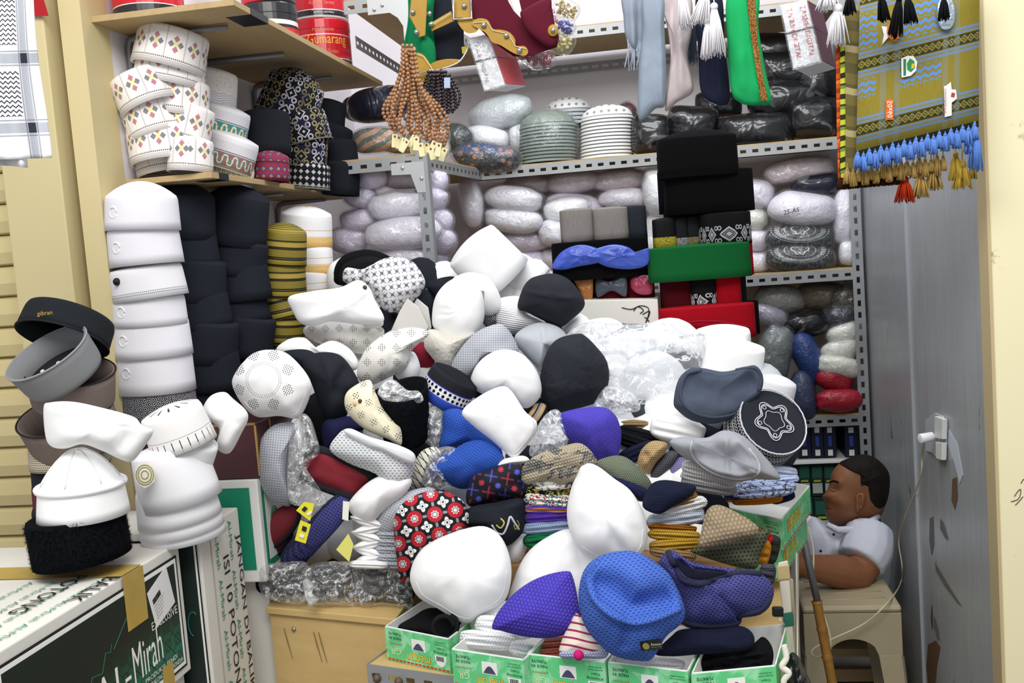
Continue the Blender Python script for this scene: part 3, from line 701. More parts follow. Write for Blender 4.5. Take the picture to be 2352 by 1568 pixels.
SCR = [mk('white_wavy_embroidery', wavy), scroll('C9A44C', '3F8C93', 'gold_scroll_band'), scroll('5FA596', '9A6B66', 'green_scroll_band'), scroll('6F9A7E', 'E3DFDA', 'small_scroll_band')]
for (x, y, w_, h, r, m, Y), lab in zip([(478, 207, 138, 82, -6, 0, 2.5), (506, 285, 136, 74, -14, 1, 2.48), (521, 352, 142, 80, -17, 2, 2.46), (524, 396, 124, 46, -14, 3, 2.47)], ['white cap with fine wavy stitching on top of the scroll-banded stack', 'white cap with gold and teal scroll band', 'white cap with green scroll band', 'white cap with small green scrolls at the bottom of the stack']):
    capi('embroidered_cap', lab, x, y, w_, h, Y, SCR[m], r, 3, taper=.96, ch=.012, top=fabric('D9D7DC', .2))
def ornate(bg, fg1, fg2, s, name):
    def f():
        u, v = uv(); c = frac(u/s)-.5; r = frac(v/s)-.5; x = ab(c); y = ab(r); d = x+y
        ring = ab(d-.32) < .045; core = d < .09; hook = ab(sq((x-.3)*(x-.3)+(y-.32)*(y-.32))-.12) < .04; k = mx(mx(ring, core), hook)
        col = mixc(k, lin(bg), mixc(frac(fl(u/s)*.5) > .2, lin(fg1), lin(fg2))); n = nz(comb(u, v, 0), 30, 2); col = mixc(sstep(.55, .6, n)*.5, col, lin('20264A'))
        return dict(col=col, rough=.85, bump=k, bs=.3, bd=.001)
    return mk(name, f)
ORN = ornate('15161F', 'C9C6CC', '9C8F62', .052, 'navy_ornate_weave')
def crosses():
    u, v = uv(); s = .018; c = frac(u/s)-.5; r = frac(v/s)-.5; q = .1; x = fl(c/q+.5)*q; y = fl(r/q+.5)*q; k = (ab(x)+ab(y)) < .36; hole = (frac(u/s*10) < .22); col = mixc(k*(1-hole), lin('12131A'), lin('D6D4D6')); return dict(col=mixc(lines_at(v, (.006,), .001), col, lin('D6D4D6')), rough=.85)
CRO = mk('black_white_cross_stitch', crosses)
def folk():
    u, v = uv(); s = .02; x = ab(frac(u/s)-.5); y = ab(frac(v/s)-.5); d = x+y; col = mixc((d < .42), lin('8C2F4A'), lin('3A3F78')); col = mixc((d < .3), col, lin('3F7A66')); col = mixc((d < .2), col, lin('C9A06A')); col = mixc((d < .1), col, lin('B03A4A')); return dict(col=mixc(lines_at(v, (.048, .004), .003), col, lin('6E1F34')), rough=.8)
FOLK = mk('folk_pattern', folk)
capi('felt_cap', 'plain black felt cap between the scroll-banded and navy ornate caps', 613, 308, 112, 100, 2.62, fabric('24262C', .2), 0, 4, taper=.97)
capi('embroidered_cap', 'small multicoloured folk-patterned cap at the shelf edge', 622, 388, 90, 60, 2.56, FOLK, 0, 4, taper=.97, ch=.015)
for (x, y, w_, h, r, m, ch_), lab in zip([(668, 232, 148, 98, -22, 0, .035), (700, 296, 116, 70, 14, 0, .01), (704, 345, 100, 78, -6, 0, .01), (707, 405, 106, 56, -4, 1, .01)], ['navy ornate cap with pale hooks, tilted on top of its stack', 'navy ornate cap leaning under the tilted one', 'navy ornate cap with zigzag hooks third in its stack', 'black cap with white cross stitch at the bottom of the ornate stack']):
    capi('embroidered_cap', lab, x, y, w_, h, 2.78, (ORN, CRO)[m], r, 6, taper=.9 if ch_ > .02 else .97, ch=ch_, edge=plain('77746C', .8))
for i, (x, y, w_, h, r) in enumerate([(748, 275, 92, 80, -6), (760, 325, 96, 70, -12), (778, 362, 92, 70, 6), (784, 412, 88, 74, -3)]):
    capi('felt_cap', 'plain black felt cap in the stack at the far shelf end', x, y, w_, h, 2.98-.02*i, fabric('1D1F25', .2), r, 4, 'black felt caps at the far shelf end', taper=.97)

# ---------------------------------------------------------------- tall stacks on the maroon box
def dotline():
    u, v = uv(); base = mixc(nz(None, 12, 2), lin('E2E0E4'), lin('EFEEF0')); k = (frac(u/.004) < .5)*lines_at(v, (.012, .017), .0012); return dict(col=mixc(k, base, lin('6A6A78')), rough=.85)
DOTL = mk('white_dot_stitched', dotline)
WS = fabric('E9E7EC', .08)
rows = [(327, 490, 178, 84, 1.5, 0), (333, 566, 176, 92, 6, 0), (341, 650, 180, 78, 9, 1), (344, 712, 178, 74, 3, 0), (351, 775, 186, 92, 4, 0), (358, 848, 186, 110, 3, 0)]
for i, (x, y, w_, h, r, m) in enumerate(rows):
    top = i == 0
    t, P = capi('white_skullcap', ('smooth white cap on top of the tall white stack', 'white cap with double dotted stitching in the tall white stack', 'smooth white cap in the tall white stack beside the pillar')[0 if top else (1 if m else 2)], x, y, w_, h, 2.13+.004*i, (WS, DOTL)[m], r, 5, None if top or m else 'smooth caps of the tall white stack', taper=.95, ch=.034 if top else .01)
    a0 = math.radians(250)
    b = MB()  # raised emblem on the wall
    Rw = w_*2.13/F/2; hw = h*2.13/F
    if not m: b.tube([P(4.2+.14*math.cos(k*.4), 1-.05*.5, .012*math.sin(k*.4)) for k in range(16)], .0018, 5); b.build('embossed_emblem', fabric('F0EFF2', .05), t, True)
    else: b.sphere(P(4.15, .99, .012), .009); b.build('black_badge', BLACK, t, True)
def maze():
    u, v = uv(); s = .02; x = frac(u/s)-.5; y = frac(v/s)-.5; d = ab(x)+ab(y); k = (frac(d*4) < .45); n = nz(comb(u, v, 0), 400, 1); return dict(col=mixc(k*(n > .42), lin('14151A'), lin('B9B9BE')), rough=.85)
capi('embroidered_cap', 'black cap with grey maze pattern under the tall white stack', 366, 922, 182, 96, 2.15, mk('black_maze_weave', maze), 5, 5, taper=.96)
for i, (x, y, w_, h, r) in enumerate([(418, 498, 162, 110, -2), (424, 575, 164, 90, 4), (440, 645, 170, 100, -4), (448, 715, 174, 92, 8), (464, 782, 178, 100, -7), (470, 850, 178, 96, 3), (462, 905, 180, 90, 0)]):
    capi('black_cap', 'plain black cap in the stack next to the tall white stack', x, y, w_, h, 2.33+.002*i, BC, r, 5, 'black caps of the middle stack', taper=.95, ch=.03 if i == 0 else .01)
for i, (x, y, w_, h, r) in enumerate([(545, 508, 150, 120, -8), (543, 590, 150, 86, -12), (548, 648, 152, 92, 6), (546, 708, 150, 84, 12), (556, 768, 160, 96, -10), (535, 846, 160, 100, 8), (532, 912, 160, 90, 0)]):
    capi('black_cap', 'plain black cap in the stack leaning against the gold caps', x, y, w_, h, 2.47+.002*i, BC, r, 5, 'black caps beside the gold caps', taper=.95, ch=.03 if i == 0 else .01)
def goldb():
    u, v = uv(); x = frac(u/.0042+fl(v/.0042)*.5); y = frac(v/.0042); lat = (ab(x-.5)+ab(y-.5)) < .34; col = mixc(lat, lin('6E6122'), lin('BFA640'))
    col = mixc(lines_at(v, (.012, .058), .006), col, lin('A8933A')); col = mixc(lines_at(v, (.004, .0195, .0245, .047, .051, .068), .0019), col, lin('1A1A18')); return dict(col=col, rough=.6, spec=.3, bump=lat, bs=.3, bd=.001)
def goldt():
    u, v = uv(); r = sq(u*u+v*v); k = frac(r/.009) < .3; s = frac(r*130) < .5; col = mixc(s, lin('A8933A'), lin('7F7128')); return dict(col=mixc(k, col, lin('22211C')), rough=.6)
GB, GT = mk('gold_black_band', goldb), mk('gold_black_crown', goldt)
for i, (x, y, w_, h, r) in enumerate([(652, 568, 112, 84, -5), (648, 642, 118, 78, -2), (648, 696, 118, 68, 12), (645, 750, 118, 70, -4), (630, 800, 110, 60, -8)]):
    capi('gold_cap', 'gold and black banded cap on top of its stack' if i == 0 else 'gold and black banded cap lower in its stack', x, y, w_, h, 2.58+.004*i, GB, r, 9, None if i == 0 else 'gold and black banded caps', top=GT, taper=.93, ch=.02 if i == 0 else .01)
def whg():
    u, v = uv(); n = nz(comb(u*3, v*14, 0), 12, 3, .6, 1.5); band = (v > .008)*(v < .036); col = mixc(band, lin('F0EEF0'), mixc(n, lin('D9A85A'), lin('F0D08C'))); return dict(col=mixc(lines_at(v, (.006, .038, .056), .0008), col, lin('C9A85A')), rough=.75)
def whgt():
    u, v = uv(); r = sq(u*u+v*v); a = sin(mth('ARCTAN2', v, u)*6)*.006; return dict(col=mixc((r+a < .024)*(r+a > .012), lin('F0EEF0'), lin('D9B05A')), rough=.75)
for i, (x, y, w_, h, r) in enumerate([(702, 530, 130, 84, -3), (705, 598, 128, 74, -1), (706, 655, 132, 74, 2), (700, 715, 130, 80, 0)]):
    capi('white_gold_cap', 'white cap with gold band and gold crown motif, topmost' if i == 0 else 'white cap with gold band lower in its stack', x, y, w_, h, 2.76, mk('white_gold_band', whg), r, 9, None if i == 0 else 'white caps with gold band', top=mk('white_gold_crown', whgt), taper=.94, ch=.022 if i == 0 else .01)

# ---------------------------------------------------------------- caps on the cartons at lower left
FUR = mk('black_fur', lambda: dict(col=mixc(nz(None, 180, 3), lin('0A0B0E'), lin('191B20')), rough=1, spec=.05, bump=nz(None, 260, 3), bs=1, bd=.006))
def fuzz(t, P, R, h, mat, n=2600, ln=.006):
    rnd = random.Random(3); b = MB(); c = P(0, 0, 0)
    for i in range(n):
        a = rnd.uniform(0, 2*PI); z = rnd.uniform(-.5, .5)*h; p = P(a, 1, z); d = (p-P(a, 0, z)).normalized(); d = (d+Vector((rnd.uniform(-.6, .6), rnd.uniform(-.6, .6), rnd.uniform(-.7, .5)))).normalized(); s_ = d.cross(Vector((0, 0, 1))).normalized()*.0011
        b.add([p-s_, p+s_, p+d*ln*rnd.uniform(.5, 1.2)], [(0, 1, 2)])
    o = b.build('fur', mat, t); o['kind'] = 'stuff'
t, P = capi('fur_hat', 'black shaggy fur hat under the white seamed cap', 181, 1230, 240, 118, 1.66, FUR, 8, 6, taper=1.0, ch=.0, cat='hat')
fuzz(t, P, .087, 118*1.66/F, FUR)
t, P = capi('seamed_cap', 'white seamed dome cap with thick cuff on the black fur hat', 189, 1142, 224, 92, 1.66, WCAP, 3, 6, taper=.9, ch=.058, rnd=.012)
for k in range(7):
    a = k*2*PI/7+.25; b = MB(); R_ = 224*1.66/F/2; h_ = 92*1.66/F; b.tube([P(a, .86*r, h_*.5+.058*(1-r*r)+.0008) for r in [j/10 for j in range(11)]], .0016, 5); b.build('seam', fabric('E6E6E4', .1), t, True)
b = MB(); b.tube([P(2*PI*i/40, .93, 92*1.66/F*.36) for i in range(41)], .006, 6, False); b.build('rolled_edge', WCAP, t, True)
def slitp():
    u, v = uv(); base = lin('EFEDEB'); k = (ab(frac(u/.017)-.5) < .06)*(v > .012)*(v < .03); q = (ab(frac(u/.017)-.5) < .018)*(v > .004)*(v < .03); col = mixc(mx(k, q), base, lin('3A3A3E')); return dict(col=mixc(lines_at(v, (.034, .002), .0006), col, lin('9A989A')), rough=.85)
def slitt():
    u, v = uv(); a = mth('ARCTAN2', v, u); r = sq(u*u+v*v); k = (ab(frac(a/(2*PI)*12)-.5) < .1)*(r > .03)*(r < .05); return dict(col=mixc(k, lin('EFEDEB'), lin('3A3A3E')), rough=.85)
for i, (x, y, w_, h, r, Y) in enumerate([(400, 1090, 204, 140, 13, 1.86), (406, 1152, 206, 90, 10, 1.865), (412, 1180, 207, 84, 9, 1.87), (418, 1200, 207, 76, 8, 1.875)]):
    t, P = capi('white_skullcap', 'white cap with gold paper badge heading the nested stack' if i == 0 else 'plain white cap nested at the foot of the badge stack', x, y, w_, h, Y, WC, r, 6, None if i == 0 else 'nested white caps on the carton', taper=.87 if i == 0 else .9)
    if i == 0:
        c0 = at(333, 1090, 1.765); b = MB(); b.add([c0+RT*.019*math.cos(a*.5236)*(1+.1*(a % 2))+UP*.024*math.sin(a*.5236)*(1+.1*(a % 2)) for a in range(12)], [tuple(range(12))]); b.build('paper_badge', plain('EAE6D6', .5), t, solid=.001)
        b = MB()
        for r_ in (.007, .013, .017): b.tube([c0-fw*.001+RT*r_*math.cos(a*.4)+UP*r_*1.15*math.sin(a*.4) for a in range(17)], .0011, 4)
        b.build('badge_print', plain('A8A070', .5), t)
capi('slit_cap', 'white cap with a row of dark slits on top of the badge stack', 408, 985, 164, 100, 1.86, mk('slit_band', slitp), 18, 12, taper=.92, top=mk('slit_crown', slitt), ch=.012)
t, P = capi('stitched_cap', 'white cap with pale blue stitched rim tucked under the slit cap', 420, 1040, 160, 90, 1.875, mk('blue_stitch', lambda: dict(col=mixc((frac(uv()[0]/.004) < .5)*lines_at(uv()[1], (.008, .013), .0015), lin('ECECEE'), lin('9FB8C0')), rough=.85)), -22, 6, taper=.96)
o, P = puff('folded_hat', 'soft white folded cap draped over the seamed cap', 'cap', [(100, 935), (115, 924), (165, 922), (230, 935), (305, 956), (325, 975), (352, 990), (330, 1028), (305, 1058), (280, 1056), (235, 1035), (190, 1020), (150, 1030), (118, 1025), (104, 1000)], 1.64, .045, WCAP, p=2.4, folds=[([(100, 945), (200, 948), (300, 975)], .004, 8), ([(250, 1040), (310, 985)], -.008, 18), ([(150, 1000), (260, 1005)], .006, 20)], ns=(.004, 1.5))
o, P = puff('folded_hat', 'small white folded cap hanging beside the maroon box', 'cap', [(467, 935), (485, 908), (515, 900), (535, 915), (570, 952), (552, 1000), (526, 1041), (497, 1027), (503, 985), (475, 960)], 1.96, .05, WCAP, p=2.2, folds=[([(545, 985), (510, 1030)], .006, 10), ([(570, 955), (525, 1040)], .004, 6)], ns=(.004, 1.5))
# open bowls of grey, taupe and black on the far left
GRY = mk('grey_twill', lambda: dict(col=mixc(frac((uv()[0]+uv()[1])*330) < .5, lin('77787A'), lin('8A8B8D')), rough=.9)); TAU = fabric('7C6F69', .3); TAUS = mk('taupe_stripe', lambda: dict(col=mixc(nz(comb(uv()[0]*60, uv()[1]*2, 0), 8, 2), lin('5C4F4A'), lin('887A73')), rough=.9)); BEM = meshfab('C9BFA8', '4A463E', 220)
for (x, y, w_, h, m, Y), lab in zip([(166, 1235, 190, 60, fabric('4A2A30', .2), 1.93), (166, 1185, 190, 70, BC, 1.93), (166, 1130, 190, 70, fabric('5C2F3A', .2), 1.93), (165, 1085, 192, 70, BC, 1.93), (160, 1040, 196, 60, BEM, 1.92)], ['dark maroon cap at the foot of the bowl stack', 'black cap second from the foot of the bowl stack', 'wine red cap in the middle of the bowl stack', 'black cap below the beige mesh cap', 'beige mesh cap under the taupe bowl cap']):
    capi('stacked_cap', lab, x, y, w_, h, Y, m, 5, 5, taper=.97)
EB = plain('1A1B1E', .8)
def bowl(label, px, py, w_, h, Y, mat, crown, rot, tilt, edge=EB, el=.92, dots=False, wob=.0):
    t, P = capi('bowl_cap', label, px, py, w_, h, Y, mat, rot, tilt, top=crown, taper=.93, ch=.004, edge=edge, el=el, wob=wob)
    if dots:
        b = MB(); hh = h*Y/F*.3; vs = [P(2*PI*i/40, .93, hh*.5) for i in range(40)]; b.add(vs, [tuple(range(40))]); b.build('lining', plain('17171B', .8), t)
        for x, y in dots:
            c = P(0, 0, hh*.5-.006); e = P(0, 1, 0)-P(0, 0, 0); f = P(PI/2, 1, 0)-P(0, 0, 0); q = c+e*x+f*y; zz = (P(0, 0, -.01)-P(0, 0, 0)).normalized(); k = MB(); k.tube([q+e.normalized()*.0032*math.cos(a)+f.normalized()*.0032*math.sin(a)+zz*.002 for a in [i*PI/4 for i in range(9)]], .0013, 5, False); k.build('eyelet', WHITE, t, True)
    return t
bowl('taupe striped bowl cap below the brown one', 165, 985, 236, 100, 1.9, TAUS, BC, 190, -28)
bowl('brown bowl cap with black edging under the grey one', 166, 890, 214, 92, 1.88, TAU, BC, 176, -22)
bowl('grey twill bowl cap showing its black lining and eyelets', 130, 838, 218, 84, 1.82, GRY, plain('17171B', .7), 205, -34, edge=plain('8F9092', .8), dots=[(-.45, .1), (0, .15), (.4, .1)])
t, P = capi('bowl_cap', 'black cap with gold signature resting over the grey bowl cap', 154, 752, 226, 66, 1.9, fabric('24272B', .2), -10, -24, taper=.97, ch=.006, edge=plain('1A1C1F', .8), el=.95)
text(t, 'gibran', at(86, 728, 1.802), RT*.03+UP*.003, UP*.011, plain('C29A3A', .5), off=.001)

# ---------------------------------------------------------------- checked scarf and red sign at far left
def cloth(name, label, cat, TL, TR, BR, BL, Y, mat, folds=3, amp=.012, nu=40, nv=30, th=.0015, group=None, parent=None, ph=0, belly=0, hem=None, yl=0):
    vs, fs, us = [], [], []; TL, TR, BR, BL = map(Vector, (TL, TR, BR, BL)); k = Y/F
    Wd = ((TR-TL).length+(BR-BL).length)/2*k; Hd = ((BL-TL).length+(BR-TR).length)/2*k
    for j in range(nv+1):
        b_ = j/nv
        for i in range(nu+1):
            a = i/nu; q = (TL*(1-a)+TR*a)*(1-b_)+(BL*(1-a)+BR*a)*b_
            q = q+Vector((4*math.sin(b_*5+ph+a*3), 0)) if folds else q
            d = amp*math.sin(a*folds*2*PI+ph+.8*math.sin(b_*2.4))*(.35+.65*b_)+belly*math.sin(PI*a)+.004*math.sin(b_*7+a*4)*(1 if folds else 0)
            vs.append(at(q.x, q.y, Y+d+yl*a)); us.append((a*Wd, (1-b_)*Hd))
    for j in range(nv):
        for i in range(nu): n = j*(nu+1)+i; fs.append((n, n+nu+1, n+nu+2, n+1))
    o = link(name, mesh(vs, fs, us, True), mat, parent)
    if label: tag(o, label, cat, group)
    m = o.modifiers.new('solid', 'SOLIDIFY'); m.thickness = th
    return o
def keff():
    u, v = uv(); base = lin('E9EBF0'); zz = frac(v/.0075+ab(frac(u/.0085)-.5)*1.1); k = (zz < .34)*(u < .069)
    win = mx((v > .066)*(v < .138), v > .178); col = mixc(k*win, base, lin('3F4048'))
    st = mx(ab(u-.079) < .0055, mx(ab(v-.157) < .008, ab(v-.048) < .008)); col = mixc(st*.6, col, lin('6F7685'))
    ed = mx(mx(ab(u-.0715) < .0012, ab(u-.0865) < .0012), mx(lines_at(v, (.146, .168), .0012), lines_at(v, (.036, .06), .0012))); col = mixc(ed*.7, col, lin('70747F'))
    both = (ab(u-.079) < .0055)*mx(ab(v-.157) < .008, ab(v-.048) < .008); return dict(col=mixc(both, col, lin('2E303A')), rough=.9)
sf_ = thing('checked_scarf', 'white and grey checked scarf hanging before the cream pillar', 'scarf')
cloth('cloth', None, None, (-70, -30), (75, -30), (116, 362), (-40, 368), 1.55, mk('checked_weave', keff), 2, .008, parent=sf_, nv=40)
cloth('back_layer', None, None, (-70, -30), (50, -30), (60, 385), (-40, 375), 1.57, plain('E3E4E8', .9), 2, .008, parent=sf_)
slab('price_sign', 'red corner of a sign on the cream pillar', 'sign', [(70, -20), (95, -20), (112, 37), (70, 36)], 2.05, .002, plain('A81B20', .4))
# ================================================================ THE HEAP OF CAPS
def perf(base, s=.0048, dot=.3, patch_s=.03):
    def f():
        u, v = uv(); a = frac(u/s)-.5; b_ = frac(v/s)-.5; d = sq(a*a+b_*b_); pu = ab(frac(u/patch_s)-.5)+ab(frac(v/patch_s)-.5); return dict(col=mixc((d < dot)*(pu < .33), lin(base), lin('5E5A56')), rough=.8, spec=.2)
    return mk('perforated_%s_%g' % (base, patch_s), f)
def rosette():
    u, v = uv(); a = mth('ARCTAN2', v, u); r = sq(u*u+v*v); c = frac(a/(2*PI)*8)-.5; x = c*2*PI/8*r; y = r-.056
    inn = (ab(x)+ab(y) < .0145); p = .0042; d = sq((frac(x/p)-.5)*(frac(x/p)-.5)+(frac(y/p)-.5)*(frac(y/p)-.5)); c2 = ab(c)*2*PI/8*r; k2 = (sq((c2-.016)*(c2-.016)+(r-.036)*(r-.036)) < .0016); k3 = (d < .27)*(ab(r-.036) < .004)
    return dict(col=mixc(mx(inn*(d < .3), mx(k2, k3*.7)), lin('F6F5F5'), lin('5A5658')), rough=.8)
def starchk():
    u, v = uv(8); s = .019; c = frac(u/s)-.5; r = frac(v/s)-.5; q = .14; x = ab(fl(c/q+.5)*q); y = ab(fl(r/q+.5)*q); k = mx(ab(x-y) < .02, mx(x, y) < .15)*(mx(x, y) < .38); return dict(col=mixc(k, lin('F1F0F2'), lin('7A7884')), rough=.85)
def octa():
    u, v = uv(12); s = .042; a0 = u/s; b0 = v/s
    def cell(o):
        x = frac(a0+o)-.5; y = frac(b0+o)-.5; return x, y, sq(x*x+y*y), mth('ARCTAN2', y, x)
    x, y, d, a = cell(0); x2, y2, d2, a2 = cell(.5)
    red = (d < .37); st = (d < .19+.05*0)*1; star = d < sin(a*8)*.03+.17; col = mixc(red, lin('151518'), lin('B3202E')); col = mixc(star, col, lin('E9E6E6')); col = mixc((d < sin(a*8)*.025+.13), col, lin('23232A')); col = mixc((d < sin(a*8)*.02+.09), col, lin('D8D6D6'))
    fl_ = d2 < sin(a2*4+PI/2)*.06+.22; col = mixc(fl_, col, lin('EDEBEB')); col = mixc((d2 < sin(a2*8)*.02+.06), col, lin('2A2A2E')); col = mixc((ab(d2-.13) < .012), col, lin('55555A'))
    gx_ = mn(mx(ab(frac(a0+.5)-.5), ab(frac(b0)-.5)*1.6), mx(ab(frac(a0)-.5)*1.6, ab(frac(b0+.5)-.5))); col = mixc((gx_ < .1), col, lin('8A8A90'))
    return dict(col=col, rough=.8)
def cross2():
    u, v = uv(-10); s = .034; x = frac(u/s)-.5; y = frac(v/s)-.5; par = frac(fl(u/s)*.5+fl(v/s)*.5) > .2; ax, ay = ab(x), ab(y); arm = mx((ab(ax-.03) < .014)*(ay < .4), (ab(ay-.03) < .014)*(ax < .4))
    x2 = frac(u/s+.5)-.5; y2 = frac(v/s+.5)-.5; d2 = sq(x2*x2+y2*y2); a2 = mth('ARCTAN2', y2, x2); st = d2 < sin(a2*8)*.04+.16
    rb = mixc(par, lin('B03454'), lin('4F55C4')); col = mixc(arm, lin('19171E'), rb); par2 = frac(fl(u/s+.5)*.5+fl(v/s+.5)*.5) > .2; return dict(col=mixc(st, col, mixc(par2, lin('4F55C4'), lin('A83244'))), rough=.8)
def camo():
    u, v = uv(15); n = nz(comb(u*18, v*30, 0), 1.5, 2, .5, .6); col = mixc(sstep(.5, .53, n), lin('A79A82'), lin('4A4C55')); col = mixc(sstep(.6, .63, n), col, lin('7A7468')); s = 170; r = fl(v*s); q = frac(u*s+frac(r*.5))-.5; t = frac(v*s)-.5; h = 1-sstep(.15, .55, sq(q*q+t*t)); return dict(col=mixc(h*.35, col, lin('C9BFA6')), rough=.95, bump=h, bs=.8, bd=.003)
def blotch(cs, s=40, name='blotch'):
    def f():
        u, v = uv(); n = nz(comb(u, v*1.6, 0), s, 2, .6, .5); col = lin(cs[0])
        for i, c in enumerate(cs[1:]): t = .44+.08*i; col = mixc(sstep(t, t+.02, n), col, lin(c))
        q = nz(comb(u, v, 0), 260, 1); return dict(col=col, rough=.95, bump=q, bs=.6, bd=.003)
    return mk(name, f)
def stripes(cs, p, rot=0, name='stripes', wob=.0015, rt=.5):
    def f():
        u, v = uv(rot); t = (v+sin(u*90)*wob)/p; k = frac(t) < rt; col = mixc(k, lin(cs[0]), lin(cs[1]))
        if len(cs) > 2: col = mixc(frac(t*.5) < .16, col, lin(cs[2]))
        return dict(col=col, rough=.9)
    return mk(name, f)
PERF = perf('EFE6C8'); PERFW = perf('F3F0EA', .0045, .3, .034); ROS = mk('rosette_perforation', rosette); STAR = mk('star_check', starchk); OCT = mk('octagon_print', octa); CR2 = mk('cross_print', cross2); CAMO = mk('camo_knit', camo)
PURP = knit('5548C0', 150); PURP2 = knit('5A4FC8', 210, 20); BLUEM = meshfab('4A6CC4', '3050A2', 215, 10, .27, .5); BLUEM2 = meshfab('2F57B4', '1C3C8C', 260, 25, .27, .5); NAVYM = meshfab('454684', '22264E', 230, 12, .28, .5); GREYM = meshfab('B7BAC2', '8E929C', 260, 20, .26, .5); WGM = meshfab('DDE0E2', 'A2A6AC', 190, -15, .26, .6)
WP = fabric('FBFBFB', .12); WK = knit('F4F5F6', 170, 0, .92); NAVK = knit('20243A', 220); BLK = knit('17181B', 240); GREYN = mk('grey_neoprene', lambda: dict(col=mixc(nz(None, 500, 2), lin('8F9198'), lin('A6A8AF')), rough=.75)); SLATE = fabric('4B5363', .12, 500, .8); OLV = knit('77806C', 230, 60); LGREY = fabric('C4C8D0', .15)
CLEAR = plastic_mat('clear_plastic', .2, (1, 1, 1), .24, 12); CLEAR2 = plastic_mat('painted_sheen_plastic', .24, (.98, .99, 1), .42, 14)
def pf(label, outline, Y, T, mat, name='skullcap', group=None, hem=None, **k):
    k.setdefault('q', .6); k.setdefault('ns', (.0048, 1.9)); o, P = puff(name, label, 'cap', outline, Y, T*1.04, mat, group, **k)
    if hem:
        pts = [P.c.lerp(Vector(outline[i % len(outline)]), .9) for i in range(*hem)]; seam('hem_stitch', o, P, [(q.x, q.y) for q in pts], .0011, fabric('DCDCE0', .2), 40)
    return o, P
def layer(label, x, y, w_, h, ang, Y, T, mat, name='folded_hat', group=None, e=3.0, wob=.03, **k):
    ca, sa = math.cos(math.radians(ang)), math.sin(math.radians(ang)); cr = lambda t, A: ([(x-.5*w_*ca+t*h*sa, y+.5*w_*sa+t*h*ca), (x+.5*w_*ca+t*h*sa, y-.5*w_*sa+t*h*ca)], A, max(2.2, h*.09))
    k.setdefault('folds', [cr(.16, -.007), cr(-.14, -.004)]); k.setdefault('K', 15)
    return puff(name, label, 'cap', ell(x, y, w_, h, ang, 16, e, wob), Y, T, mat, group, p=2.6, ns=(.003, 2), **k)

# --- front row
pf('smooth white cap leaning over the rolled black cap in the front box', [(944, 1305), (960, 1266), (1000, 1236), (1060, 1216), (1110, 1208), (1145, 1226), (1166, 1262), (1175, 1310), (1168, 1360), (1150, 1388), (1110, 1410), (1080, 1430), (1050, 1425), (1010, 1400), (962, 1372), (943, 1338)], 1.93, .075, WP, folds=[([(1105, 1240), (1118, 1300)], -.006, 22), ([(1000, 1290), (1005, 1350), (1040, 1410)], .003, 7)], tv=.25, hem=(7, 16))
pf('white domed cap behind the violet crocheted cap', [(1168, 1400), (1182, 1325), (1212, 1268), (1258, 1232), (1308, 1214), (1338, 1240), (1352, 1300), (1362, 1360), (1330, 1400), (1250, 1415)], 1.99, .06, WP, folds=[([(1200, 1350), (1230, 1290), (1300, 1240)], .004, 10)])
pf('white cuff tucked below the pointed white cap', [(1308, 1222), (1335, 1252), (1390, 1285), (1450, 1285), (1470, 1310), (1400, 1345), (1345, 1345), (1325, 1290)], 1.975, .04, WP)
pf('tall pointed white cap standing upright in the front', [(1334, 1070), (1350, 1062), (1376, 1072), (1410, 1098), (1448, 1126), (1476, 1172), (1487, 1218), (1480, 1262), (1455, 1287), (1420, 1293), (1375, 1287), (1330, 1262), (1308, 1218), (1302, 1170), (1312, 1120), (1326, 1088)], 1.95, .075, WP, folds=[([(1362, 1075), (1385, 1125), (1402, 1200)], .005, 10), ([(1412, 1240), (1436, 1272)], -.008, 14), ([(1455, 1215), (1480, 1245)], -.006, 12)], tv=.2, hem=(6, 12))
o, P = pf('violet crocheted cap lying in front of the white caps', [(1130, 1440), (1146, 1402), (1188, 1356), (1240, 1325), (1300, 1311), (1316, 1325), (1328, 1380), (1331, 1418), (1312, 1450), (1262, 1465), (1202, 1461), (1150, 1448)], 1.80, .05, PURP, uvrot=-10, tv=.5)
o, P = pf('bright blue mesh cap with black label', [(1332, 1400), (1329, 1360), (1340, 1312), (1370, 1280), (1420, 1265), (1470, 1270), (1528, 1308), (1556, 1352), (1573, 1398), (1566, 1430), (1530, 1462), (1502, 1508), (1480, 1518), (1430, 1512), (1398, 1498), (1360, 1462), (1340, 1430)], 1.72, .075, BLUEM, folds=[([(1372, 1296), (1352, 1335), (1368, 1378), (1410, 1415), (1458, 1428), (1505, 1418), (1560, 1396)], .019, 10), ([(1395, 1350), (1450, 1390), (1520, 1380)], -.034, 34), ([(1440, 1440), (1432, 1480)], -.012, 14), ([(1470, 1320), (1480, 1350)], .008, 30)], tv=.2, N=96, K=20)
seam('rim_fold', o, P, [(1376, 1290), (1352, 1330), (1366, 1376), (1408, 1414), (1458, 1430), (1508, 1420), (1562, 1398)], .0055, BLUEM, 36, -.002)
t0, t1, t2, t3 = [P.surf(x, y, .013) for x, y in ((1468, 1472), (1519, 1465), (1521, 1489), (1472, 1493))]
lb_ = patch(o, [t0, t1, t2, t3], plain('1D1E24', .5), 'brand_label', .001); text(o, 'Almisan', t3.lerp(t0, .5).lerp(t2.lerp(t1, .5), .42), (t2-t3)*.5, (t0-t3)*.3, WHITE, off=.004); text(o, 'SINCE 1989', t3.lerp(t0, .28).lerp(t2.lerp(t1, .28), .42), (t2-t3)*.5, (t0-t3)*.12, plain('B0A04A', .5), off=.004)
q_ = t3.lerp(t0, .5).lerp(t2.lerp(t1, .5), .2); patch(o, [q_+(t2-t3)*.16*math.cos(a*.785)+(t0-t3)*.36*math.sin(a*.785) for a in range(8)], plain('A8994A', .5), 'label_emblem', .0035)
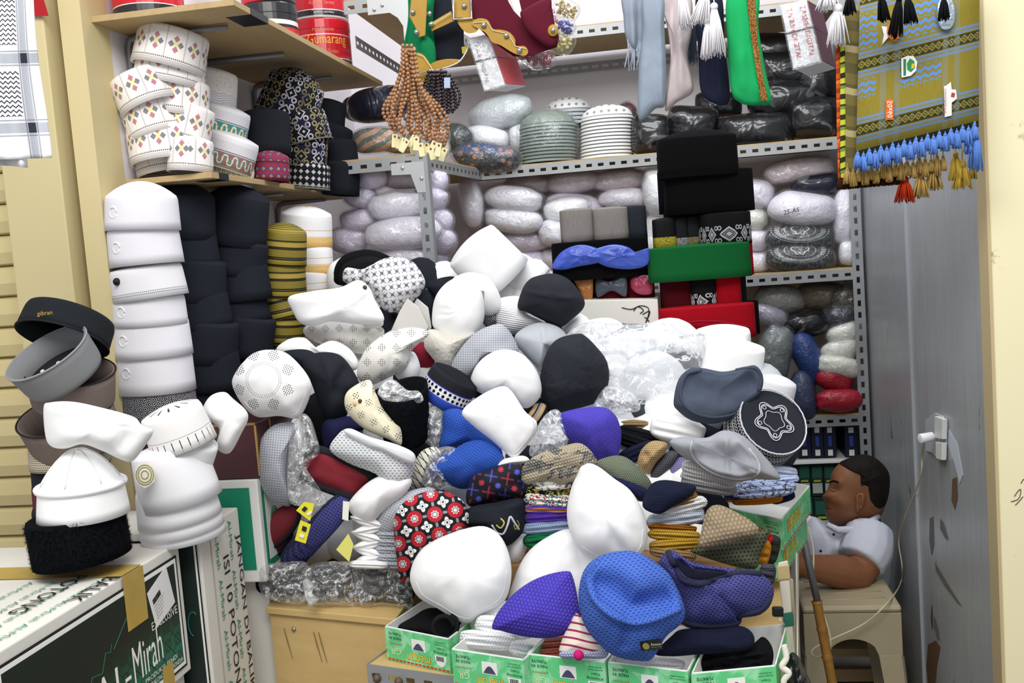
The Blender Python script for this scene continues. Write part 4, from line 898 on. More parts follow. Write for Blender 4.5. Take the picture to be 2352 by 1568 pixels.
NB = plain('23263F', .85)
o, P = pf('navy mesh cap with dark rim gaping open beside the blue one', [(1515, 1292), (1528, 1268), (1545, 1262), (1572, 1280), (1612, 1296), (1690, 1306), (1738, 1310), (1776, 1346), (1770, 1388), (1744, 1412), (1700, 1420), (1690, 1436), (1600, 1444), (1566, 1430), (1560, 1380), (1538, 1332)], 1.80, .07, NAVYM, folds=[([(1560, 1300), (1590, 1318), (1660, 1318)], -.05, 16), ([(1640, 1340), (1662, 1400)], -.014, 16), ([(1545, 1285), (1570, 1335), (1625, 1340), (1680, 1320)], .008, 9)], tv=.2, N=90, K=16)
seam('rim_binding', o, P, [(1535, 1268), (1550, 1300), (1570, 1332), (1612, 1340), (1655, 1326), (1700, 1316), (1745, 1318)], .006, NB); seam('rim_binding', o, P, [(1566, 1426), (1620, 1436), (1690, 1430), (1700, 1412), (1745, 1400), (1768, 1375)], .006, NB)
puff('opening_shade_patch', None, None, [(1550, 1282), (1575, 1302), (1640, 1310), (1670, 1316), (1620, 1330), (1576, 1324)], 1.745, .003, plain('151729', .95), parent=o)  # dark patch stands in for the shade inside the gaping cap
o, P = pf('cream and magenta striped beanie with pink pompom', [(1284, 1500), (1290, 1470), (1308, 1432), (1324, 1408), (1345, 1430), (1376, 1466), (1397, 1492), (1380, 1512), (1330, 1508), (1300, 1506)], 1.755, .03, stripes(['E6D9C6', '9A2F62'], .0135, -10, 'magenta_stripe', .001, .28), tv=.4, name='beanie')
puff('cuff', None, None, [(1284, 1502), (1300, 1492), (1340, 1496), (1395, 1492), (1388, 1512), (1335, 1512), (1295, 1512)], 1.735, .015, knit('B9C3E4', 200), parent=o)
b = MB(); b.sphere(at(1329, 1504, 1.71), .0095, 12, 8); b.build('pompom', fabric('C4246E', .9, 300), o, True)
for i, (y, m) in enumerate(((1498, 'E07A68'), (1484, 'DE8672'), (1470, 'E2927C'))): layer('salmon knitted cap %s in the box with the striped beanie' % ('lowest', 'in the middle', 'topmost')[i], 1268+6*i, y, 86-8*i, 20, 4, 1.815+.012*i, .014, stripes([m, 'C9A48C'], .012, 0, 'salmon%d' % i, .001, .3) if i == 2 else knit(m, 240))
pf('navy ribbed knit lying over the right hand boxes', [(1505, 1500), (1540, 1462), (1570, 1444), (1650, 1442), (1700, 1437), (1728, 1453), (1731, 1480), (1700, 1495), (1600, 1503), (1540, 1507)], 1.755, .03, NAVK, name='knitted_hat', ns=(.006, 2.5), tv=.5)
pf('crumpled black cloth cap filling the end box', [(1592, 1540), (1600, 1505), (1650, 1496), (1720, 1488), (1750, 1462), (1772, 1482), (1776, 1515), (1760, 1535), (1680, 1545)], 1.78, .03, BLK, name='knitted_hat', ns=(.012, 4), folds=[([(1610, 1520), (1680, 1510), (1760, 1500)], .01, 6), ([(1620, 1535), (1700, 1525)], -.01, 6)], tv=.6)
o, P = pf('black fleece cap rolled up in the front box', [(912, 1442), (948, 1416), (985, 1396), (1030, 1402), (1062, 1415), (1050, 1448), (1030, 1468), (970, 1455)], 1.965, .025, fabric('161719', .6, 300), name='rolled_hat', tv=.9)
b = MB(); c0 = at(1022, 1432, 1.9); b.tube([c0+RT*.019*math.cos(a)*(1+.06*a)+UP*.019*math.sin(a)*(1+.06*a)-fw*.02 for a in [i*.35 for i in range(22)]], .005, 8); b.build('rolled_end', fabric('1A1B1E', .6, 300), o, True)
for i, (x, y, w_, h, a, Y) in enumerate([(1120, 1470, 130, 44, -6, 1.86), (1160, 1440, 140, 50, -8, 1.89), (1130, 1420, 110, 56, 30, 1.93), (1200, 1490, 60, 36, -10, 1.83)]): layer(('white knitted cap at the bottom of the heaped box', 'white knitted cap in the middle of the heaped box', 'white knitted cap on top of the heaped box', 'white knitted cap at the end of the heaped box')[i], x, y, w_, h, a, Y, .028, WK)
layer('white knit showing below the blue mesh cap', 1490, 1522, 170, 34, -4, 1.77, .025, WK)

# --- right hand folded knits
pf('taupe crocheted cap on the olive one', [(1606, 1255), (1610, 1222), (1624, 1172), (1650, 1159), (1690, 1175), (1728, 1198), (1743, 1214), (1733, 1230), (1698, 1241), (1650, 1254)], 1.9, .03, knit('A08E74', 120, 10, .66), name='crocheted_hat', tv=.5)
pf('olive open-work crocheted cap under the taupe one', [(1585, 1264), (1620, 1250), (1700, 1240), (1736, 1222), (1768, 1214), (1762, 1240), (1746, 1272), (1736, 1306), (1690, 1301), (1622, 1281)], 1.93, .03, meshfab('4E5240', '24261C', 130, 5, .24, 1), name='crocheted_hat', tv=.4)
SPEC = [(1545, 1272, 110, 26, -8, 1.97, knit('A9895C', 230), 'tan folded knit at the bottom of the mustard pile'), (1550, 1250, 122, 30, 4, 1.975, knit('C29A38', 200), 'mustard folded knit above the tan one'), (1548, 1228, 120, 28, -3, 1.98, knit('C9A23C', 200), 'mustard folded knit below the rust one'), (1545, 1212, 112, 22, -4, 1.985, knit('A8641E', 220), 'rust folded knit in the mustard pile'),
        (1552, 1190, 136, 42, 8, 1.985, knit('CDD5E2', 230), 'pale blue folded knit on the mustard pile'), (1566, 1164, 120, 36, 14, 1.98, knit('F0F0F0', 230), 'white folded knit on the pale blue one'), (1555, 1148, 96, 34, 10, 1.975, knit('9A6C34', 230), 'brown folded knit under the navy one')]
for x, y, w_, h, a, Y, m, l in SPEC: layer(l, x, y, w_, h, a, Y, .03, m, 'folded_knit')
pf('navy folded knit on top of the mustard pile', [(1476, 1162), (1492, 1116), (1522, 1102), (1570, 1108), (1598, 1117), (1588, 1138), (1545, 1164), (1512, 1180)], 1.95, .025, NAVK, name='folded_knit', tv=.4)
SPEC = [(1262, 1236, 120, 40, 8, 2.03, knit('1F7A4C', 200), 'green folded knit at the bottom of the striped pile'), (1262, 1208, 130, 34, 6, 2.025, knit('9FB2D0', 220), 'light blue folded knit above the green one'), (1264, 1186, 122, 32, 4, 2.02, knit('5B3AA6', 220), 'purple folded knit in the striped pile'), (1262, 1168, 118, 24, 0, 2.015, stripes(['B5772F', '5B3AA6'], .012, 0, 'orange_purple'), 'orange and purple striped knit'), (1266, 1148, 126, 34, -4, 2.01, blotch(['E6E0D2', '2F5C70', 'E6E0D2', 'B02A2A', 'E6E0D2'], 60, 'teal_red_knit'), 'cream knit with teal and red motifs'), (1262, 1126, 110, 28, 4, 2.01, blotch(['15161A', '15161A', 'C9C23A', '8A4A2A', '6F86A8'], 90, 'dark_motif_knit'), 'black knit with yellow motifs'), (1280, 1106, 112, 40, 6, 2.0, blotch(['EDEAE4', 'EDEAE4', '57504A', 'E9D9DC', '57504A'], 80, 'white_sketch_knit'), 'white knit with black sketch motifs')]
for x, y, w_, h, a, Y, m, l in SPEC: layer(l, x, y, w_, h, a, Y, .03, m, 'folded_knit')
pf('camouflage knit cap on the striped pile', [(1197, 1098), (1204, 1066), (1240, 1041), (1290, 1025), (1330, 1017), (1356, 1034), (1372, 1064), (1345, 1078), (1330, 1106), (1290, 1116), (1240, 1106), (1212, 1112)], 1.99, .045, CAMO, name='folded_knit', folds=[([(1210, 1085), (1260, 1070), (1330, 1070)], -.008, 10)], ns=(.004, 2))
o, P = pf('olive knit cap with navy cuff between the pointed white cap and the folded piles', [(1366, 1068), (1392, 1050), (1430, 1047), (1465, 1070), (1494, 1104), (1499, 1130), (1486, 1152), (1440, 1142), (1398, 1112)], 2.06, .04, OLV, name='folded_knit')
puff('navy_cuff', None, None, [(1402, 1092), (1440, 1098), (1492, 1128), (1486, 1152), (1450, 1140), (1410, 1114)], 2.04, .03, knit('2A2C52', 230), parent=o)
pf('violet ribbed cap in front of the black pile', [(1289, 950), (1330, 938), (1380, 934), (1411, 950), (1426, 985), (1426, 1020), (1416, 1050), (1390, 1054), (1366, 1056), (1340, 1035), (1310, 1013), (1290, 984)], 2.2, .05, PURP2, ns=(.004, 2))
for x, y, w_, h, a, Y, m, l in [(1452, 975, 80, 22, 0, 2.32, knit('A58A62', 230), 'sand folded knit on top of the black pile'), (1470, 1000, 110, 34, -14, 2.29, BLK, 'black folded knit second in its pile'), (1468, 1018, 120, 34, -18, 2.27, BLK, 'black folded knit with curled fingers'), (1462, 1040, 90, 38, 24, 2.25, NAVK, 'dark navy folded knit under the black ones')]: layer(l, x, y, w_, h, a, Y, .035, m, 'folded_knit')
pf('tan twisted knit below the navy one', [(1464, 1060), (1475, 1030), (1500, 1012), (1532, 1018), (1528, 1040), (1510, 1060), (1490, 1086), (1470, 1078)], 2.2, .03, knit('BFA274', 200), name='folded_knit', folds=[([(1478, 1070), (1520, 1025)], .008, 7), ([(1485, 1045), (1500, 1075)], -.006, 6)], ns=(.006, 4))
pf('charcoal lace knit beside the tan one', [(1488, 1098), (1510, 1060), (1535, 1036), (1558, 1042), (1545, 1070), (1515, 1105), (1498, 1112)], 2.215, .03, knit('5A5960', 190), name='folded_knit')
pf('lavender knit next to the charcoal one', [(1512, 1105), (1530, 1075), (1558, 1050), (1580, 1058), (1572, 1095), (1540, 1108)], 2.225, .03, knit('8A83B4', 200), name='folded_knit')
layer('mustard knit edge under the lavender one', 1540, 1112, 70, 22, 4, 2.21, .03, knit('B58A2E', 200), 'folded_knit')
# grey gaping cap and pile under it
o, P = pf('grey neoprene cap pressed open on the folded pile', [(1538, 1016), (1560, 1003), (1590, 1004), (1625, 1004), (1662, 988), (1702, 998), (1742, 1032), (1792, 1094), (1770, 1102), (1735, 1100), (1690, 1106), (1630, 1086), (1592, 1062), (1560, 1042)], 2.06, .055, GREYN, folds=[([(1590, 1020), (1600, 1055), (1640, 1085), (1700, 1096), (1742, 1085), (1738, 1050), (1700, 1012)], .012, 9), ([(1620, 1040), (1680, 1055)], -.03, 28), ([(1668, 1010), (1672, 1085)], .007, 6)], N=96, K=18)
seam('rim_binding', o, P, [(1590, 1012), (1588, 1040), (1610, 1068), (1650, 1090), (1700, 1099), (1740, 1088), (1742, 1062), (1720, 1030)], .003, plain('AFB1B8', .8))
for x, y, w_, h, a, Y, m, l in [(1628, 1116, 130, 34, -10, 2.1, rib('8E8E92', 200), 'grey striped knit at the bottom under the neoprene cap'), (1628, 1100, 132, 34, -12, 2.095, rib('B8B8BA', 200), 'pale grey striped knit in the middle under the neoprene cap'), (1625, 1082, 124, 36, -14, 2.09, rib('C9C9C8', 180), 'silver striped knit touching the neoprene cap'),
        (1752, 1124, 150, 40, 4, 2.2, blotch(['A7B6DC', 'A7B6DC', '4A4C58', 'A7B6DC', '4A4C58'], 70, 'blue_zigzag_knit'), 'light blue knit with dark zigzags'), (1770, 1104, 130, 28, 6, 2.215, blotch(['B4C0E0', 'B4C0E0', 'B4C0E0', '5A5C68'], 60, 'blue_zigzag_knit2'), 'light blue knit folded double on the zigzag one'), (1800, 1084, 66, 30, -8, 2.22, knit('C6D2EA', 230), 'pale blue knit with tan butterfly'), (1700, 1138, 110, 22, 0, 2.22, knit('3F3A78', 230), 'violet blue knit inside the torn box'), (1660, 1142, 70, 24, 0, 2.235, knit('C9A23A', 200), 'mustard knit inside the torn box'), (1740, 1146, 120, 26, 4, 2.225, knit('C97A24', 200), 'orange knit inside the torn box'), (1796, 1140, 60, 30, 14, 2.26, knit('22264A', 230), 'navy knit inside the torn box')]: layer(l, x, y, w_, h, a, Y, .03, m, 'folded_knit')
# red, orange, dark strays by the lower green box
for x, y, w_, h, a, Y, m, l in [(1752, 1236, 44, 40, 30, 1.98, knit('C4242C', 220), 'red knit peeping out beside the olive crocheted cap'), (1752, 1268, 36, 60, -10, 1.97, knit('D08A2C', 220), 'orange knit peeping out beside the olive crocheted cap'), (1772, 1262, 36, 70, -12, 2.0, knit('3A3A34', 220), 'dark knit behind the orange one'), (1762, 1318, 40, 50, -10, 1.84, knit('4A4850', 200), 'charcoal knit hanging at the table side')]: layer(l, x, y, w_, h, a, Y, .025, m, 'folded_knit')
# --- middle and back of the heap
o, P = pf('slate neoprene bowl cap with piped rim', [(1547, 922), (1558, 872), (1584, 846), (1614, 845), (1660, 853), (1700, 846), (1735, 839), (1753, 866), (1746, 902), (1712, 932), (1690, 956), (1640, 973), (1590, 966), (1556, 942)], 2.22, .06, SLATE, folds=[([(1600, 885), (1660, 900), (1720, 880)], -.035, 34), ([(1562, 880), (1560, 925), (1600, 952), (1650, 962)], .006, 8)], N=90, K=16)
seam('rim_piping', o, P, [(1612, 850), (1580, 858), (1566, 885), (1565, 915), (1590, 945), (1640, 958), (1690, 948), (1715, 925)], .004, plain('3E4656', .8)); seam('rim_piping', o, P, [(1690, 850), (1730, 845), (1748, 866), (1742, 896)], .004, plain('3E4656', .8))
def rope():
    u, v = uv(); s = .008; x = frac(u/s)-.5; y = frac(v/.016)-.5; d = sq(x*x+y*y*1.2); k = mx((d < .42)*(d > .26), lines_at(v, (.004, .024, .046), .0012)); return dict(col=mixc(k, lin('17181E'), lin('C9CAD0')), rough=.85)
t, P = capi('round_cap', 'round black cap with white star outline on its flat crown', 1757, 968, 168, 78, 2.24, mk('white_rope_band', rope), -20, 62, top=fabric('2A2C33', .2), taper=.94, ch=.006, tilt=62) if 0 else cap('round_cap', 'round black cap with white star outline on its flat crown', 'cap', 1757, 985, 2.23, .083, .075, mk('white_rope_band', rope), top=fabric('2A2C33', .2), up=rv(-25), tilt=58, taper=.95, ch=.006)
hh = .0375+.0075
for r_, nm in ((.44, 'white_star_line'), (.50, 'white_star_line')):
    b = MB(); b.tube([P(a, r_*(1+.2*math.cos(5*a))*.95, hh) for a in [i*2*PI/60 for i in range(61)]], .0011, 5, False); b.build(nm, plain('D6D7DC', .8), t, True)
b = MB(); b.tube([P(a, .27*(1+.12*math.cos(5*a)), hh) for a in [i*2*PI/40 for i in range(41)]], .0008, 5, False); b.build('inner_line', plain('D6D7DC', .8), t, True)
for k in range(5):
    b = MB(); c0 = P(k*2*PI/5, .42, hh); e = P(0, 1, 0)-P(0, 0, 0); f = P(PI/2, 1, 0)-P(0, 0, 0); b.tube([c0+e*.05*math.cos(a*.7)+f*.05*math.sin(a*.7) for a in range(10)], .0009, 5); b.build('star_ring', plain('D6D7DC', .8), t, True)
b = MB(); b.tube([P(i*2*PI/60, .93, hh-.004+.0012*(i % 2)) for i in range(61)], .002, 5, False); b.build('crown_edge_stitch', plain('C9CAD0', .8), t, True)
capi('white_skullcap', 'ribbed white cap standing behind the round black star cap', 1775, 920, 92, 96, 2.36, rib('E2E1E6', 260, 90, .3, .9), -12, 8, taper=.94)
layer('plain white cap lying flat between slate bowl and black knits', 1556, 988, 130, 64, -12, 2.27, .045, WP, 'skullcap')
capi('white_skullcap', 'tall white cap with flat crown behind the slate bowl', 1682, 838, 138, 100, 2.42, WP, -8, 12, taper=.95, ch=.008)
capi('white_skullcap', 'white cap half covered by the clear bag', 1660, 800, 130, 84, 2.52, WP, 4, 12, taper=.95)
pf('square-crowned black quilted cap in the middle of the heap', [(1240, 880), (1245, 840), (1260, 800), (1285, 776), (1328, 766), (1345, 772), (1372, 798), (1394, 830), (1399, 870), (1386, 908), (1350, 934), (1300, 948), (1262, 942), (1244, 916)], 2.33, .085, mk('black_quilt', lambda: dict(col=mixc(sstep(.1, .2, vor(comb(uv()[0], uv()[1], 0), 90)), lin('1A1D23'), lin('25282F')), rough=.95, bump=vor(comb(uv()[0], uv()[1], 0), 90), bs=.4, bd=.003)), folds=[([(1330, 770), (1346, 838), (1342, 896)], .006, 7), ([(1250, 886), (1342, 898), (1392, 880)], .005, 6), ([(1262, 806), (1300, 800), (1345, 838)], .004, 6)], p=2.4)
pf('white cap with faint circular stitching above the folded white one', [(1082, 882), (1090, 845), (1120, 814), (1160, 802), (1202, 815), (1236, 858), (1243, 905), (1215, 936), (1188, 930), (1150, 905), (1110, 905)], 2.26, .06, WP)
pf('flat folded white cap resting across the blue mesh caps', [(1061, 946), (1100, 910), (1150, 887), (1175, 898), (1206, 944), (1233, 970), (1226, 1002), (1196, 1040), (1178, 1052), (1130, 1012), (1085, 976)], 2.1, .03, WP, p=3, q=.45, hem=(4, 9), folds=[([(1190, 1035), (1222, 985)], .004, 6)])
pf('blue mesh cap folded behind the flat white cap', [(1013, 1030), (1016, 985), (1021, 944), (1062, 942), (1100, 985), (1152, 1032), (1140, 1060), (1080, 1020)], 2.17, .03, BLUEM2)
pf('blue mesh cap curled around crumpled plastic', [(984, 1080), (1012, 1050), (1045, 1030), (1075, 1014), (1112, 1012), (1152, 1040), (1156, 1075), (1112, 1110), (1062, 1123), (1012, 1102)], 2.1, .05, BLUEM2, uvrot=-15)
o, P = pf('black cap printed with red and blue crosses', [(1070, 1142), (1086, 1096), (1130, 1076), (1180, 1064), (1206, 1075), (1209, 1110), (1212, 1142), (1150, 1150), (1085, 1164)], 2.04, .05, CR2, p=2.6)
o, P = pf('black cap embroidered with silver scrolls', [(1062, 1202), (1078, 1166), (1140, 1152), (1200, 1144), (1208, 1190), (1198, 1226), (1162, 1254), (1130, 1236), (1096, 1214)], 2.02, .055, BC, p=2.6, folds=[([(1085, 1172), (1150, 1165), (1205, 1158)], .005, 6)])
seam('silver_scroll', o, P, [(1130, 1205), (1142, 1222), (1156, 1225), (1166, 1205), (1172, 1186), (1182, 1200), (1192, 1215)], .0022, plain('C9C9CC', .6)); seam('gold_scroll', o, P, [(1140, 1205), (1150, 1212), (1158, 1200), (1150, 1190)], .0016, plain('C9BE4A', .6)); seam('gold_scroll', o, P, [(1180, 1205), (1184, 1215), (1192, 1205), (1188, 1195)], .0013, plain('9A923A', .6))
pf('red, white and black octagon-print cap at the front of the heap', [(904, 1205), (914, 1170), (940, 1144), (985, 1127), (1030, 1131), (1062, 1150), (1079, 1182), (1072, 1212), (1040, 1240), (1000, 1262), (962, 1285), (946, 1310), (922, 1338), (910, 1275)], 2.0, .08, OCT, p=2.3, folds=[([(908, 1222), (950, 1228), (1000, 1222), (1060, 1212)], .006, 8)], tv=.2)
# white folded column and grey folded column
for i in range(6): layer('white folded cap in the zigzag column under the curled white cap', 846+3*(i % 2), 1198+17*i, 88-3*i, 26, (-16, 12)[i % 2], 2.075+.004*i, .035, WP, 'folded_hat', 'white folded caps in the zigzag column', wob=.01, e=1.5)
pf('curled white cap on top of the zigzag column', [(800, 1158), (832, 1118), (872, 1092), (920, 1082), (946, 1104), (925, 1140), (880, 1176), (846, 1206), (815, 1188)], 2.06, .045, WP, folds=[([(830, 1180), (900, 1110)], .005, 12)])
layer('white folded cap flat at the foot of the zigzag column', 846, 1296, 92, 20, -2, 2.06, .035, WP)
pf('pale grey mesh cap on top of the grey folded column', [(860, 1212), (866, 1185), (890, 1152), (930, 1130), (985, 1118), (1000, 1130), (950, 1145), (918, 1175), (908, 1226), (880, 1232)], 2.075, .04, GREYM)
for i in range(5): layer('pale grey mesh cap folded in the column beside the octagon print', 896, 1228+17*i, 74, 22, -3, 2.08+.003*i, .035, GREYM, 'folded_hat', 'grey mesh caps in a folded column', wob=.01)
o, P = pf('pale grey mesh cap with smooth white rim lying across the maroon one', [(758, 1034), (772, 1002), (800, 984), (850, 1004), (910, 1020), (950, 1040), (953, 1068), (936, 1112), (905, 1122), (862, 1088), (802, 1064)], 2.06, .05, WGM, uvrot=15)
puff('smooth_rim', None, None, [(790, 992), (806, 984), (850, 1003), (910, 1020), (950, 1040), (952, 1064), (925, 1060), (880, 1040), (825, 1020)], 2.03, .03, fabric('E8EAEE', .1), parent=o)
o, P = pf('maroon and black folded cap below the grey mesh one', [(696, 1092), (704, 1052), (728, 1028), (780, 1048), (832, 1074), (864, 1096), (846, 1116), (816, 1146), (770, 1132), (712, 1106)], 2.1, .04, fabric('7E2A33', .25), p=2.8)
for pts in ([(706, 1048), (728, 1033), (780, 1052), (860, 1096)], [(698, 1094), (740, 1116), (814, 1142)]): seam('black_edging', o, P, pts, .011, fabric('232529', .2))
o, P = pf('grey mesh cap standing on edge in clear plastic', [(589, 1085), (591, 1040), (604, 1000), (634, 974), (682, 973), (672, 1010), (662, 1060), (661, 1110), (668, 1160), (626, 1152), (600, 1126)], 2.12, .06, GREYM, uvrot=20)
seam('edge', o, P, [(680, 976), (668, 1015), (660, 1060), (660, 1110), (666, 1156)], .004, plain('8F939C', .8))
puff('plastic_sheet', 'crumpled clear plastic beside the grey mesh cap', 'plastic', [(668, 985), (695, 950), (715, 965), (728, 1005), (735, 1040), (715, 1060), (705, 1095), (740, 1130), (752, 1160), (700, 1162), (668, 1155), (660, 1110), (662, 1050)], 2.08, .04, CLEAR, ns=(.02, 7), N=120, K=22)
for i, (x, y, a) in enumerate([(640, 1208, 48), (628, 1248, 46), (610, 1272, 44)]):
    o, P = puff('folded_hat', ('maroon folded cap with black edge, topmost of three', 'maroon folded cap with black edge, between two others', 'maroon folded cap with black edge, lowest of three')[i], 'cap', ell(x, y, 124-18*i, 62-12*i, a, 16, 2.2), 2.15+.02*i, .03, fabric('6E2A30', .25))
    q = ell(x, y, 120-18*i, 58-12*i, a, 16, 2.2); seam('black_edging', o, P, [q[k % len(q)] for k in range(-1, 9)], .006, fabric('1E2024', .2))
for i in range(5):
    x, y = 752-16*i, 1196+17*i; o, P = puff('folded_hat', 'navy mesh cap in the slanted folded row with yellow tags', 'cap', ell(x, y, 150-12*i, 58, 50, 18, 2.4), 2.08+.018*i, .022, NAVYM, 'navy mesh caps in the slanted row')
    q = ell(x, y, 146-12*i, 54, 50, 18, 2.4); seam('edge', o, P, [q[k % len(q)] for k in range(9, 19)], .004, NB)
for pts, lab in (([(680, 1172), (698, 1152), (722, 1156), (712, 1196)], 'yellow paper tag with cap drawing above its twin'), ([(690, 1194), (714, 1204), (702, 1248), (677, 1240)], 'yellow paper tag hanging on the navy mesh row')):
    s_ = slab('paper_tag', lab, 'tag', pts, 2.0, .0008, plain('E8E03A', .5)); P4 = [at(x, y, 1.9985) for x, y in pts]; u_, v_ = P4[1]-P4[0], P4[3]-P4[0]
    patch(s_, [P4[0]+u_*.35+v_*.2, P4[0]+u_*.75+v_*.2, P4[0]+u_*.75+v_*.42, P4[0]+u_*.35+v_*.42], plain('2A2B30', .5), 'printed_cap', .0005); patch(s_, [P4[0]+u_*.3+v_*.6, P4[0]+u_*.7+v_*.6, P4[0]+u_*.7+v_*.75, P4[0]+u_*.3+v_*.75], WHITE, 'printed_logo', .0005)
for pts, lab, m in (([(788, 1150), (802, 1152), (800, 1196), (786, 1192)], 'white paper tag sticking up beside the curled white cap', 'F2F1E4'), ([(772, 1262), (800, 1225), (812, 1250), (802, 1290)], 'yellow and white paper tag below the zigzag column', 'E6E27A')): slab('paper_tag', lab, 'tag', pts, 2.03, .0008, plain(m, .5))
# cream perforated, fur bowl, dotted, black soft ones
o, P = pf('cream perforated cap with eyelet leaning on the black fleece cap', [(792, 932), (794, 905), (814, 886), (848, 872), (862, 900), (882, 940), (906, 970), (921, 986), (921, 1022), (890, 1008), (842, 988), (806, 958)], 2.1, .05, PERF, uvrot=-30)
b = MB(); b.sphere(P.surf(827, 921, .001), .005); b.build('eyelet', plain('4A3A30', .4), o, True); b = MB(); b.sphere(P.surf(816, 926, .0), .006); b.build('badge', plain('D9B98A', .4), o, True)
t, P = cap('fleece_cap', 'black fleece cap upside down, stuffed with clear plastic', 'cap', 928, 952, 2.16, .064, .125, FUR, up=rv(186), tilt=-24, taper=.85, ch=.004, wob=.09, el=.9)
fuzz(t, P, .064, .125, FUR, 1600, .004)
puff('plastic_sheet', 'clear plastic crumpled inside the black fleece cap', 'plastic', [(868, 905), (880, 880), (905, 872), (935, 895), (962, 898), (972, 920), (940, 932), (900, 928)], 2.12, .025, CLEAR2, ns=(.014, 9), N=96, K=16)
pf('white cap with rosettes of fine perforation', [(533, 882), (544, 850), (562, 828), (580, 812), (612, 803), (655, 809), (692, 842), (714, 877), (713, 905), (698, 944), (681, 961), (640, 955), (590, 957), (556, 928)], 2.1, .075, ROS, c=(605, 872), p=2.3, hem=(7, 14), folds=[([(535, 905), (580, 945), (640, 940), (700, 905)], .004, 7)], K=14)
pf('soft black cap crumpled beside the rosette cap', [(694, 832), (722, 811), (770, 811), (800, 834), (826, 886), (802, 920), (796, 955), (762, 972), (736, 938), (716, 882)], 2.2, .06, fabric('24272D', .2), folds=[([(745, 820), (760, 880), (770, 960)], .008, 10), ([(790, 850), (770, 900)], -.012, 14)], ns=(.004, 2))
pf('black cap squeezed behind the rosette cap', [(648, 812), (680, 802), (715, 806), (735, 830), (725, 860), (690, 850)], 2.26, .05, BC)
pf('dark navy cap below the crumpled black one', [(738, 992), (748, 965), (790, 955), (818, 962), (835, 985), (800, 998), (770, 1018), (748, 1030)], 2.19, .04, fabric('24264A', .2))
pf('black cap filling the gap under the crumpled black one', [(700, 935), (740, 930), (775, 965), (770, 1010), (740, 1050), (705, 1010)], 2.26, .04, fabric('15161A', .2))
pf('cream cap with perforated side and gold crown below the peaked white one', [(696, 762), (710, 745), (752, 738), (800, 735), (850, 745), (882, 756), (872, 790), (834, 812), (785, 802), (722, 784)], 2.45, .06, PERFW)
o, P = pf('white peaked cap folded open', [(663, 682), (720, 668), (780, 660), (822, 643), (848, 660), (862, 690), (882, 736), (832, 745), (762, 738), (722, 748), (690, 742), (672, 715)], 2.36, .04, WP, folds=[([(700, 735), (760, 722), (815, 690), (845, 660)], .008, 10)], p=2.6)
b = MB(); b.sphere(P.surf(838, 660, .002), .006); b.build('eyelet', plain('4A4032', .3), o, True)
pf('white perforated flap of a cap under the peaked one', [(822, 690), (850, 680), (880, 735), (870, 752), (835, 748)], 2.4, .03, PERFW)
pf('white cap patterned with grey star checks', [(834, 640), (858, 606), (900, 590), (945, 599), (970, 630), (976, 655), (957, 686), (920, 711), (890, 716), (864, 690), (846, 664)], 2.5, .07, STAR, folds=[([(836, 642), (880, 665), (930, 668), (974, 655)], .006, 6)])
pf('second star-checked cap folded behind the first', [(787, 640), (795, 615), (830, 618), (862, 606), (840, 640), (830, 655), (800, 652)], 2.56, .03, STAR)
for i, (d_, m) in enumerate(((0, '0E0F12'), (14, '17181C'), (26, '0C0D10'))): pf(('black felt cap outermost of the nested black arcs', 'black felt cap in the middle of the nested black arcs', 'black felt cap innermost of the nested black arcs')[i], [(766+d_, 650), (772+d_, 606+d_*.4), (800+d_*.7, 581+d_), (848, 573+d_), (894, 588+d_*.9), (905, 605+d_*.6), (880, 620+d_), (840, 640), (800+d_, 660)], 2.66-.03*i, .05, fabric(m, .1))
# big white cylinder, oval white, black flat-topped, greys
t, P = cap('white_skullcap', 'large white cap tilted on its side with a fold line', 'cap', 1120, 603, 2.58, .084, .13, fabric('F6F6F7', .2), up=rv(44), tilt=12, taper=.93, ch=.015)
t, P = cap('white_skullcap', 'white cap peeping out beyond the large tilted one', 'cap', 1205, 640, 2.66, .06, .09, fabric('F0F0F2', .2), up=rv(58), tilt=-6, taper=.95)
pf('white pleated oval cap face standing upright', [(992, 735), (1000, 682), (1030, 646), (1072, 634), (1104, 664), (1113, 716), (1102, 758), (1070, 790), (1032, 782), (1002, 760)], 2.4, .05, WP, folds=[([(1000, 700), (1035, 702)], .003, 3), ([(1000, 715), (1040, 717)], .003, 3), ([(1000, 730), (1040, 732)], .003, 3)])
pf('white cap rim curling over the pleated oval', [(1040, 640), (1078, 625), (1122, 638), (1148, 678), (1147, 714), (1112, 722), (1108, 668), (1076, 645)], 2.47, .04, WP)
pf('black and white banded cap behind the curling rim', [(1105, 722), (1146, 700), (1146, 745), (1118, 752)], 2.5, .03, mk('black_white_check_band', maze))
pf('black flat-topped cap with concentric stitching', [(1189, 706), (1198, 668), (1212, 645), (1232, 634), (1272, 628), (1308, 643), (1338, 680), (1341, 706), (1312, 735), (1286, 751), (1250, 737), (1212, 718)], 2.45, .08, mk('black_stitched', lambda: dict(col=lin('22252C'), rough=.9, bump=ab(sin(sq(uv()[0]*uv()[0]+(uv()[1]-.03)*(uv()[1]-.03))*1300)), bs=.25, bd=.001)), folds=[([(1196, 668), (1240, 676), (1300, 684), (1338, 684)], .006, 6)], p=2.6)
pf('white finely pleated cap below the black flat-topped one', [(1132, 700), (1150, 684), (1195, 682), (1215, 718), (1255, 742), (1240, 765), (1170, 768), (1135, 745)], 2.5, .05, rib('F3F1F6', 190, 80, .5, .9))
pf('pale grey soft beanie with centre seam', [(1182, 782), (1198, 756), (1240, 740), (1282, 750), (1306, 778), (1292, 800), (1262, 806), (1248, 850), (1216, 828)], 2.42, .055, LGREY, folds=[([(1245, 742), (1250, 780), (1240, 840)], .006, 6)], name='beanie')
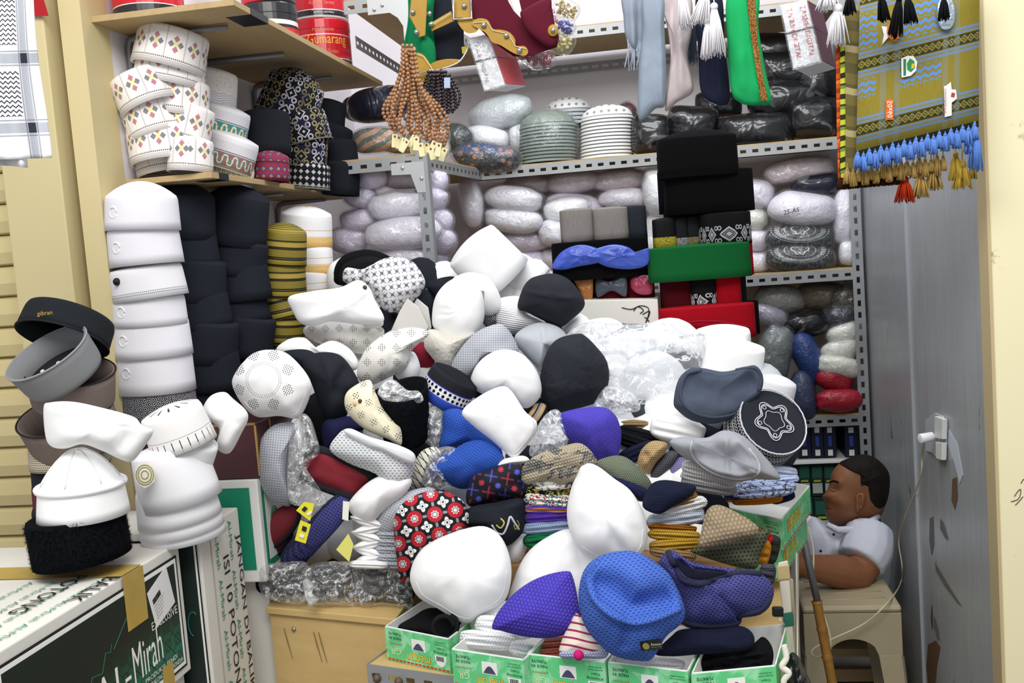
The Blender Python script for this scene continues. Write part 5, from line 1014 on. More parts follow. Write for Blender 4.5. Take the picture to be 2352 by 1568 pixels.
pf('white knit cap corner beside the pale grey beanie', [(1292, 748), (1330, 720), (1360, 745), (1350, 778), (1305, 775)], 2.5, .04, WP)
pf('grey mesh cap wrapped over the white cap with circular stitching', [(1032, 872), (1044, 822), (1088, 767), (1140, 744), (1166, 755), (1187, 790), (1188, 812), (1140, 812), (1104, 832), (1086, 862), (1060, 884)], 2.31, .055, GREYM, uvrot=25)
pf('grey mesh cap behind the pale grey beanie', [(1178, 790), (1206, 815), (1240, 855), (1240, 880), (1205, 830), (1180, 812)], 2.38, .03, GREYM)
pf('cream quilted cap squeezed under the white oval', [(974, 792), (988, 756), (1062, 772), (1092, 766), (1052, 815), (1040, 842), (1010, 838), (990, 818)], 2.38, .045, mk('cream_quilt', lambda: dict(col=mixc(sstep(.05, .2, vor(comb(uv()[0], uv()[1], 0), 120)), lin('B9B5AA'), lin('DAD6CC')), rough=.9, bump=vor(comb(uv()[0], uv()[1], 0), 120), bs=.5, bd=.003)))
pf('small maroon cloth between the white caps', [(946, 800), (968, 785), (990, 795), (998, 835), (970, 850), (952, 846)], 2.42, .03, fabric('7A1F2E', .2))
pf('white folded cap with boxy edge next to the maroon cloth', [(820, 862), (834, 812), (868, 777), (908, 758), (955, 752), (986, 766), (948, 802), (936, 842), (900, 864), (850, 884)], 2.3, .06, PERFW, folds=[([(925, 800), (905, 860)], .006, 5), ([(915, 800), (895, 862)], .006, 4), ([(930, 790), (985, 768)], .006, 5)])
pf('white perforated dome beside the boxy folded cap', [(908, 860), (925, 820), (950, 808), (965, 840), (960, 870), (935, 882)], 2.33, .04, fabric('F1F1F3', .3))
for i, (x0, Y) in enumerate(((0, 2.45), (22, 2.48))): slab('folded_hat', ('greyish white stiff cap folded flat, front one', 'greyish white stiff cap folded flat, rear one')[i], 'cap', [(894+x0, 768), (918+x0, 714), (936+x0, 684), (962+x0, 706), (985+x0*.3, 752), (972+x0*.4, 770)], Y, .012, fabric('DDDBD6', .35), bevel=.003)
pf('black cap lying behind the stiff folded ones', [(900, 712), (930, 672), (965, 656), (1000, 690), (990, 740), (960, 700)], 2.54, .04, BC); pf('black banded cap behind the upright oval', [(980, 660), (1005, 640), (1045, 636), (1040, 665), (1005, 690)], 2.56, .04, BC)
def blueband():
    u, v = uv(); s = .013; x = frac(u/s)-.5; y = frac((v-.022)/.011)-.5; d = sq(x*x+y*y*.7); dots = (d < .3); band = (v > .022)*(v < .044); col = mixc(v > .044, mixc(frac(v/.004) < .5, lin('3350B8'), lin('25409A')), lin('1B1C22')); col = mixc(band, col, mixc(dots, lin('E4E4E6'), lin('15151A'))); return dict(col=mixc(lines_at(v, (.0215, .045), .0012), col, lin('4A5AC0')), rough=.85)
cap('banded_cap', 'black cap with white dotted and blue bands', 'cap', 1030, 892, 2.24, .062, .075, mk('blue_white_dot_band', blueband), top=fabric('1B1C22', .2), up=rv(-30), tilt=8, taper=.95, ch=.01)
puff('plastic_sheet', 'clear plastic bag wedged beside the blue mesh caps', 'plastic', [(968, 1000), (972, 955), (985, 930), (1012, 935), (1020, 960), (1012, 1025), (985, 1022)], 2.2, .03, CLEAR2, ns=(.012, 8), N=90, K=14)
o, P = pf('white and black geometric cap lining the plastic', [(936, 1122), (948, 1072), (968, 1036), (1000, 1026), (1012, 1045), (988, 1072), (976, 1102), (965, 1125)], 2.13, .03, mk('geo_lines', lambda: dict(col=mixc(mx(frac(uv(30)[0]/.011) < .14, frac(uv(-40)[1]/.014) < .12), lin('D6D3C4'), lin('1A1A1C')), rough=.8)))
puff('plastic_sheet', 'crumpled clear plastic inside the curled blue mesh cap', 'plastic', [(982, 1070), (990, 1040), (1020, 1025), (1048, 1030), (1040, 1055), (1005, 1085), (1040, 1115), (1010, 1125), (970, 1112)], 2.1, .03, CLEAR, ns=(.014, 9), N=96, K=16)
pf('white ribbed cap edge between plastic and cross-print cap', [(1120, 1075), (1150, 1056), (1200, 1046), (1215, 1060), (1170, 1070)], 2.1, .03, WP); pf('beige and black striped cap under the square-crowned black one', [(1200, 985), (1210, 940), (1245, 925), (1258, 945), (1240, 985), (1222, 1000)], 2.28, .03, stripes(['B79A72', '17181C', '8A8288'], .018, 60, 'beige_black'))
pf('white soft folded cap above the crumpled black one', [(634, 804), (662, 779), (698, 775), (712, 790), (700, 812), (720, 800), (762, 782), (800, 798), (822, 828), (816, 850), (780, 842), (722, 820), (680, 822)], 2.32, .04, WP, folds=[([(700, 785), (720, 815)], -.01, 8), ([(720, 800), (790, 812), (816, 842)], .005, 5)])
pf('white cap below the cross-print cap showing a stitched edge', [(1160, 1270), (1168, 1240), (1205, 1225), (1212, 1250), (1195, 1290), (1172, 1296)], 2.06, .04, WP)
# big clear bag of white caps
bgx = thing('bag_of_caps', 'large clear plastic bag stuffed with white caps in the heap', 'bag')
for ol, Y, T in (([(1330, 860), (1350, 800), (1420, 765), (1490, 770), (1530, 810), (1545, 870), (1480, 900), (1400, 905)], 2.5, .06), ([(1400, 930), (1430, 850), (1500, 805), (1560, 830), (1590, 890), (1560, 950), (1480, 965)], 2.42, .06), ([(1300, 800), (1330, 745), (1400, 730), (1440, 760), (1400, 800), (1340, 830)], 2.56, .05), ([(1375, 955), (1390, 900), (1440, 890), (1470, 930), (1440, 965)], 2.4, .04), ([(1485, 960), (1520, 915), (1560, 905), (1565, 950), (1530, 975)], 2.36, .04)):
    puff('white_skullcap', None, None, ol, Y, T, fabric('EFF1F4', .2), parent=bgx, ns=(.006, 2))
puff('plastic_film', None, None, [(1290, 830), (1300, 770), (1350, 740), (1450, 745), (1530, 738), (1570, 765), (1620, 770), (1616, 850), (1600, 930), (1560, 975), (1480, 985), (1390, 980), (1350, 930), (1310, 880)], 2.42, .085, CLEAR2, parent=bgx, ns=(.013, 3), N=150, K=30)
puff('plastic_sheet', 'crumpled clear plastic left of the violet ribbed cap', 'plastic', [(1215, 1040), (1232, 985), (1255, 950), (1280, 940), (1295, 965), (1305, 1010), (1290, 1030), (1240, 1050)], 2.2, .04, CLEAR2, ns=(.016, 8), N=100, K=18)
puff('plastic_sheet', 'clear plastic bunched right of the square-crowned black cap', 'plastic', [(1360, 945), (1375, 905), (1400, 885), (1450, 900), (1470, 940), (1420, 950), (1380, 958)], 2.3, .04, CLEAR2, ns=(.018, 7), N=100, K=18)
# bagged belts along the chest edge
bb = thing('bagged_belts', 'row of clear bags with black belts and gold buckles along the chest edge', 'bag')
for x, y, w_, h, a in [(640, 1335, 110, 70, 4), (740, 1335, 130, 76, 6), (845, 1345, 130, 80, 6), (912, 1360, 80, 70, 10)]: puff('black_belt', None, None, ell(x, y, w_, h, -a, 16, 2.6, .05), 2.12, .03, fabric('1C1C20', .2), parent=bb, ns=(.008, 4))
for x, y in ((752, 1327), (778, 1332), (806, 1344), (792, 1358), (766, 1366), (728, 1338)): b = MB(); b.box(-.004, .004, -.002, .002, -.004, .004); o = b.build('gold_buckle', plain('C9A24A', .25, .9), bb, bevel=.001); o.location = at(x, y, 2.075); o.rotation_euler = (.3, .5, x*.01)
for ol in ([(596, 1300), (640, 1292), (700, 1290), (715, 1320), (706, 1370), (690, 1388), (620, 1376), (596, 1350)], [(690, 1318), (730, 1292), (810, 1290), (830, 1310), (828, 1390), (760, 1390), (712, 1385)], [(812, 1300), (880, 1300), (935, 1320), (948, 1370), (940, 1402), (880, 1392), (820, 1390)]):
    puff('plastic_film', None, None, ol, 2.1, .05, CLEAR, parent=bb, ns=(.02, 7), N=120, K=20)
b = MB(); b.tube([at(x, y, 2.04) for x, y in ((700, 1330), (710, 1345), (708, 1365), (722, 1385))], [.006, .012, .009, .014], 8); b.build('plastic_knot', CLEAR2, bb, True)
# caps buried under the top layer of the heap (cannot be counted in the photo)
def buried():
    rr = random.Random(21); tab = [(560, 2.7), (620, 2.64), (700, 2.53), (800, 2.44), (900, 2.32), (1000, 2.24), (1100, 2.15), (1200, 2.09), (1300, 2.02)]
    def yv(y):
        for (a, A), (c, C_) in zip(tab, tab[1:]):
            if a <= y <= c: return A+(C_-A)*(y-a)/(c-a)
        return tab[0][1] if y < tab[0][0] else tab[-1][1]
    vs, fs, mi = [], [], []; NU, NV = 18, 9
    y = 600
    while y < 1290:
        x = 590+rr.uniform(0, 40)
        while x < 1790:
            top = 830 if x < 760 else 650 if x < 1000 else 600 if x < 1250 else 790 if x < 1600 else 900
            bot = 1270 if x < 950 else 1235 if x < 1600 else 1060
            lft = 735 if y < 1000 else 665
            if top < y < bot and x > lft:
                Y = yv(y)+rr.uniform(.10, .14)+(.07 if x < 960 and y > 1040 else 0); c = at(x+rr.uniform(-12, 12), y+rr.uniform(-10, 10), Y); R = rr.uniform(.068, .082); H = rr.uniform(.05, .075)
                ax = Vector((rr.uniform(-.7, .7), rr.uniform(-.9, .2), 1)).normalized(); e1 = ax.cross(Vector((.3, 1, .2))).normalized(); e2 = ax.cross(e1); n0 = len(vs); m = rr.choice((0, 0, 0, 1, 1, 2, 3))
                for j in range(NV+1):
                    a = -PI/2+PI*j/NV; zz = math.copysign(abs(math.sin(a))**.8, math.sin(a)); r_ = max(.001, math.cos(a))**.6
                    for i in range(NU): q = 2*PI*i/NU; vs.append(c+(e1*math.cos(q)+e2*math.sin(q))*R*r_+ax*H*zz)
                for j in range(NV):
                    for i in range(NU): fs.append((n0+j*NU+i, n0+j*NU+(i+1) % NU, n0+(j+1)*NU+(i+1) % NU, n0+(j+1)*NU+i)); mi.append(m)
            x += 66
        y += 52
    me = mesh(vs, fs, [(v.x, v.z) for v in vs], True)
    for m in (WCAP, BC, LGREY, fabric('3A3D46', .2)): me.materials.append(m)
    me.polygons.foreach_set('material_index', mi)
    o = bpy.data.objects.new('buried_caps', me); COL.objects.link(o); tag(o, 'mixed white, black and grey caps buried under the top of the heap', 'cap pile', kind='stuff')
buried()
# ================================================================ BAGGED CAPS ON THE RACK
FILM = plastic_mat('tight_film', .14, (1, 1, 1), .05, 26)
def bundle(label, x, y, w_, h, a, Y, mat, group=None, T=None, e=2.4, film=True, wob=.05):
    film = film and mat not in DARKS
    t = thing('film_wrapped_bundle', label, 'bag', group); k = Y/F; T = T or min(.085, min(w_, h)*k*.62); ol = ell(x, y, w_, h, a, 16, e, wob)
    puff('caps', None, None, ol, Y, T, mat, parent=t, p=2.3, ns=(.006, 2), N=40, K=8)
    if film: puff('plastic_film', None, None, ell(x, y, w_*1.05+5, h*1.06+5, a, 16, e, wob), Y, T+.007, FILM, parent=t, p=2.3, ns=(.009, 3.5), N=48, K=9)
    return t
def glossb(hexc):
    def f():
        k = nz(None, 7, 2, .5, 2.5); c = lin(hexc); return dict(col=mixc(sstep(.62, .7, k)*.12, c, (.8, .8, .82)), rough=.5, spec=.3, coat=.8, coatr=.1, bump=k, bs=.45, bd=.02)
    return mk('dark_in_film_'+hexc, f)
LIL = wrapped('E2DAEE'); LIL2 = wrapped('EEEAF6'); WHB = wrapped('F2F4F8'); PNK = wrapped('D6C8CE'); NAVB = glossb('14182A'); BLB = glossb('0E0F12'); GRB = wrapped('8A8A86'); OLB = wrapped('6E6656'); TANB = wrapped('B08A72'); BLUB = wrapped('2C4480'); REDB = wrapped('A81C30'); CRB = wrapped('EEEEE4'); SLB = wrapped('3A4462'); GREENB = wrapped('5F6F64')
def gpat(col):
    u, v = uv(); r = sq(u*u*.35+(v-.022)*(v-.022)*4); a = mth('ARCTAN2', v-.02, u*.5); k = (ab(frac(r/.011)-.5) < .12)*(r < .04)*(r > .008)*(frac(a*5) < .5); return mixc(k, col, lin('8A8894'))
def dpat(col):
    u, v = uv(); r = sq(u*u*.3+(v-.03)*(v-.03)*1.6); k = mx((r > .042)*(r < .052), mx((r > .03)*(r < .0325), (r > .056)*(r < .059))); q = frac(mth('ARCTAN2', v-.03, u)*14) < .55; k2 = ab(r-.016-sin(mth('ARCTAN2', v-.03, u)*5)*.004) < .0017; return mixc(mx(k*q, k2), col, lin('B9BCC0'))
DARKS = (NAVB, BLB, OLB, BLUB, REDB, SLB, GREENB, GRB)
PATW = wrapped('EFEDF6', gpat); PATB = wrapped('20272B', dpat)
G1 = 'bagged white caps in the corner of the rack'
for x, y, w_, h, a, m, Y in [(848, 410, 88, 52, 0, LIL, 3.0), (935, 408, 120, 54, 3, PNK, 3.03), (998, 415, 66, 50, 0, LIL, 3.06), (828, 452, 78, 54, -6, LIL, 3.01), (910, 472, 134, 64, 5, LIL2, 2.97), (990, 457, 78, 60, -4, LIL, 3.05), (826, 506, 92, 56, 8, LIL, 3.02), (925, 536, 176, 78, 4, LIL2, 2.96), (1002, 506, 78, 60, -6, LIL, 3.06), (800, 552, 90, 62, 0, LIL, 3.03), (935, 590, 124, 54, -3, LIL2, 2.98), (1008, 552, 84, 66, -8, LIL, 3.06), (992, 598, 72, 50, 0, LIL, 3.07), (992, 645, 84, 52, 0, LIL2, 3.08), (925, 640, 110, 52, 0, LIL, 3.0), (840, 600, 110, 56, 0, LIL, 3.05), (850, 655, 120, 60, 0, LIL, 3.05), (960, 690, 150, 50, 0, LIL, 3.05)]:
    bundle({LIL: 'lilac-white', LIL2: 'brighter white', PNK: 'pinkish lilac'}[m]+' caps packed in clear film in the rack corner', x, y, w_, h, a, Y, m, G1)
G2 = 'bagged white caps on the middle shelf'
for x, y, w_, h, a, m, Y in [(1220, 424, 130, 46, 0, PNK, 3.72), (1318, 418, 130, 54, 6, PNK, 3.7), (1422, 414, 132, 56, 5, PNK, 3.7), (1318, 472, 136, 56, -4, LIL, 3.68), (1432, 455, 112, 48, 3, LIL2, 3.66), (1204, 552, 118, 54, 0, LIL, 3.68), (1290, 545, 90, 52, 0, LIL, 3.72), (1285, 592, 96, 50, 0, LIL2, 3.7), (1210, 600, 110, 52, 0, LIL, 3.7), (1120, 590, 100, 60, 0, LIL, 3.72), (1300, 482, 110, 60, 10, WHB, 3.64), (1734, 446, 92, 70, -6, LIL2, 3.66), (1732, 502, 70, 60, 0, CRB, 3.67), (1738, 552, 68, 52, 0, LIL2, 3.66), (1742, 602, 74, 48, 0, LIL2, 3.66), (1110, 540, 90, 60, 0, PNK, 3.75), (1150, 640, 120, 52, 0, LIL, 3.72), (1250, 640, 120, 50, 0, LIL, 3.72), (1400, 540, 160, 80, 0, LIL, 3.76), (1400, 620, 160, 70, 0, LIL, 3.76), (1600, 480, 150, 100, 0, LIL, 3.78)]:
    bundle({LIL: 'lilac-white', LIL2: 'brighter white', PNK: 'pinkish lilac', WHB: 'crisp white', CRB: 'cream white'}[m]+' caps packed in clear film on the middle shelf', x, y, w_, h, a, Y, m, G2)
for i, (x, y, w_, h) in enumerate([(1180, 457, 136, 62), (1180, 506, 138, 58), (1270, 535, 66, 62)]): bundle(('bagged white cap with dotted rosette, upper of the pair', 'bagged white cap with dotted rosette, lower of the pair', 'bagged white cap with chain stitching beside the grey songkok')[i], x, y, w_, h, -6, 3.62, PATW)
bundle('white caps bagged upright at the rack corner', 1082, 462, 54, 118, 8, 3.6, LIL2); bundle('crinkled white bag right of the lilac bundles', 1512, 442, 74, 112, 12, 3.62, WHB); bundle('crinkled white bag behind the velvet tower', 1506, 540, 60, 130, -10, 3.66, WHB)
bundle('beige-lilac bag under the top shelf beside the dark one', 1835, 392, 168, 60, 8, 3.7, PNK); bundle('dark glossy bag under the top shelf', 1880, 424, 130, 52, 6, 3.64, NAVB)
t = bundle('white bag marked with handwriting on the patterned caps', 1843, 480, 158, 84, -4, 3.62, LIL2); text(t, '25-AS', at(1800, 494, 3.52), RT*.052+UP*.012, UP*.016, INK)
bundle('bagged black cap with silver star pattern, upper', 1838, 547, 158, 66, 0, 3.62, PATB); bundle('bagged black cap with silver star pattern, lower', 1838, 594, 164, 64, 0, 3.6, PATB)
bundle('white caps bagged upright beside the rack post', 1943, 500, 66, 140, -2, 3.64, LIL2); bundle('small white bag at the foot of the upright one', 1952, 580, 56, 62, 0, 3.62, WHB)
# top shelf
bundle('navy glossy bag above the tan striped ones', 868, 240, 150, 84, 8, 3.12, NAVB); bundle('olive bag behind the navy glossy one', 820, 250, 70, 60, 0, 3.2, OLB)
STT = stripes(['B58E78', '5C6A5E'], .03, 30, 'tan_green_stripe'); bundle('tan and green striped bagged caps on the corner shelf end', 855, 322, 110, 58, 4, 3.06, STT); bundle('tan and green striped bagged caps beside the beads', 930, 322, 120, 62, 4, 3.1, STT); bundle('tan bag deep in the corner shelf', 985, 315, 90, 60, 0, 3.2, TANB)
bundle('dark glossy bag behind the brown beads', 1045, 318, 84, 70, -10, 3.6, wrapped('2E3A3C')); bundle('small white bag at the shelf corner', 1010, 340, 46, 52, 0, 3.4, CRB)
bundle('hazy white bag leaning on the shelf under the boxes', 1150, 260, 150, 80, 14, 3.72, wrapped('C9D0D4')); bundle('flat white bagged cap on the shelf corner', 1118, 318, 104, 60, -10, 3.66, WHB); bundle('white bagged cap beside the green-rimmed stack', 1196, 320, 56, 70, 10, 3.68, WHB)
def floralp(col):
    u, v = uv(); d = vor(comb(u, v, 0), 40); return mixc((d < .33), mixc((v > .012), col, lin('33476E')), lin('A86E50'))
bundle('dark floral bagged cap at the front edge of the shelf', 1118, 362, 158, 68, -6, 3.56, wrapped('2A3038', floralp), e=2.1)
def ringstack(label, x, y0, y1, w_, Y, m1, m2, dome):
    t = thing('nested_cap_stack', label, 'cap stack'); n = int((y1-y0)/7.5)
    for i in range(n): yy = y1-(i+.5)*(y1-y0)/n; cap('x', None, None, x, yy, Y, w_*Y/F/2*(1-.0012*i), (y1-y0)/n*1.05*Y/F, m1, up=rv(4), tilt=5, taper=.965, ch=.001, parent=t, N=36)
    C = at(x, y0, Y); vs, fs = [], []; R = w_*Y/F/2*.95
    for j in range(7):
        a = j/6*PI/2
        for i in range(32): q = 2*PI*i/32; vs.append(C+Vector((math.cos(q)*math.cos(a)*R, math.sin(q)*math.cos(a)*R, math.sin(a)*dome))); 
    for j in range(6):
        for i in range(32): fs.append((j*32+i, j*32+(i+1) % 32, (j+1)*32+(i+1) % 32, (j+1)*32+i))
    k = Y/F; link('top_cap', mesh(vs, fs, [((v.x-C.x), (v.z-C.z)) for v in vs], True), m2, t); return t
def latt():
    u, v = uv(); s = .026; d = ab(frac(u/s)-.5)+ab(frac(v/s)-.5); return dict(col=mixc((d < .26), lin('E9EAEA'), lin('8F958F')), rough=.7)
LATT = mk('white_lattice', latt)
for nm, o in [('a', 0)]:
    t = ringstack('tall stack of thin grey-green cap rims in film', 1258, 288, 375, 134, 3.66, plain('8E9A94', .6), wrapped('8C9A90'), .055); puff('plastic_film', None, None, ell(1258, 315, 148, 136, 0, 16, 3), 3.64, .125, FILM, parent=t, ns=(.006, 3))
    ringstack('tall stack of thin white caps with lattice top', 1394, 270, 365, 122, 3.66, plain('E2E4E2', .6), LATT, .045)
ringstack('white lattice-topped caps behind the two rim stacks', 1305, 255, 290, 112, 3.82, plain('B9C0C4', .6), LATT, .05)
bundle('maroon beaded bag behind the white cap stack', 1440, 260, 46, 50, 0, 3.8, wrapped('5A2434'))
for i, (x, y, w_, h, a, Y) in enumerate([(1495, 308, 96, 96, 0, 3.64), (1592, 290, 124, 96, -4, 3.66), (1560, 340, 120, 60, 0, 3.66), (1735, 300, 180, 84, 4, 3.62), (1800, 225, 170, 90, 0, 3.68), (1870, 270, 130, 100, 0, 3.64), (1800, 160, 150, 90, 0, 3.72), (1880, 190, 110, 90, 0, 3.7), (1770, 110, 130, 70, 0, 3.76), (1650, 240, 110, 60, 0, 3.76)]):
    bundle('black songkok caps packed in glossy clear film on the top shelf', x, y, w_, h, a, Y, BLB, 'black caps in glossy film', e=4.2, wob=.02)
# lower right
for x, y, w_, h, a, m, Y, l in [(1790, 690, 120, 78, 0, GRB, 3.68, 'grey bag just under the middle shelf'), (1890, 680, 130, 70, 0, OLB, 3.7, 'olive grey bag under the middle shelf'), (1945, 690, 80, 70, 0, wrapped('4A4636'), 3.66, 'dark olive bag by the rack post'), (1850, 745, 120, 62, 6, BLB, 3.62, 'black glossy bag in the lower bay'), (1935, 730, 90, 66, 0, wrapped('2A3242'), 3.64, 'dark blue grey bag in the lower bay'), (1765, 725, 90, 50, -20, wrapped('9A94A4'), 3.6, 'lavender grey bag knotted in the lower bay'),
        (1778, 818, 84, 150, -14, wrapped('7F8686'), 3.6, 'ribbed grey caps bagged upright in the lower bay'), (1856, 822, 66, 130, 24, BLUB, 3.6, 'blue caps bagged in the lower bay'), (1845, 910, 64, 120, 8, SLB, 3.58, 'slate blue ribbed caps bagged above the lowest beam'), (1942, 768, 92, 62, 24, CRB, 3.62, 'cream bag on top of the three'), (1930, 806, 96, 54, 16, CRB, 3.6, 'cream bag between two others'), (1926, 842, 110, 56, -8, CRB, 3.58, 'cream bag resting on the red ones'), (1915, 872, 92, 54, -14, REDB, 3.58, 'red bag under the cream ones'), (1928, 920, 112, 58, 2, REDB, 3.56, 'red ribbed bag on the lowest shelf'), (1740, 640, 60, 40, 0, BLB, 3.7, 'dark bag tucked under the middle beam')]:
    bundle(l, x, y, w_, h, a, Y, m)
# product boxes behind the man
NVY = plain('1A2036', .5); GDK = plain('1F3A34', .5)
def pbox(label, x0, x1, y0, y1, Y, m, kind):
    p = at(x0, y1, Y); q = at(x1, y1, Y); r = at(x0, y0, Y); t = thing('product_box', label, 'box', kind); u_ = Vector((q.x-p.x, 0, 0)); v_ = Vector((0, 0, r.z-p.z)); b = MB(); b.obox(p, u_, (0, .2, 0), v_); b.build('body', m, t, bevel=.002)
    for a, c, e, g, mm in ((.3, .7, .78, .95, WHITE), (.3, .7, .05, .24, WHITE), (.35, .65, .35, .68, plain('3A48A0', .5))) if m is NVY else ((.1, .9, .55, .9, plain('2F6A58', .5)), (.1, .9, .1, .4, plain('C9D2CC', .5)), (.2, .8, .44, .5, plain('C9C94A', .5))):
        patch(t, [p+u_*a+v_*e, p+u_*c+v_*e, p+u_*c+v_*g, p+u_*a+v_*g], mm, 'printed_label', .0008, n=Vector((0, -1, 0)))
for x0, x1 in ((1834, 1864), (1865, 1893), (1894, 1922), (1942, 1972)): pbox('navy product box with white end labels on the floor shelf', x0, x1, 978, 1050, 3.6, NVY, 'navy product boxes')
for x0, x1 in ((1836, 1864), (1865, 1893), (1894, 1922), (1923, 1950), (1951, 1978)): pbox('dark green product box below the navy ones', x0, x1, 1064, 1140, 3.6, GDK, 'dark green product boxes')
for x0, x1 in ((1836, 1872), (1873, 1910), (1911, 1950)): pbox('dark green product box in the lowest row', x0, x1, 1142, 1230, 3.6, GDK, 'dark green product boxes, lowest row')
b = MB(); p = at(1836, 1058, 3.58); b.box(p.x-.3, XR, 3.56, 4.0, p.z-.008, p.z); b.build('shelf_board', WHITE, rk); b = MB(); p = at(1836, 1235, 3.58); b.box(p.x-.3, XR, 3.56, 4.0, p.z-.012, p.z); b.build('shelf_board', PLY, rk)

# ================================================================ VELVET SONGKOK TOWER
def songkok(label, x0, x1, y0, y1, Y, mat, el=.42, e=3.2, ch=.004, name='songkok_hat', taper=.985, rot=4.3, top=None, **k): return capi(name, label, (x0+x1)/2, (y0+y1)/2, x1-x0, y1-y0, Y, mat, rot, 5, el=el, e=e, ch=ch, taper=taper, top=top or mat, rnd=.004, cat='songkok', **k)
MAR = fabric('5A0F1A', .15); REDV = fabric('A00C1C', .12); GRNV = fabric('14602F', .12)
def silv(lo, hi, s, c='C6C6CC', name='silver'):
    def f():
        u, v = uv(); y = (v-(lo+hi)/2)/(hi-lo); x = frac(u/s)-.5; d = ab(x)*1.1+ab(y); k = mx((d < .42)*(d > .3), mx(d < .14, (d < .24)*(d > .2))); hk = ab(sq((ab(x)-.38)*(ab(x)-.38)+(ab(y)-.34)*(ab(y)-.34))-.1) < .03; return dict(col=mixc(mx(k, hk)*(ab(y) < .5), lin('0D0D10'), lin(c)), rough=.8, spec=.2)
    return mk(name, f)
def bandm(c, lo, hi, name, c2='0D0D10'):
    def f():
        u, v = uv(); n = nz(comb(u, v, 0), 300, 2); d = frac((u+v)/.004) < .5; return dict(col=mixc((v > lo)*(v < hi)*mx(d, n > .5), lin(c2), lin(c)), rough=.7)
    return mk(name, f)
songkok('tall black velvet songkok at the top of the tower', 1512, 1690, 318, 405, 2.84, BV, .5, ch=.022)
songkok('black velvet songkok second from the top of the tower', 1528, 1726, 396, 488, 2.87, BV, .5); songkok('black velvet songkok half hidden behind the second one', 1512, 1560, 395, 490, 2.93, fabric('0C0E16', .1))
songkok('grey linen songkok with seam, outer one of the pair', 1287, 1362, 482, 556, 2.8, mk('grey_linen', lambda: dict(col=mixc(nz(comb(uv()[0]*40, uv()[1], 0), 30, 2), lin('76716C'), lin('9C9792')), rough=.95, bump=nz(None, 900, 2), bs=.4, bd=.001)), .9); songkok('grey linen songkok with seam, inner one of the pair', 1358, 1442, 479, 553, 2.82, MATS['grey_linen'], .9); songkok('charcoal songkok behind the grey linen pair', 1400, 1484, 476, 550, 2.86, fabric('2E333B', .15), .8)
t, P = songkok('black songkok wrapped in blue knotted satin', 1268, 1490, 552, 638, 2.83, BV, .5)
SAT = lambda c: mk('satin_'+c, lambda: dict(col=mixc(nz(comb(uv()[0]*8, uv()[1]*50, 0), 6, 3, .6, 1), tuple(x*.6 for x in lin(c)), lin(c)), rough=.32, spec=.6))
def satin(t, ol, Y, c, T=.014, knots=()):
    o, Q_ = puff('satin_wrap', None, None, ol, Y, T, SAT(c), parent=t, p=2.6, ns=(.003, 6), folds=[f for kx, ky in knots for f in (([(kx-30, ky-4), (kx-8, ky)], .004, 4), ([(kx+8, ky), (kx+34, ky+2)], .004, 4), ([(kx-22, ky+14), (kx-6, ky+4)], .003, 4), ([(kx+6, ky-4), (kx+22, ky-16)], .003, 4))])
    for kx, ky in knots: b = MB(); c0 = Q_.surf(kx, ky, 0); b.tube([c0+RT*.006*math.cos(a*.7)+UP*.006*math.sin(a*.7) for a in range(10)], .002, 6); b.build('knot', SAT(c), o, True)
for ol, kn in (([(1268, 612), (1290, 578), (1330, 562), (1372, 570), (1400, 592), (1372, 604), (1330, 612), (1290, 620)], ((1342, 588),)), ([(1340, 584), (1400, 562), (1440, 566), (1466, 582), (1490, 570), (1489, 606), (1450, 618), (1400, 614), (1370, 602)], ((1420, 586),))): satin(t, ol, 2.74, '4866D8', knots=kn)
t, P = songkok('black songkok with copper satin knot', 1290, 1362, 626, 698, 2.84, BV, .8); satin(t, [(1318, 640), (1340, 634), (1361, 636), (1360, 690), (1345, 690), (1330, 665)], 2.79, 'C07838', .01, ((1346, 665),))
t, P = songkok('maroon songkok with dark grey satin bow', 1366, 1440, 622, 694, 2.84, MAR, .7); satin(t, [(1370, 640), (1400, 645), (1436, 632), (1438, 680), (1405, 668), (1372, 682)], 2.79, '4A5260', .01, ((1405, 656),))
t, P = songkok('maroon songkok with rose satin bow', 1438, 1502, 618, 690, 2.85, MAR, .8); satin(t, [(1450, 640), (1470, 632), (1496, 636), (1498, 672), (1470, 676), (1450, 662)], 2.795, 'B83A5E', .01, ((1470, 654),))
songkok('black songkok with yellow chain band', 1500, 1552, 504, 572, 2.84, bandm('C9B83A', .004, .034, 'yellow_chain'), .9); songkok('black songkok with silver net band', 1546, 1580, 500, 570, 2.85, bandm('A8A8AC', .004, .03, 'silver_net', '17171B'), .9); songkok('black songkok with bronze net band', 1574, 1612, 497, 568, 2.86, bandm('9A8A62', .004, .03, 'bronze_net', '17171B'), .9); songkok('black songkok with silver diamonds', 1606, 1722, 490, 562, 2.85, silv(.006, .056, .036, 'B9B9BE', 'silver_diamonds'), .6)
t, P = songkok('plain green songkok below the silver diamond row', 1490, 1720, 564, 640, 2.78, GRNV, .45); songkok('red songkok behind the green one', 1600, 1728, 560, 634, 2.88, REDV, .3)
songkok('dark maroon songkok below the green one', 1518, 1590, 636, 714, 2.8, fabric('4A0C16', .12), .9); songkok('black songkok with silver net hem', 1584, 1644, 634, 712, 2.79, silv(.002, .05, .03, 'C6C6CC', 'silver_hem'), .9); songkok('bright red songkok below the green one', 1640, 1700, 630, 706, 2.8, REDV, .9)
t, P = songkok('wide red songkok with embossed arch at the foot of the tower', 1514, 1732, 702, 778, 2.74, REDV, .4); b = MB(); b.tube([at(x, y, 2.66) for x, y in ((1530, 760), (1560, 744), (1600, 738), (1650, 738), (1690, 746), (1725, 752))], .003, 6); b.build('embossed_arch', fabric('8A1426', .5, 300), t, True)
songkok('black songkok behind the wide red one', 1640, 1742, 694, 768, 2.9, BV, .4)
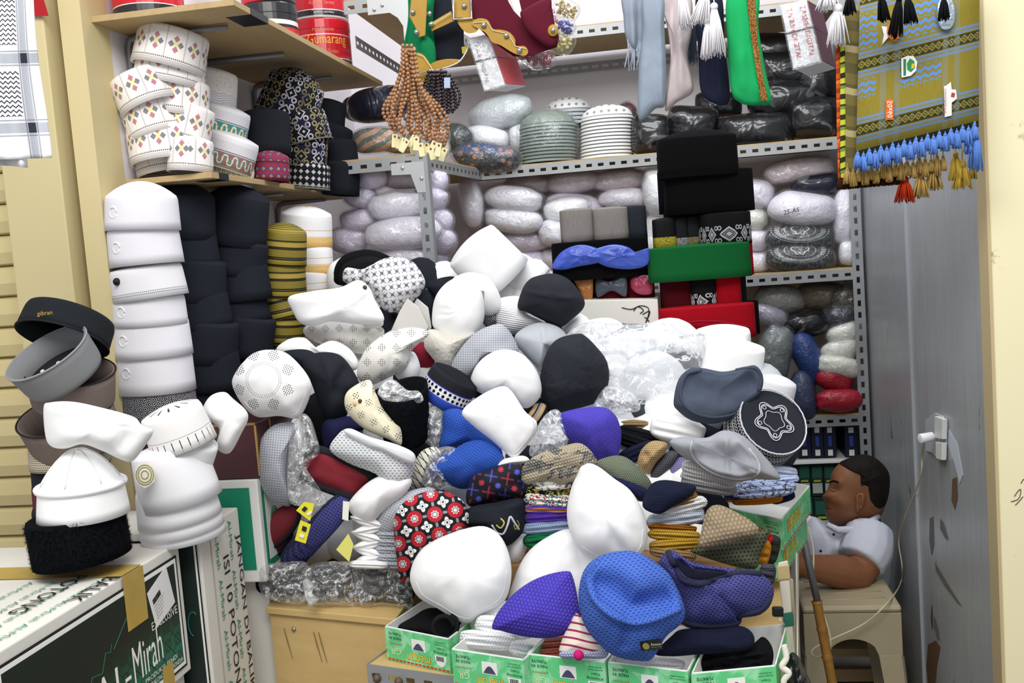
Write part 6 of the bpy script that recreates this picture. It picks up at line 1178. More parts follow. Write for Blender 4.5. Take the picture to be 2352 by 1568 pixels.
p = at(1306, 746, 2.72); q = at(1514, 744, 2.72); t = thing('display_carton', 'white carton with black corner ornament under the satin songkoks', 'box'); hz = at(1306, 690, 2.72).z-p.z; b = MB(); b.obox(p, (q.x-p.x, 0, q.z-p.z), (0, .16, 0), (0, 0, hz)); b.build('body', plain('EDEAE2', .6), t, bevel=.002)
b = MB()
for cs in ([(1428, 706), (1450, 710), (1470, 702), (1488, 706), (1490, 720), (1484, 738)], [(1455, 714), (1465, 704), (1478, 712), (1470, 720)], [(1476, 722), (1492, 714), (1488, 730), (1480, 728)], [(1482, 742), (1488, 734), (1492, 742)]): b.tube(line3([(x, y, 2.717) for x, y in cs], 20), .0012, 4)
b.build('corner_ornament', INK, t)
st = thing('display_stand', 'dark stand stacked inside the songkok tower', 'stand'); b = MB(); z0 = .689
for x0, x1, y0, y1 in ((1320, 1480, 560, 720), (1540, 1700, 410, 760)): a = at(x0, y1, 2.93); c = at(x1, y0, 2.93); b.box(a.x, c.x, 2.92, 2.95, 1.1, c.z)
b.box(-.3, .16, 2.83, 2.97, .0, 1.1); b.build('board', plain('1A1A1D', .8), st)
# ================================================================ HANGING GOODS
BROWNB = mk('brown_wood_beads', lambda: dict(col=mixc(nz(None, 60, 2), lin('8E6240'), lin('B5865E')), rough=.35, spec=.5)); DARKB = mk('dark_beads', lambda: dict(col=mixc(nz(None, 60, 2), lin('1E141C'), lin('33242C')), rough=.25, spec=.6))
def strand(label, group, ctrl, r, mat, tagc=None, Y0=0, cat='prayer beads'):
    t = thing('prayer_beads', label, cat, group); pts = crom([at(*c) for c in ctrl], 400, False); b = MB(); acc = 0; last = pts[0]; b.sphere(last, r)
    for p in pts[1:]:
        if (p-last).length >= r*1.9: b.sphere(p, r); last = p
    o = b.build('beads', mat, t, True); o['kind'] = 'stuff'
    if tagc:
        x, y, Y, a = tagc; c = at(x, y, Y); u_ = RT*math.cos(a)+UP*math.sin(a); v_ = UP*math.cos(a)-RT*math.sin(a)
        b = MB(); b.obox(c-u_*.006-v_*.014, u_*.012, fw*.004, v_*.028); b.build('wooden_tag', plain('D6CDA0', .6), t, bevel=.001); b = MB(); b.sphere(c+v_*.009-fw*.001, .0022); b.build('rivet', plain('7A4A2A', .4), t, True)
rnd = random.Random(11); g = 'brown prayer bead strands'
for i in range(13):
    f = i/12; xt = 925+10*(i % 3); xb = 905+f*105+rnd.uniform(-6, 6); yb = 300+f*26+rnd.uniform(-10, 10); Y = 2.03-.012*(i % 4)+.008*math.sin(i*2); xm = 918+f*42+rnd.uniform(-4, 4)
    strand('brown wooden prayer bead strand with pale wooden tag', g, [(xt, 105, Y), (xm-4, 180, Y), (xb-8+(-16 if f < .4 else 6), 250, Y), (xb+(-8 if f < .4 else 14), 285, Y), (xb+4, yb, Y-.004), (xb-8, 292, Y-.008), (xb-6, 262, Y-.006), (xm+8, 200, Y-.004), (xt+6, 112, Y)], .0041, BROWNB, (xb+2, yb+22, Y-.02, rnd.uniform(-.6, .6)))
for i in range(9):
    f = i/8; Y = 2.07+.01*(i % 3); x0 = 984+f*40; xm = 968+f*74; bt = 276-70*(f-.55)**2*2-rnd.uniform(0, 16); strand('dark polished prayer bead strand', 'dark prayer bead strands', [(x0, 165, Y), (xm, 210, Y), (xm+2, bt-14, Y), (xm+7, bt, Y-.006), (xm+13, bt-16, Y-.008), (xm+12, 210, Y-.008), (x0+6, 168, Y-.006)], .0037, DARKB)
slab('price_clip', 'small blue and white clip above the dark beads', 'clip', [(1020, 178), (1034, 178), (1034, 202), (1020, 202)], 2.03, .004, plain('9FB4CC', .4))
# belts
LEA = mk('mustard_leather', lambda: dict(col=mixc(nz(None, 40, 3), lin('9A7518'), lin('AB8524')), rough=.45, spec=.4)); MARF = fabric('591A2A', .15); STITCH = plain('E0D6A8', .7); RIV = plain('B9BBBE', .25, .9); CHROME = plain('C9CBD0', .2, .9)
def rivet(t, x, y, Y, r=.006): b = MB(); b.sphere(at(x, y, Y), r, 10, 6); b.build('rivet', RIV, t, True)
def edge(t, pts, Y, r=.0009): b = MB(); b.tube([at(x, y, Y) for x, y in pts], r, 4); b.build('stitching', STITCH, t)
t = thing('pilgrim_belt', 'green pilgrim belt with mustard leather ends', 'belt')
cloth('green_webbing', None, None, (938, -20), (1000, -20), (998, 160), (930, 150), 2.16, fabric('14784A', .15), 1, .02, parent=t, th=.004); puff('green_pouch', None, None, [(965, 90), (985, 85), (1000, 110), (1000, 150), (990, 168), (970, 140)], 2.14, .012, fabric('127044', .15), parent=t)
slab('leather_tab', None, None, [(945, -10), (982, -10), (977, 82), (962, 86), (952, 60), (940, 38)], 2.12, .008, LEA, parent=t, bevel=.002); rivet(t, 948, 28, 2.118); rivet(t, 957, 74, 2.118)
slab('leather_flap', None, None, [(938, 160), (945, 130), (958, 121), (975, 128), (995, 158), (1010, 172), (990, 188), (945, 170)], 2.11, .004, LEA, parent=t, N=40); slab('leather_flap', None, None, [(985, 150), (1010, 138), (1040, 135), (1060, 140), (1020, 155), (995, 160)], 2.13, .003, LEA, parent=t, N=30); slab('leather_end', None, None, [(945, 172), (995, 160), (1010, 178), (960, 202), (952, 196)], 2.105, .004, LEA, parent=t)
edge(t, [(940, 158), (947, 131), (958, 124), (973, 130), (993, 158)], 2.106); b = MB(); b.tube([at(x, y, 2.095) for x, y in ((944, 176), (992, 160), (1020, 172), (950, 200), (944, 176))], .002, 6); b.build('buckle_frame', CHROME, t, True); b = MB(); b.tube(line3([(1010, 160, 2.09), (1050, 145, 2.09), (1070, 120, 2.1), (1078, 95, 2.1)], 12), .0018, 6); b.build('buckle_bar', CHROME, t, True)
t = thing('pilgrim_belt', 'black pilgrim belt panel with narrow mustard strap', 'belt'); slab('black_panel', None, None, [(978, -10), (1064, -10), (1066, 118), (1060, 135), (985, 140), (976, 90)], 2.18, .01, fabric('23262E', .12), parent=t, bevel=.003); slab('leather_strap', None, None, [(985, 55), (1036, 25), (1044, 48), (992, 72)], 2.14, .005, LEA, parent=t, bevel=.001); rivet(t, 990, 56, 2.135); rivet(t, 986, 32, 2.135); slab('yellow_patch', None, None, [(1060, 108), (1072, 105), (1072, 120), (1062, 124)], 2.17, .003, plain('C9B22E', .5), parent=t); edge(t, [(990, 58), (1036, 30)], 2.133)
t = thing('pilgrim_belt', 'maroon pilgrim belt with scalloped mustard leather', 'belt')
slab('maroon_webbing', None, None, [(1080, -10), (1160, -10), (1180, 25), (1215, 60), (1250, 95), (1282, 92), (1280, 108), (1220, 128), (1180, 130), (1130, 95), (1085, 50)], 2.12, .008, MARF, parent=t, bevel=.002); puff('maroon_pouch', None, None, [(1195, 35), (1205, 20), (1260, -5), (1268, 20), (1275, 60), (1284, 88), (1270, 108), (1245, 100), (1210, 70)], 2.1, .02, MARF, parent=t, p=3); slab('maroon_fold', None, None, [(1190, -10), (1262, -10), (1262, 5), (1215, 28), (1198, 25)], 2.115, .006, MARF, parent=t)
slab('leather_scallop', None, None, [(1085, 50), (1100, 42), (1120, 46), (1132, 66), (1150, 68), (1170, 74), (1183, 90), (1185, 105), (1205, 106), (1213, 118), (1205, 128), (1180, 122), (1150, 104), (1130, 96), (1115, 75), (1088, 60)], 2.1, .004, LEA, parent=t, N=60); edge(t, [(1088, 52), (1118, 50), (1132, 70), (1168, 78), (1184, 106), (1208, 112)], 2.098)
for x, y in ((1111, 58), (1163, 82), (1193, 116)): rivet(t, x, y, 2.098)
slab('leather_end', None, None, [(1040, -10), (1080, -10), (1085, 40), (1045, 42)], 2.11, .005, LEA, parent=t, bevel=.001); slab('leather_tongue', None, None, [(1052, 46), (1086, 44), (1100, 55), (1095, 72), (1075, 76), (1060, 65)], 2.105, .004, LEA, parent=t, N=30); rivet(t, 1066, 14, 2.108); rivet(t, 1270, 70, 2.075, .005)
puff('leather_button', None, None, ell(1270, 70, 24, 28, 0, 14, 2), 2.08, .004, LEA, parent=t); b = MB(); b.tube([at(x, y, 2.1) for x, y in ((1040, -5), (1042, 45), (1084, 42), (1080, -5))], .0025, 6); b.build('buckle_frame', CHROME, t, True)
# wrapped boxes
def wbox(label, quad, dep, Y, front, side, words, tc):
    t = thing('wrapped_box', label, 'box'); a, b_, c, d = [at(x, y, Y) for x, y in quad]; dv = RT*dep[0]+UP*dep[1]+fw*.06
    m = MB(); m.hexa([d, c, c+dv, d+dv, a, b_, b_+dv, a+dv]); m.build('boxes', front, t, bevel=.0015)
    patch(t, [b_.lerp(c, .02), b_.lerp(c, .98), (c+dv).lerp(b_+dv, .02), b_+dv], side, 'side_label', .0008)
    u_, v_ = (d-a), (b_-a)
    for i, s in enumerate(words): text(t, s, a+u_*.08+v_*(.2+.5*i), u_*.8, v_*.2, tc, off=.002)
    for k in (.45,): m = MB(); e = .001; m.tube([a.lerp(d, k)-fw*.002, b_.lerp(c, k)-fw*.002, (b_+dv).lerp(c+dv, k)], .0015, 5); m.build('rubber_band', plain('4A4A4E', .6), t)
    puff('plastic_film', None, None, [(x+(x-sum(q[0] for q in quad)/4)*.1, y+(y-sum(q[1] for q in quad)/4)*.05) for x, y in quad], Y-.012, .008, FILM, parent=t, sharp=True, ns=(.004, 5)); return t
SLV = plain('D9DCE2', .25, .1, .5); TXR = plain('B02A2A', .5)
wbox('film-wrapped bundle of white tasbih counter boxes under the maroon belt', [(1075, 88), (1120, 78), (1160, 195), (1112, 208)], (.045, .012), 2.14, SLV, plain('B0484E', .4), ['TASBIH DIGITAL'], plain('8A7A7A', .5))
wbox('film-wrapped tasbih counter boxes beside the white tassel', [(1792, 12), (1852, -2), (1885, 140), (1822, 158)], (.05, .0), 2.16, SLV, plain('5E2A3E', .4), ['TASBIH DIGITAL', 'TASBIH DIGITAL'], TXR)
for x, y, w_, h, a, c, l in [(1300, 22, 60, 46, -30, 'A8923E', 'hanging bag of gold beads'), (1298, 62, 44, 40, -40, '3A44A8', 'hanging bag of blue beads'), (1292, 98, 52, 52, -30, 'D9CC8A', 'hanging bag of pale yellow beads'), (1222, 128, 66, 48, -30, '8A2040', 'hanging bag of maroon beads'), (1245, 138, 60, 40, 10, '9A3A44', 'hanging bag of red and clear beads'), (1160, 20, 36, 70, 20, 'B4B0D0', 'hanging bag of lavender beads'), (1268, 45, 26, 60, 10, 'E0A8B4', 'hanging bag of pink beads'), (1160, 118, 46, 40, -20, 'D8CBA0', 'hanging bag of cream beads')]:
    t = thing('bead_bag', l, 'bag'); b = MB(); rr = random.Random(int(x)); k = 2.2/F; C = at(x, y, 2.2); ca, sa = math.cos(math.radians(a)), math.sin(math.radians(a))
    for i in range(110):
        u_, v_, w2 = rr.uniform(-1, 1), rr.uniform(-1, 1), rr.uniform(-1, 1)
        if u_*u_+v_*v_+w2*w2 > 1: continue
        X_, Z_ = u_*w_*k*.42, v_*h*k*.42; b.sphere(C+RT*(X_*ca-Z_*sa)+UP*(X_*sa+Z_*ca)+fw*w2*.016, .0034, 6, 4)
    o = b.build('beads', plain(c, .25, 0, .5), t, True); o['kind'] = 'stuff'
    puff('plastic_film', None, None, ell(x, y, w_*1.1, h*1.1, a, 14, 3.2), 2.2, .024, FILM, parent=t, ns=(.004, 5), N=40, K=8)
# scarves and tassels
GS = fabric('8E98A6', .12); 
def hang(label, ol, Y, T, mat, folds=(), name='folded_scarf', **k): return puff(name, label, 'scarf', ol, Y, T, mat, None, p=3.2, folds=folds, ns=(.004, 2), **k)
hang('blue-grey scarf with frayed ends', [(1430, -15), (1480, -15), (1482, 60), (1476, 110), (1470, 160), (1462, 130), (1448, 110), (1436, 80), (1432, 40)], 2.2, .02, GS, [([(1450, 0), (1455, 110)], .008, 7), ([(1468, 0), (1466, 120)], -.008, 6)])
b = MB(); rr = random.Random(5)
for i in range(26): x = 1440+rr.uniform(0, 36); b.tube([at(x, 85+rr.uniform(-10, 10), 2.19), at(x+rr.uniform(-5, 5), 115, 2.185), at(x+rr.uniform(-8, 8), 140+rr.uniform(-10, 24), 2.19)], [.0016, .0014, .0006], 4)
tag(b.build('scarf_fringe', fabric('A2AAB6', .3)), 'grey frayed fringe below the blue-grey scarf', 'fringe', kind='stuff')
hang('smooth blue-grey folded scarf', [(1478, -15), (1522, -15), (1526, 60), (1530, 150), (1528, 238), (1505, 250), (1468, 275), (1466, 180), (1475, 80)], 2.17, .025, fabric('8B97A6', .1), [([(1515, 0), (1520, 230)], .006, 8), ([(1490, 240), (1528, 236)], .006, 6)])
hang('pale mauve satin scarf', [(1510, -15), (1582, -15), (1590, 60), (1580, 130), (1592, 190), (1588, 215), (1555, 235), (1528, 255), (1532, 200), (1540, 130), (1530, 50)], 2.19, .025, mk('mauve_satin', lambda: dict(col=mixc(nz(None, 9, 3), lin('A8999A'), lin('CFC2C4')), rough=.45, spec=.4)), [([(1560, 60), (1565, 200)], .008, 10), ([(1530, 245), (1588, 200)], .008, 6), ([(1545, 0), (1540, 120)], -.01, 8)])
hang('navy scarf with olive edge', [(1600, -15), (1655, -15), (1665, 100), (1676, 200), (1672, 238), (1640, 238), (1610, 210), (1604, 120)], 2.2, .025, fabric('23263A', .12), [([(1640, 20), (1655, 220)], .008, 8), ([(1608, 205), (1640, 235)], .006, 5)])
b = MB(); 
for i in range(24): x = 1578+rr.uniform(0, 22); b.tube([at(x, 60, 2.2), at(x+rr.uniform(-3, 3), 110, 2.2), at(x+rr.uniform(-5, 5), 138+rr.uniform(-12, 16), 2.2)], [.0018, .0014, .0006], 4)
tag(b.build('scarf_fringe', fabric('3A4254', .3)), 'dark blue fringe between mauve and navy scarves', 'fringe', kind='stuff')
o, P = hang('bright green scarf with brown glitter stripe', [(1672, -15), (1740, -15), (1742, 60), (1758, 160), (1772, 232), (1745, 240), (1725, 242), (1700, 236), (1680, 210), (1672, 120)], 2.15, .03, fabric('1FA05C', .12), [([(1700, 0), (1705, 200)], .006, 14), ([(1680, 212), (1715, 238), (1745, 238)], .008, 6)])
vs_ = [(1714, -10), (1726, 90), (1738, 170), (1748, 232)]; w2 = [(1734, -10), (1740, 90), (1752, 170), (1764, 230)]
b = MB()
for i in range(3): b.add([P.surf(*vs_[i], .009), P.surf(*w2[i], .009), P.surf(*w2[i+1], .009), P.surf(*vs_[i+1], .009)], [(0, 1, 2, 3)])
b.build('glitter_stripe', mk('glitter', lambda: dict(col=mixc(nz(None, 500, 1) > .5, lin('5A2E1C'), lin('A8762E')), rough=.5)), o)
def tassel(label, x, y0, y1, w_, Y, mat, group=None, lean=0, cl=.05):
    t = thing('tassel', label, 'tassel', group); b = MB(); k = Y/F; rr = random.Random(int(x+y1)); top = at(x, y0, Y); L = (y1-y0)*k
    for i in range(46):
        a = rr.uniform(0, 2*PI); r = math.sqrt(rr.uniform(0, 1))*w_*k*.5; e = top-UP*L*rr.uniform(.9, 1.03)+RT*(r*math.cos(a)+lean*k)+fw*r*math.sin(a); m = top-UP*L*.35+RT*(r*.55*math.cos(a)+lean*k*.3)+fw*r*.55*math.sin(a); b.tube([top-UP*L*.12+RT*r*.25*math.cos(a), m, e], [.0016, .0019, .0009], 4)
    o = b.build('threads', mat, t, True); o['kind'] = 'stuff'; b = MB(); b.sphere(top-UP*L*.08, w_*k*.2, 10, 6); b.build('head', mat, t, True); b = MB(); b.tube([top-UP*L*.06, top+UP*cl], .0012, 4); b.build('cord', mat, t)
WT = fabric('EDEAEE', .3); BT = fabric('121315', .3); BLT = fabric('5E86CE', .3); TNT = fabric('A88A4E', .3); RST = fabric('9A2A10', .3); MUT = fabric('B89A3E', .3)
for x, y0, y1, w_, ln in [(1566, -25, 62, 34, 8), (1620, -20, 52, 46, -14), (1640, 5, 122, 44, 6), (1625, 40, 130, 30, -4), (1900, -20, 20, 50, 0), (1925, 12, 98, 50, 0)]: tassel('white thread tassel hanging among the scarves', x, y0, y1, w_, 2.1, WT, 'white tassels', ln)
for x, y0, y1, w_, ln in [(1952, -10, 30, 30, 0), (2024, -15, 44, 30, 6), (2065, -10, 78, 34, -8), (2085, -12, 50, 30, 6), (2168, -10, 42, 24, 0)]: tassel('black thread tassel before the mustard scarf', x, y0, y1, w_, 2.02, BT, 'black tassels', ln)
# mustard patterned scarf
def must():
    u, v = uv(); n = nz(comb(u*90, v*6, 0), 5, 2); base = mixc(n, lin('7F7222'), lin('938634')); y = v
    p = frac((y+.012)/.138)*.138; bl = mx(ab(p-.045) < .003, mx(ab(p-.053) < .002, mx(ab(p-.092) < .003, ab(p-.084) < .002))); col = mixc(bl, base, lin('6F86A8'))
    band = ab(p-.0685) < .0115; dm = ab(frac(u/.014)-.5)*.014+ab(p-.0685); dk = mx((dm < .009)*(dm > .0055), dm < .003); col = mixc(band, col, mixc(dk, lin('3A3A1E'), lin('8F8440')))
    vs2 = mx(ab(u-.055) < .007, mx(ab(u-.085) < .006, mx(ab(u-.19) < .006, ab(u-.215) < .006))); col = mixc(vs2*.35, col, lin('7E8C8C'))
    zz = frac(p/.0145+ab(frac(u/.017)-.5)*.9+nz(comb(u, v, 0), 90, 2)*.5); inz = mx((u > .092)*(u < .182), (u < .04)); notb = mx(p < .037, p > .1); col = mixc((zz < .5)*inz*notb*(v > .12), col, lin('5F8BD0')); col = mixc(v < .014, col, lin('3C3D2A')); return dict(col=col, rough=.9, bump=n, bs=.15, bd=.001)
t = thing('patterned_scarf', 'mustard scarf with blue zigzags and stickers hanging at the right pillar', 'scarf')
cloth('cloth', None, None, (1976, -12), (2250, -82), (2248, 292), (1966, 362), 2.1, mk('mustard_weave', must), 0, 0, parent=t, nu=4, nv=4, th=.004)
def stick(pts, c, name, Y=2.094): return slab(name, None, None, pts, Y, .001, plain(c, .4), parent=t)
stick([(2035, 228), (2052, 228), (2052, 275), (2034, 275)], 'D86A24', 'size_sticker'); text(t, '50x60', at(2049, 232, 2.09), at(2049, 270, 2.09)-at(2049, 232, 2.09), at(2038, 232, 2.09)-at(2049, 232, 2.09), WHITE, off=.001)
stick([(2070, 134), (2085, 128), (2098, 128), (2107, 142), (2104, 162), (2092, 174), (2071, 178)], 'EDEEE8', 'brand_sticker'); stick([(2083, 146), (2090, 134), (2100, 140), (2102, 156), (2092, 166), (2084, 160)], '2F8C4A', 'sticker_emblem', 2.0935); stick([(2094, 146), (2101, 146), (2100, 156), (2093, 158)], 'D9C23A', 'sticker_emblem', 2.093); stick([(2075, 136), (2081, 135), (2081, 173), (2075, 174)], '2F7A5A', 'sticker_emblem', 2.0935)
stick([(2168, 198), (2174, 196), (2184, 188), (2186, 205), (2196, 206), (2198, 226), (2186, 236), (2186, 265), (2170, 269)], 'E6E0DC', 'brand_sticker'); text(t, 'Wadimor', at(2173, 262, 2.09), at(2173, 202, 2.09)-at(2173, 262, 2.09), at(2168, 262, 2.09)-at(2173, 262, 2.09), plain('8A3A34', .5)); stick([(2186, 212), (2194, 214), (2192, 224), (2184, 222)], 'A83A3A', 'sticker_emblem', 2.0935)
stick([(2025, 60), (2042, 62), (2038, 74), (2042, 84), (2026, 102), (2030, 80)], 'EDEEE8', 'rosette_sticker'); b = MB(); b.tube([at(2054+14*math.cos(a*.5), 70+20*math.sin(a*.5), 2.092) for a in range(14)], .003, 6); b.build('rosette_ring', plain('D8724A', .5), t)
puff('foil_oval', None, None, ell(2173, 30, 42, 78, 0, 16, 2.2), 2.09, .004, mk('silver_foil', lambda: dict(col=lin('BFD0DC'), rough=.2, metal=.8, bump=nz(None, 150, 2), bs=.6, bd=.003)), parent=t, ns=(.002, 8))
for i in range(21):
    f = i/20; tassel('blue thread tassel along the mustard scarf hem', 1970+f*268, 350-f*66+6*(i % 2), 384-f*66+10*(i % 2), 20, 2.085, BLT, 'blue hem tassels', cl=.004)
for x, y0, y1, w_ in [(2240, 290, 385, 34), (2225, 310, 350, 22)]: tassel('long blue tassel at the scarf corner', x, y0, y1, w_, 2.09, BLT, 'long blue corner tassels', cl=.01)
# layers beneath
for ol, Y, m, l in [([(1920, 82), (1935, 82), (1935, 160), (1937, 428), (1926, 430), (1922, 300), (1920, 160)], 2.13, stripes(['C9501C', '8A3A1C', 'D8742C'], .02, 20, 'orange_weave'), 'orange patterned scarf edge beneath the mustard one'), ([(1930, 95), (1944, 95), (1942, 250), (1944, 408), (1930, 408), (1930, 250)], 2.125, stripes(['B9C23A', '2A2C1C', '6E8A3A'], .022, 15, 'lime_weave'), 'lime and black scarf edge beneath the mustard one'), ([(1940, 20), (1975, 10), (1970, 390), (1942, 412), (1942, 250)], 2.12, stripes(['6E6236', '5A5230', 'A89A72'], .045, 0, 'olive_brown_weave'), 'olive brown scarf edge with pale bars')]:
    slab('patterned_scarf', l, 'scarf', ol, Y, .003, m)
for i in range(6): b = None; slab('woven_bar', 'pale woven bar on the olive brown scarf', 'trim', [(1946, 222+13*i), (1955, 218+13*i), (1966, 224+13*i), (1966, 229+13*i), (1955, 224+13*i), (1946, 228+13*i)], 2.1165, .001, plain('B9AF92', .8), 'pale woven bars', None) if 0 else None
for i in range(17): f = i/16; tassel('tan knotted tassel along the scarves beneath', 1946+f*220, 386-f*34+5*(i % 3), 420-f*30+8*(i % 2), 18, 2.11, TNT, 'tan knotted tassels', cl=.01)
for i in range(12): f = i/11; tassel('short dark fringe tassel at the orange scarf foot', 1930+f*130, 408-f*10, 434-f*12, 16, 2.125, fabric('3A1C14', .3), 'dark fringe tassels')
for x, y0, y1, w_, m, l in [(2078, 408, 462, 44, RST, 'rust red pompom tassel under the scarves'), (2115, 400, 450, 40, TNT, 'tan pompom tassel beside the rust one'), (2145, 380, 432, 40, TNT, 'tan pompom tassel near the pillar'), (2210, 372, 430, 44, MUT, 'large mustard pompom tassel by the pillar'), (2195, 350, 410, 30, MUT, 'smaller mustard tassel behind the pompom one'), (2235, 380, 408, 20, MUT, 'smallest mustard tassel at the pillar')]: tassel(l, x, y0, y1, w_, 2.12, m, cl=.03)
# ================================================================ THE SEATED MAN
SKIN = mk('skin', lambda: dict(col=mixc(nz(None, 30, 3), lin('7A4E34'), lin('8F5F42')), rough=.5, spec=.35))
SHIRT = mk('white_shirt', lambda: dict(col=mixc(nz(None, 12, 3), lin('C2C6D6'), lin('D6D9E4')), rough=.9, bump=nz(None, 30, 3), bs=.3, bd=.006))
HAIR = mk('dark_hair', lambda: dict(col=mixc(nz(None, 90, 3), lin('0E0B0A'), lin('221A16')), rough=.7, spec=.2, bump=nz(None, 250, 3), bs=.8, bd=.004))
def fuse(name, parts, mat, parent, voxel=.006, smooth=6):
    v, f = [], []
    for me in parts:
        n = len(v); v += [x.co.copy() for x in me.vertices]; f += [tuple(i+n for i in p.vertices) for p in me.polygons]
    o = bpy.data.objects.new('tmp', mesh(v, f)); COL.objects.link(o); r = o.modifiers.new('r', 'REMESH'); r.mode = 'VOXEL'; r.voxel_size = voxel; r.use_smooth_shade = True
    s = o.modifiers.new('s', 'SMOOTH'); s.iterations = smooth; s.factor = .5
    me = bpy.data.meshes.new_from_object(o.evaluated_get(bpy.context.evaluated_depsgraph_get())); bpy.data.objects.remove(o); me.materials.clear()
    return link(name, me, mat, parent)
def tubem(pts, r, n=14):
    b = MB(); b.tube(crom([Vector(p) for p in pts], 14, False), [r[0]+(r[-1]-r[0])*i/14 for i in range(15)] if len(r) == 2 else [r[min(len(r)-1, int(i/14*(len(r)-1)))]*(1-(i/14*(len(r)-1)) % 1)+r[min(len(r)-1, int(i/14*(len(r)-1))+1)]*((i/14*(len(r)-1)) % 1) for i in range(15)], n); return mesh(b.v, b.f)
def ball(c, r): b = MB(); b.sphere(c, r, 16, 10); return mesh(b.v, b.f)
man = thing('person', 'seated man in a white short-sleeved shirt, facing sideways with his arm on a stool', 'person')
YH = 3.14
HP = Puff([(1934, 1060), (1912, 1082), (1906, 1104), (1903, 1116), (1899, 1126), (1889, 1138), (1888, 1144), (1896, 1150), (1893, 1158), (1897, 1163), (1894, 1170), (1896, 1180), (1899, 1192), (1914, 1204), (1940, 1208), (1985, 1206), (2020, 1190), (2034, 1160), (2040, 1125), (2038, 1085), (2012, 1056), (1979, 1046)], YH, .078, .078, p=2.6, c=(1968, 1124), N=132, K=16,
    folds=[([(1908, 1109), (1928, 1107)], .006, 7), ([(1909, 1125), (1922, 1126)], -.01, 7), ([(1925, 1150), (1940, 1160)], .008, 16), ([(1899, 1145), (1908, 1148)], .010, 6), ([(1896, 1165), (1912, 1168)], -.006, 4), ([(1930, 1185), (1965, 1180)], .006, 14), ([(1908, 1148), (1918, 1168)], -.004, 5)])
hd = HP.mesh()
neck = tubem([at(1962, 1150, YH+.01), at(1972, 1205, YH+.03), at(1975, 1240, YH+.05)], [.062, .07, .085])
sh_n = at(2000, 1235, 3.1); elb = at(1968, 1322, 2.985); wr = at(1838, 1300, 2.9); fin = at(1806, 1304, 2.87)
TOR = Puff([(1862, 1205), (1900, 1205), (1960, 1208), (2015, 1200), (2036, 1230), (2044, 1290), (2040, 1350), (2020, 1410), (1940, 1425), (1880, 1400), (1862, 1300)], 3.2, .12, .11, p=2.5).mesh()
parts = [hd, neck, TOR, tubem([sh_n, (sh_n+elb)/2+Vector((.012, 0, 0)), elb], [.058, .054, .046]), tubem([elb, elb.lerp(wr, .35)+Vector((0, 0, .004)), wr], [.047, .05, .03]), ball(elb, .046), tubem([wr, fin], [.029, .026])]
for k in range(4):  # four fingers resting on the table edge, thumb beside the palm
    o_ = Vector((0, -.018+.013*k, 0)); L_ = (.075, .085, .08, .062)[k]; parts.append(tubem([fin+o_, fin+o_+Vector((-L_*.5, 0, .004)), fin+o_+Vector((-L_, 0, -.012))], [.0085, .0075], 8))
parts.append(tubem([wr.lerp(fin, .4)+Vector((0, -.02, 0)), fin+Vector((-.005, -.045, -.004)), fin+Vector((-.03, -.05, -.01))], [.0105, .008], 8))
far = at(1860, 1215, 3.3); parts += [tubem([far, at(1835, 1290, 3.22), at(1815, 1310, 3.1)], [.056, .045, .03])]
hipz = .27; parts += [tubem([(.46, 3.26, .33), (.36, 3.2, .37), (.26, 3.13, .38)], [.085, .07, .06]), tubem([(.26, 3.13, .38), (.27, 3.13, .22), (.28, 3.14, .05)], [.058, .05, .035]), tubem([(.47, 3.3, .33), (.4, 3.32, .37), (.3, 3.32, .38)], [.085, .07, .06]), tubem([(.3, 3.32, .38), (.32, 3.32, .2), (.33, 3.33, .05)], [.058, .05, .035])]
fuse('body', parts, SKIN, man, .0055, 3)
# ear, brow, eye, hair
o, P = puff('ear', None, None, [(1966, 1140), (1972, 1133), (1982, 1132), (1988, 1140), (1986, 1155), (1979, 1166), (1970, 1176), (1965, 1172), (1966, 1158)], YH-.082, .012, SKIN, parent=man, folds=[([(1975, 1142), (1976, 1160)], -.009, 5)])
seam('eyebrow', man, HP, [(1907, 1107), (1915, 1104), (1926, 1107)], .0028, HAIR); seam('closed_eye', man, HP, [(1908, 1126), (1914, 1129), (1922, 1128)], .0018, plain('1E120C', .6)); seam('lips', man, HP, [(1897, 1164), (1904, 1166), (1912, 1169)], .0022, plain('5E342A', .5))
HR = Puff([(1934, 1058), (1928, 1068), (1946, 1066), (1958, 1076), (1954, 1096), (1950, 1118), (1955, 1135), (1962, 1128), (1970, 1128), (1988, 1132), (1992, 1150), (2000, 1178), (2018, 1182), (2034, 1160), (2043, 1125), (2041, 1084), (2013, 1053), (1979, 1043)], YH, .083, .083, p=2.5, c=(2000, 1100), N=110, K=12, ns=(.003, 6))
link('hair', HR.mesh(), HAIR, man)
# shirt: torso, collar and loose sleeve fused to one garment
SH = [Puff([(1846, 1215), (1868, 1186), (1892, 1200), (1920, 1212), (1962, 1214), (2008, 1190), (2032, 1206), (2045, 1250), (2049, 1312), (2040, 1360), (2015, 1425), (1940, 1435), (1880, 1410), (1852, 1320), (1842, 1262)], 3.2, .135, .12, p=2.5, folds=[([(1900, 1220), (1900, 1400)], .008, 12), ([(1930, 1230), (1890, 1300)], .010, 12), ([(1960, 1225), (1915, 1290)], -.010, 10)]).mesh(),
      tubem([at(1995, 1222, 3.1), at(1990, 1262, 3.05), at(1975, 1292, 3.02)], [.074, .078, .07]), tubem([at(1866, 1212, 3.3), at(1846, 1262, 3.24)], [.075, .07])]
sh_o = fuse('shirt', SH, SHIRT, man, .0065, 3)
b = MB(); b.tube([at(x, y, Y) for x, y, Y in ((1900, 1204, 3.06), (1925, 1217, 3.05), (1960, 1216, 3.05), (1998, 1200, 3.06), (2018, 1186, 3.1))], [.008, .011, .012, .012, .008], 8); b.build('collar', SHIRT, sh_o, True)
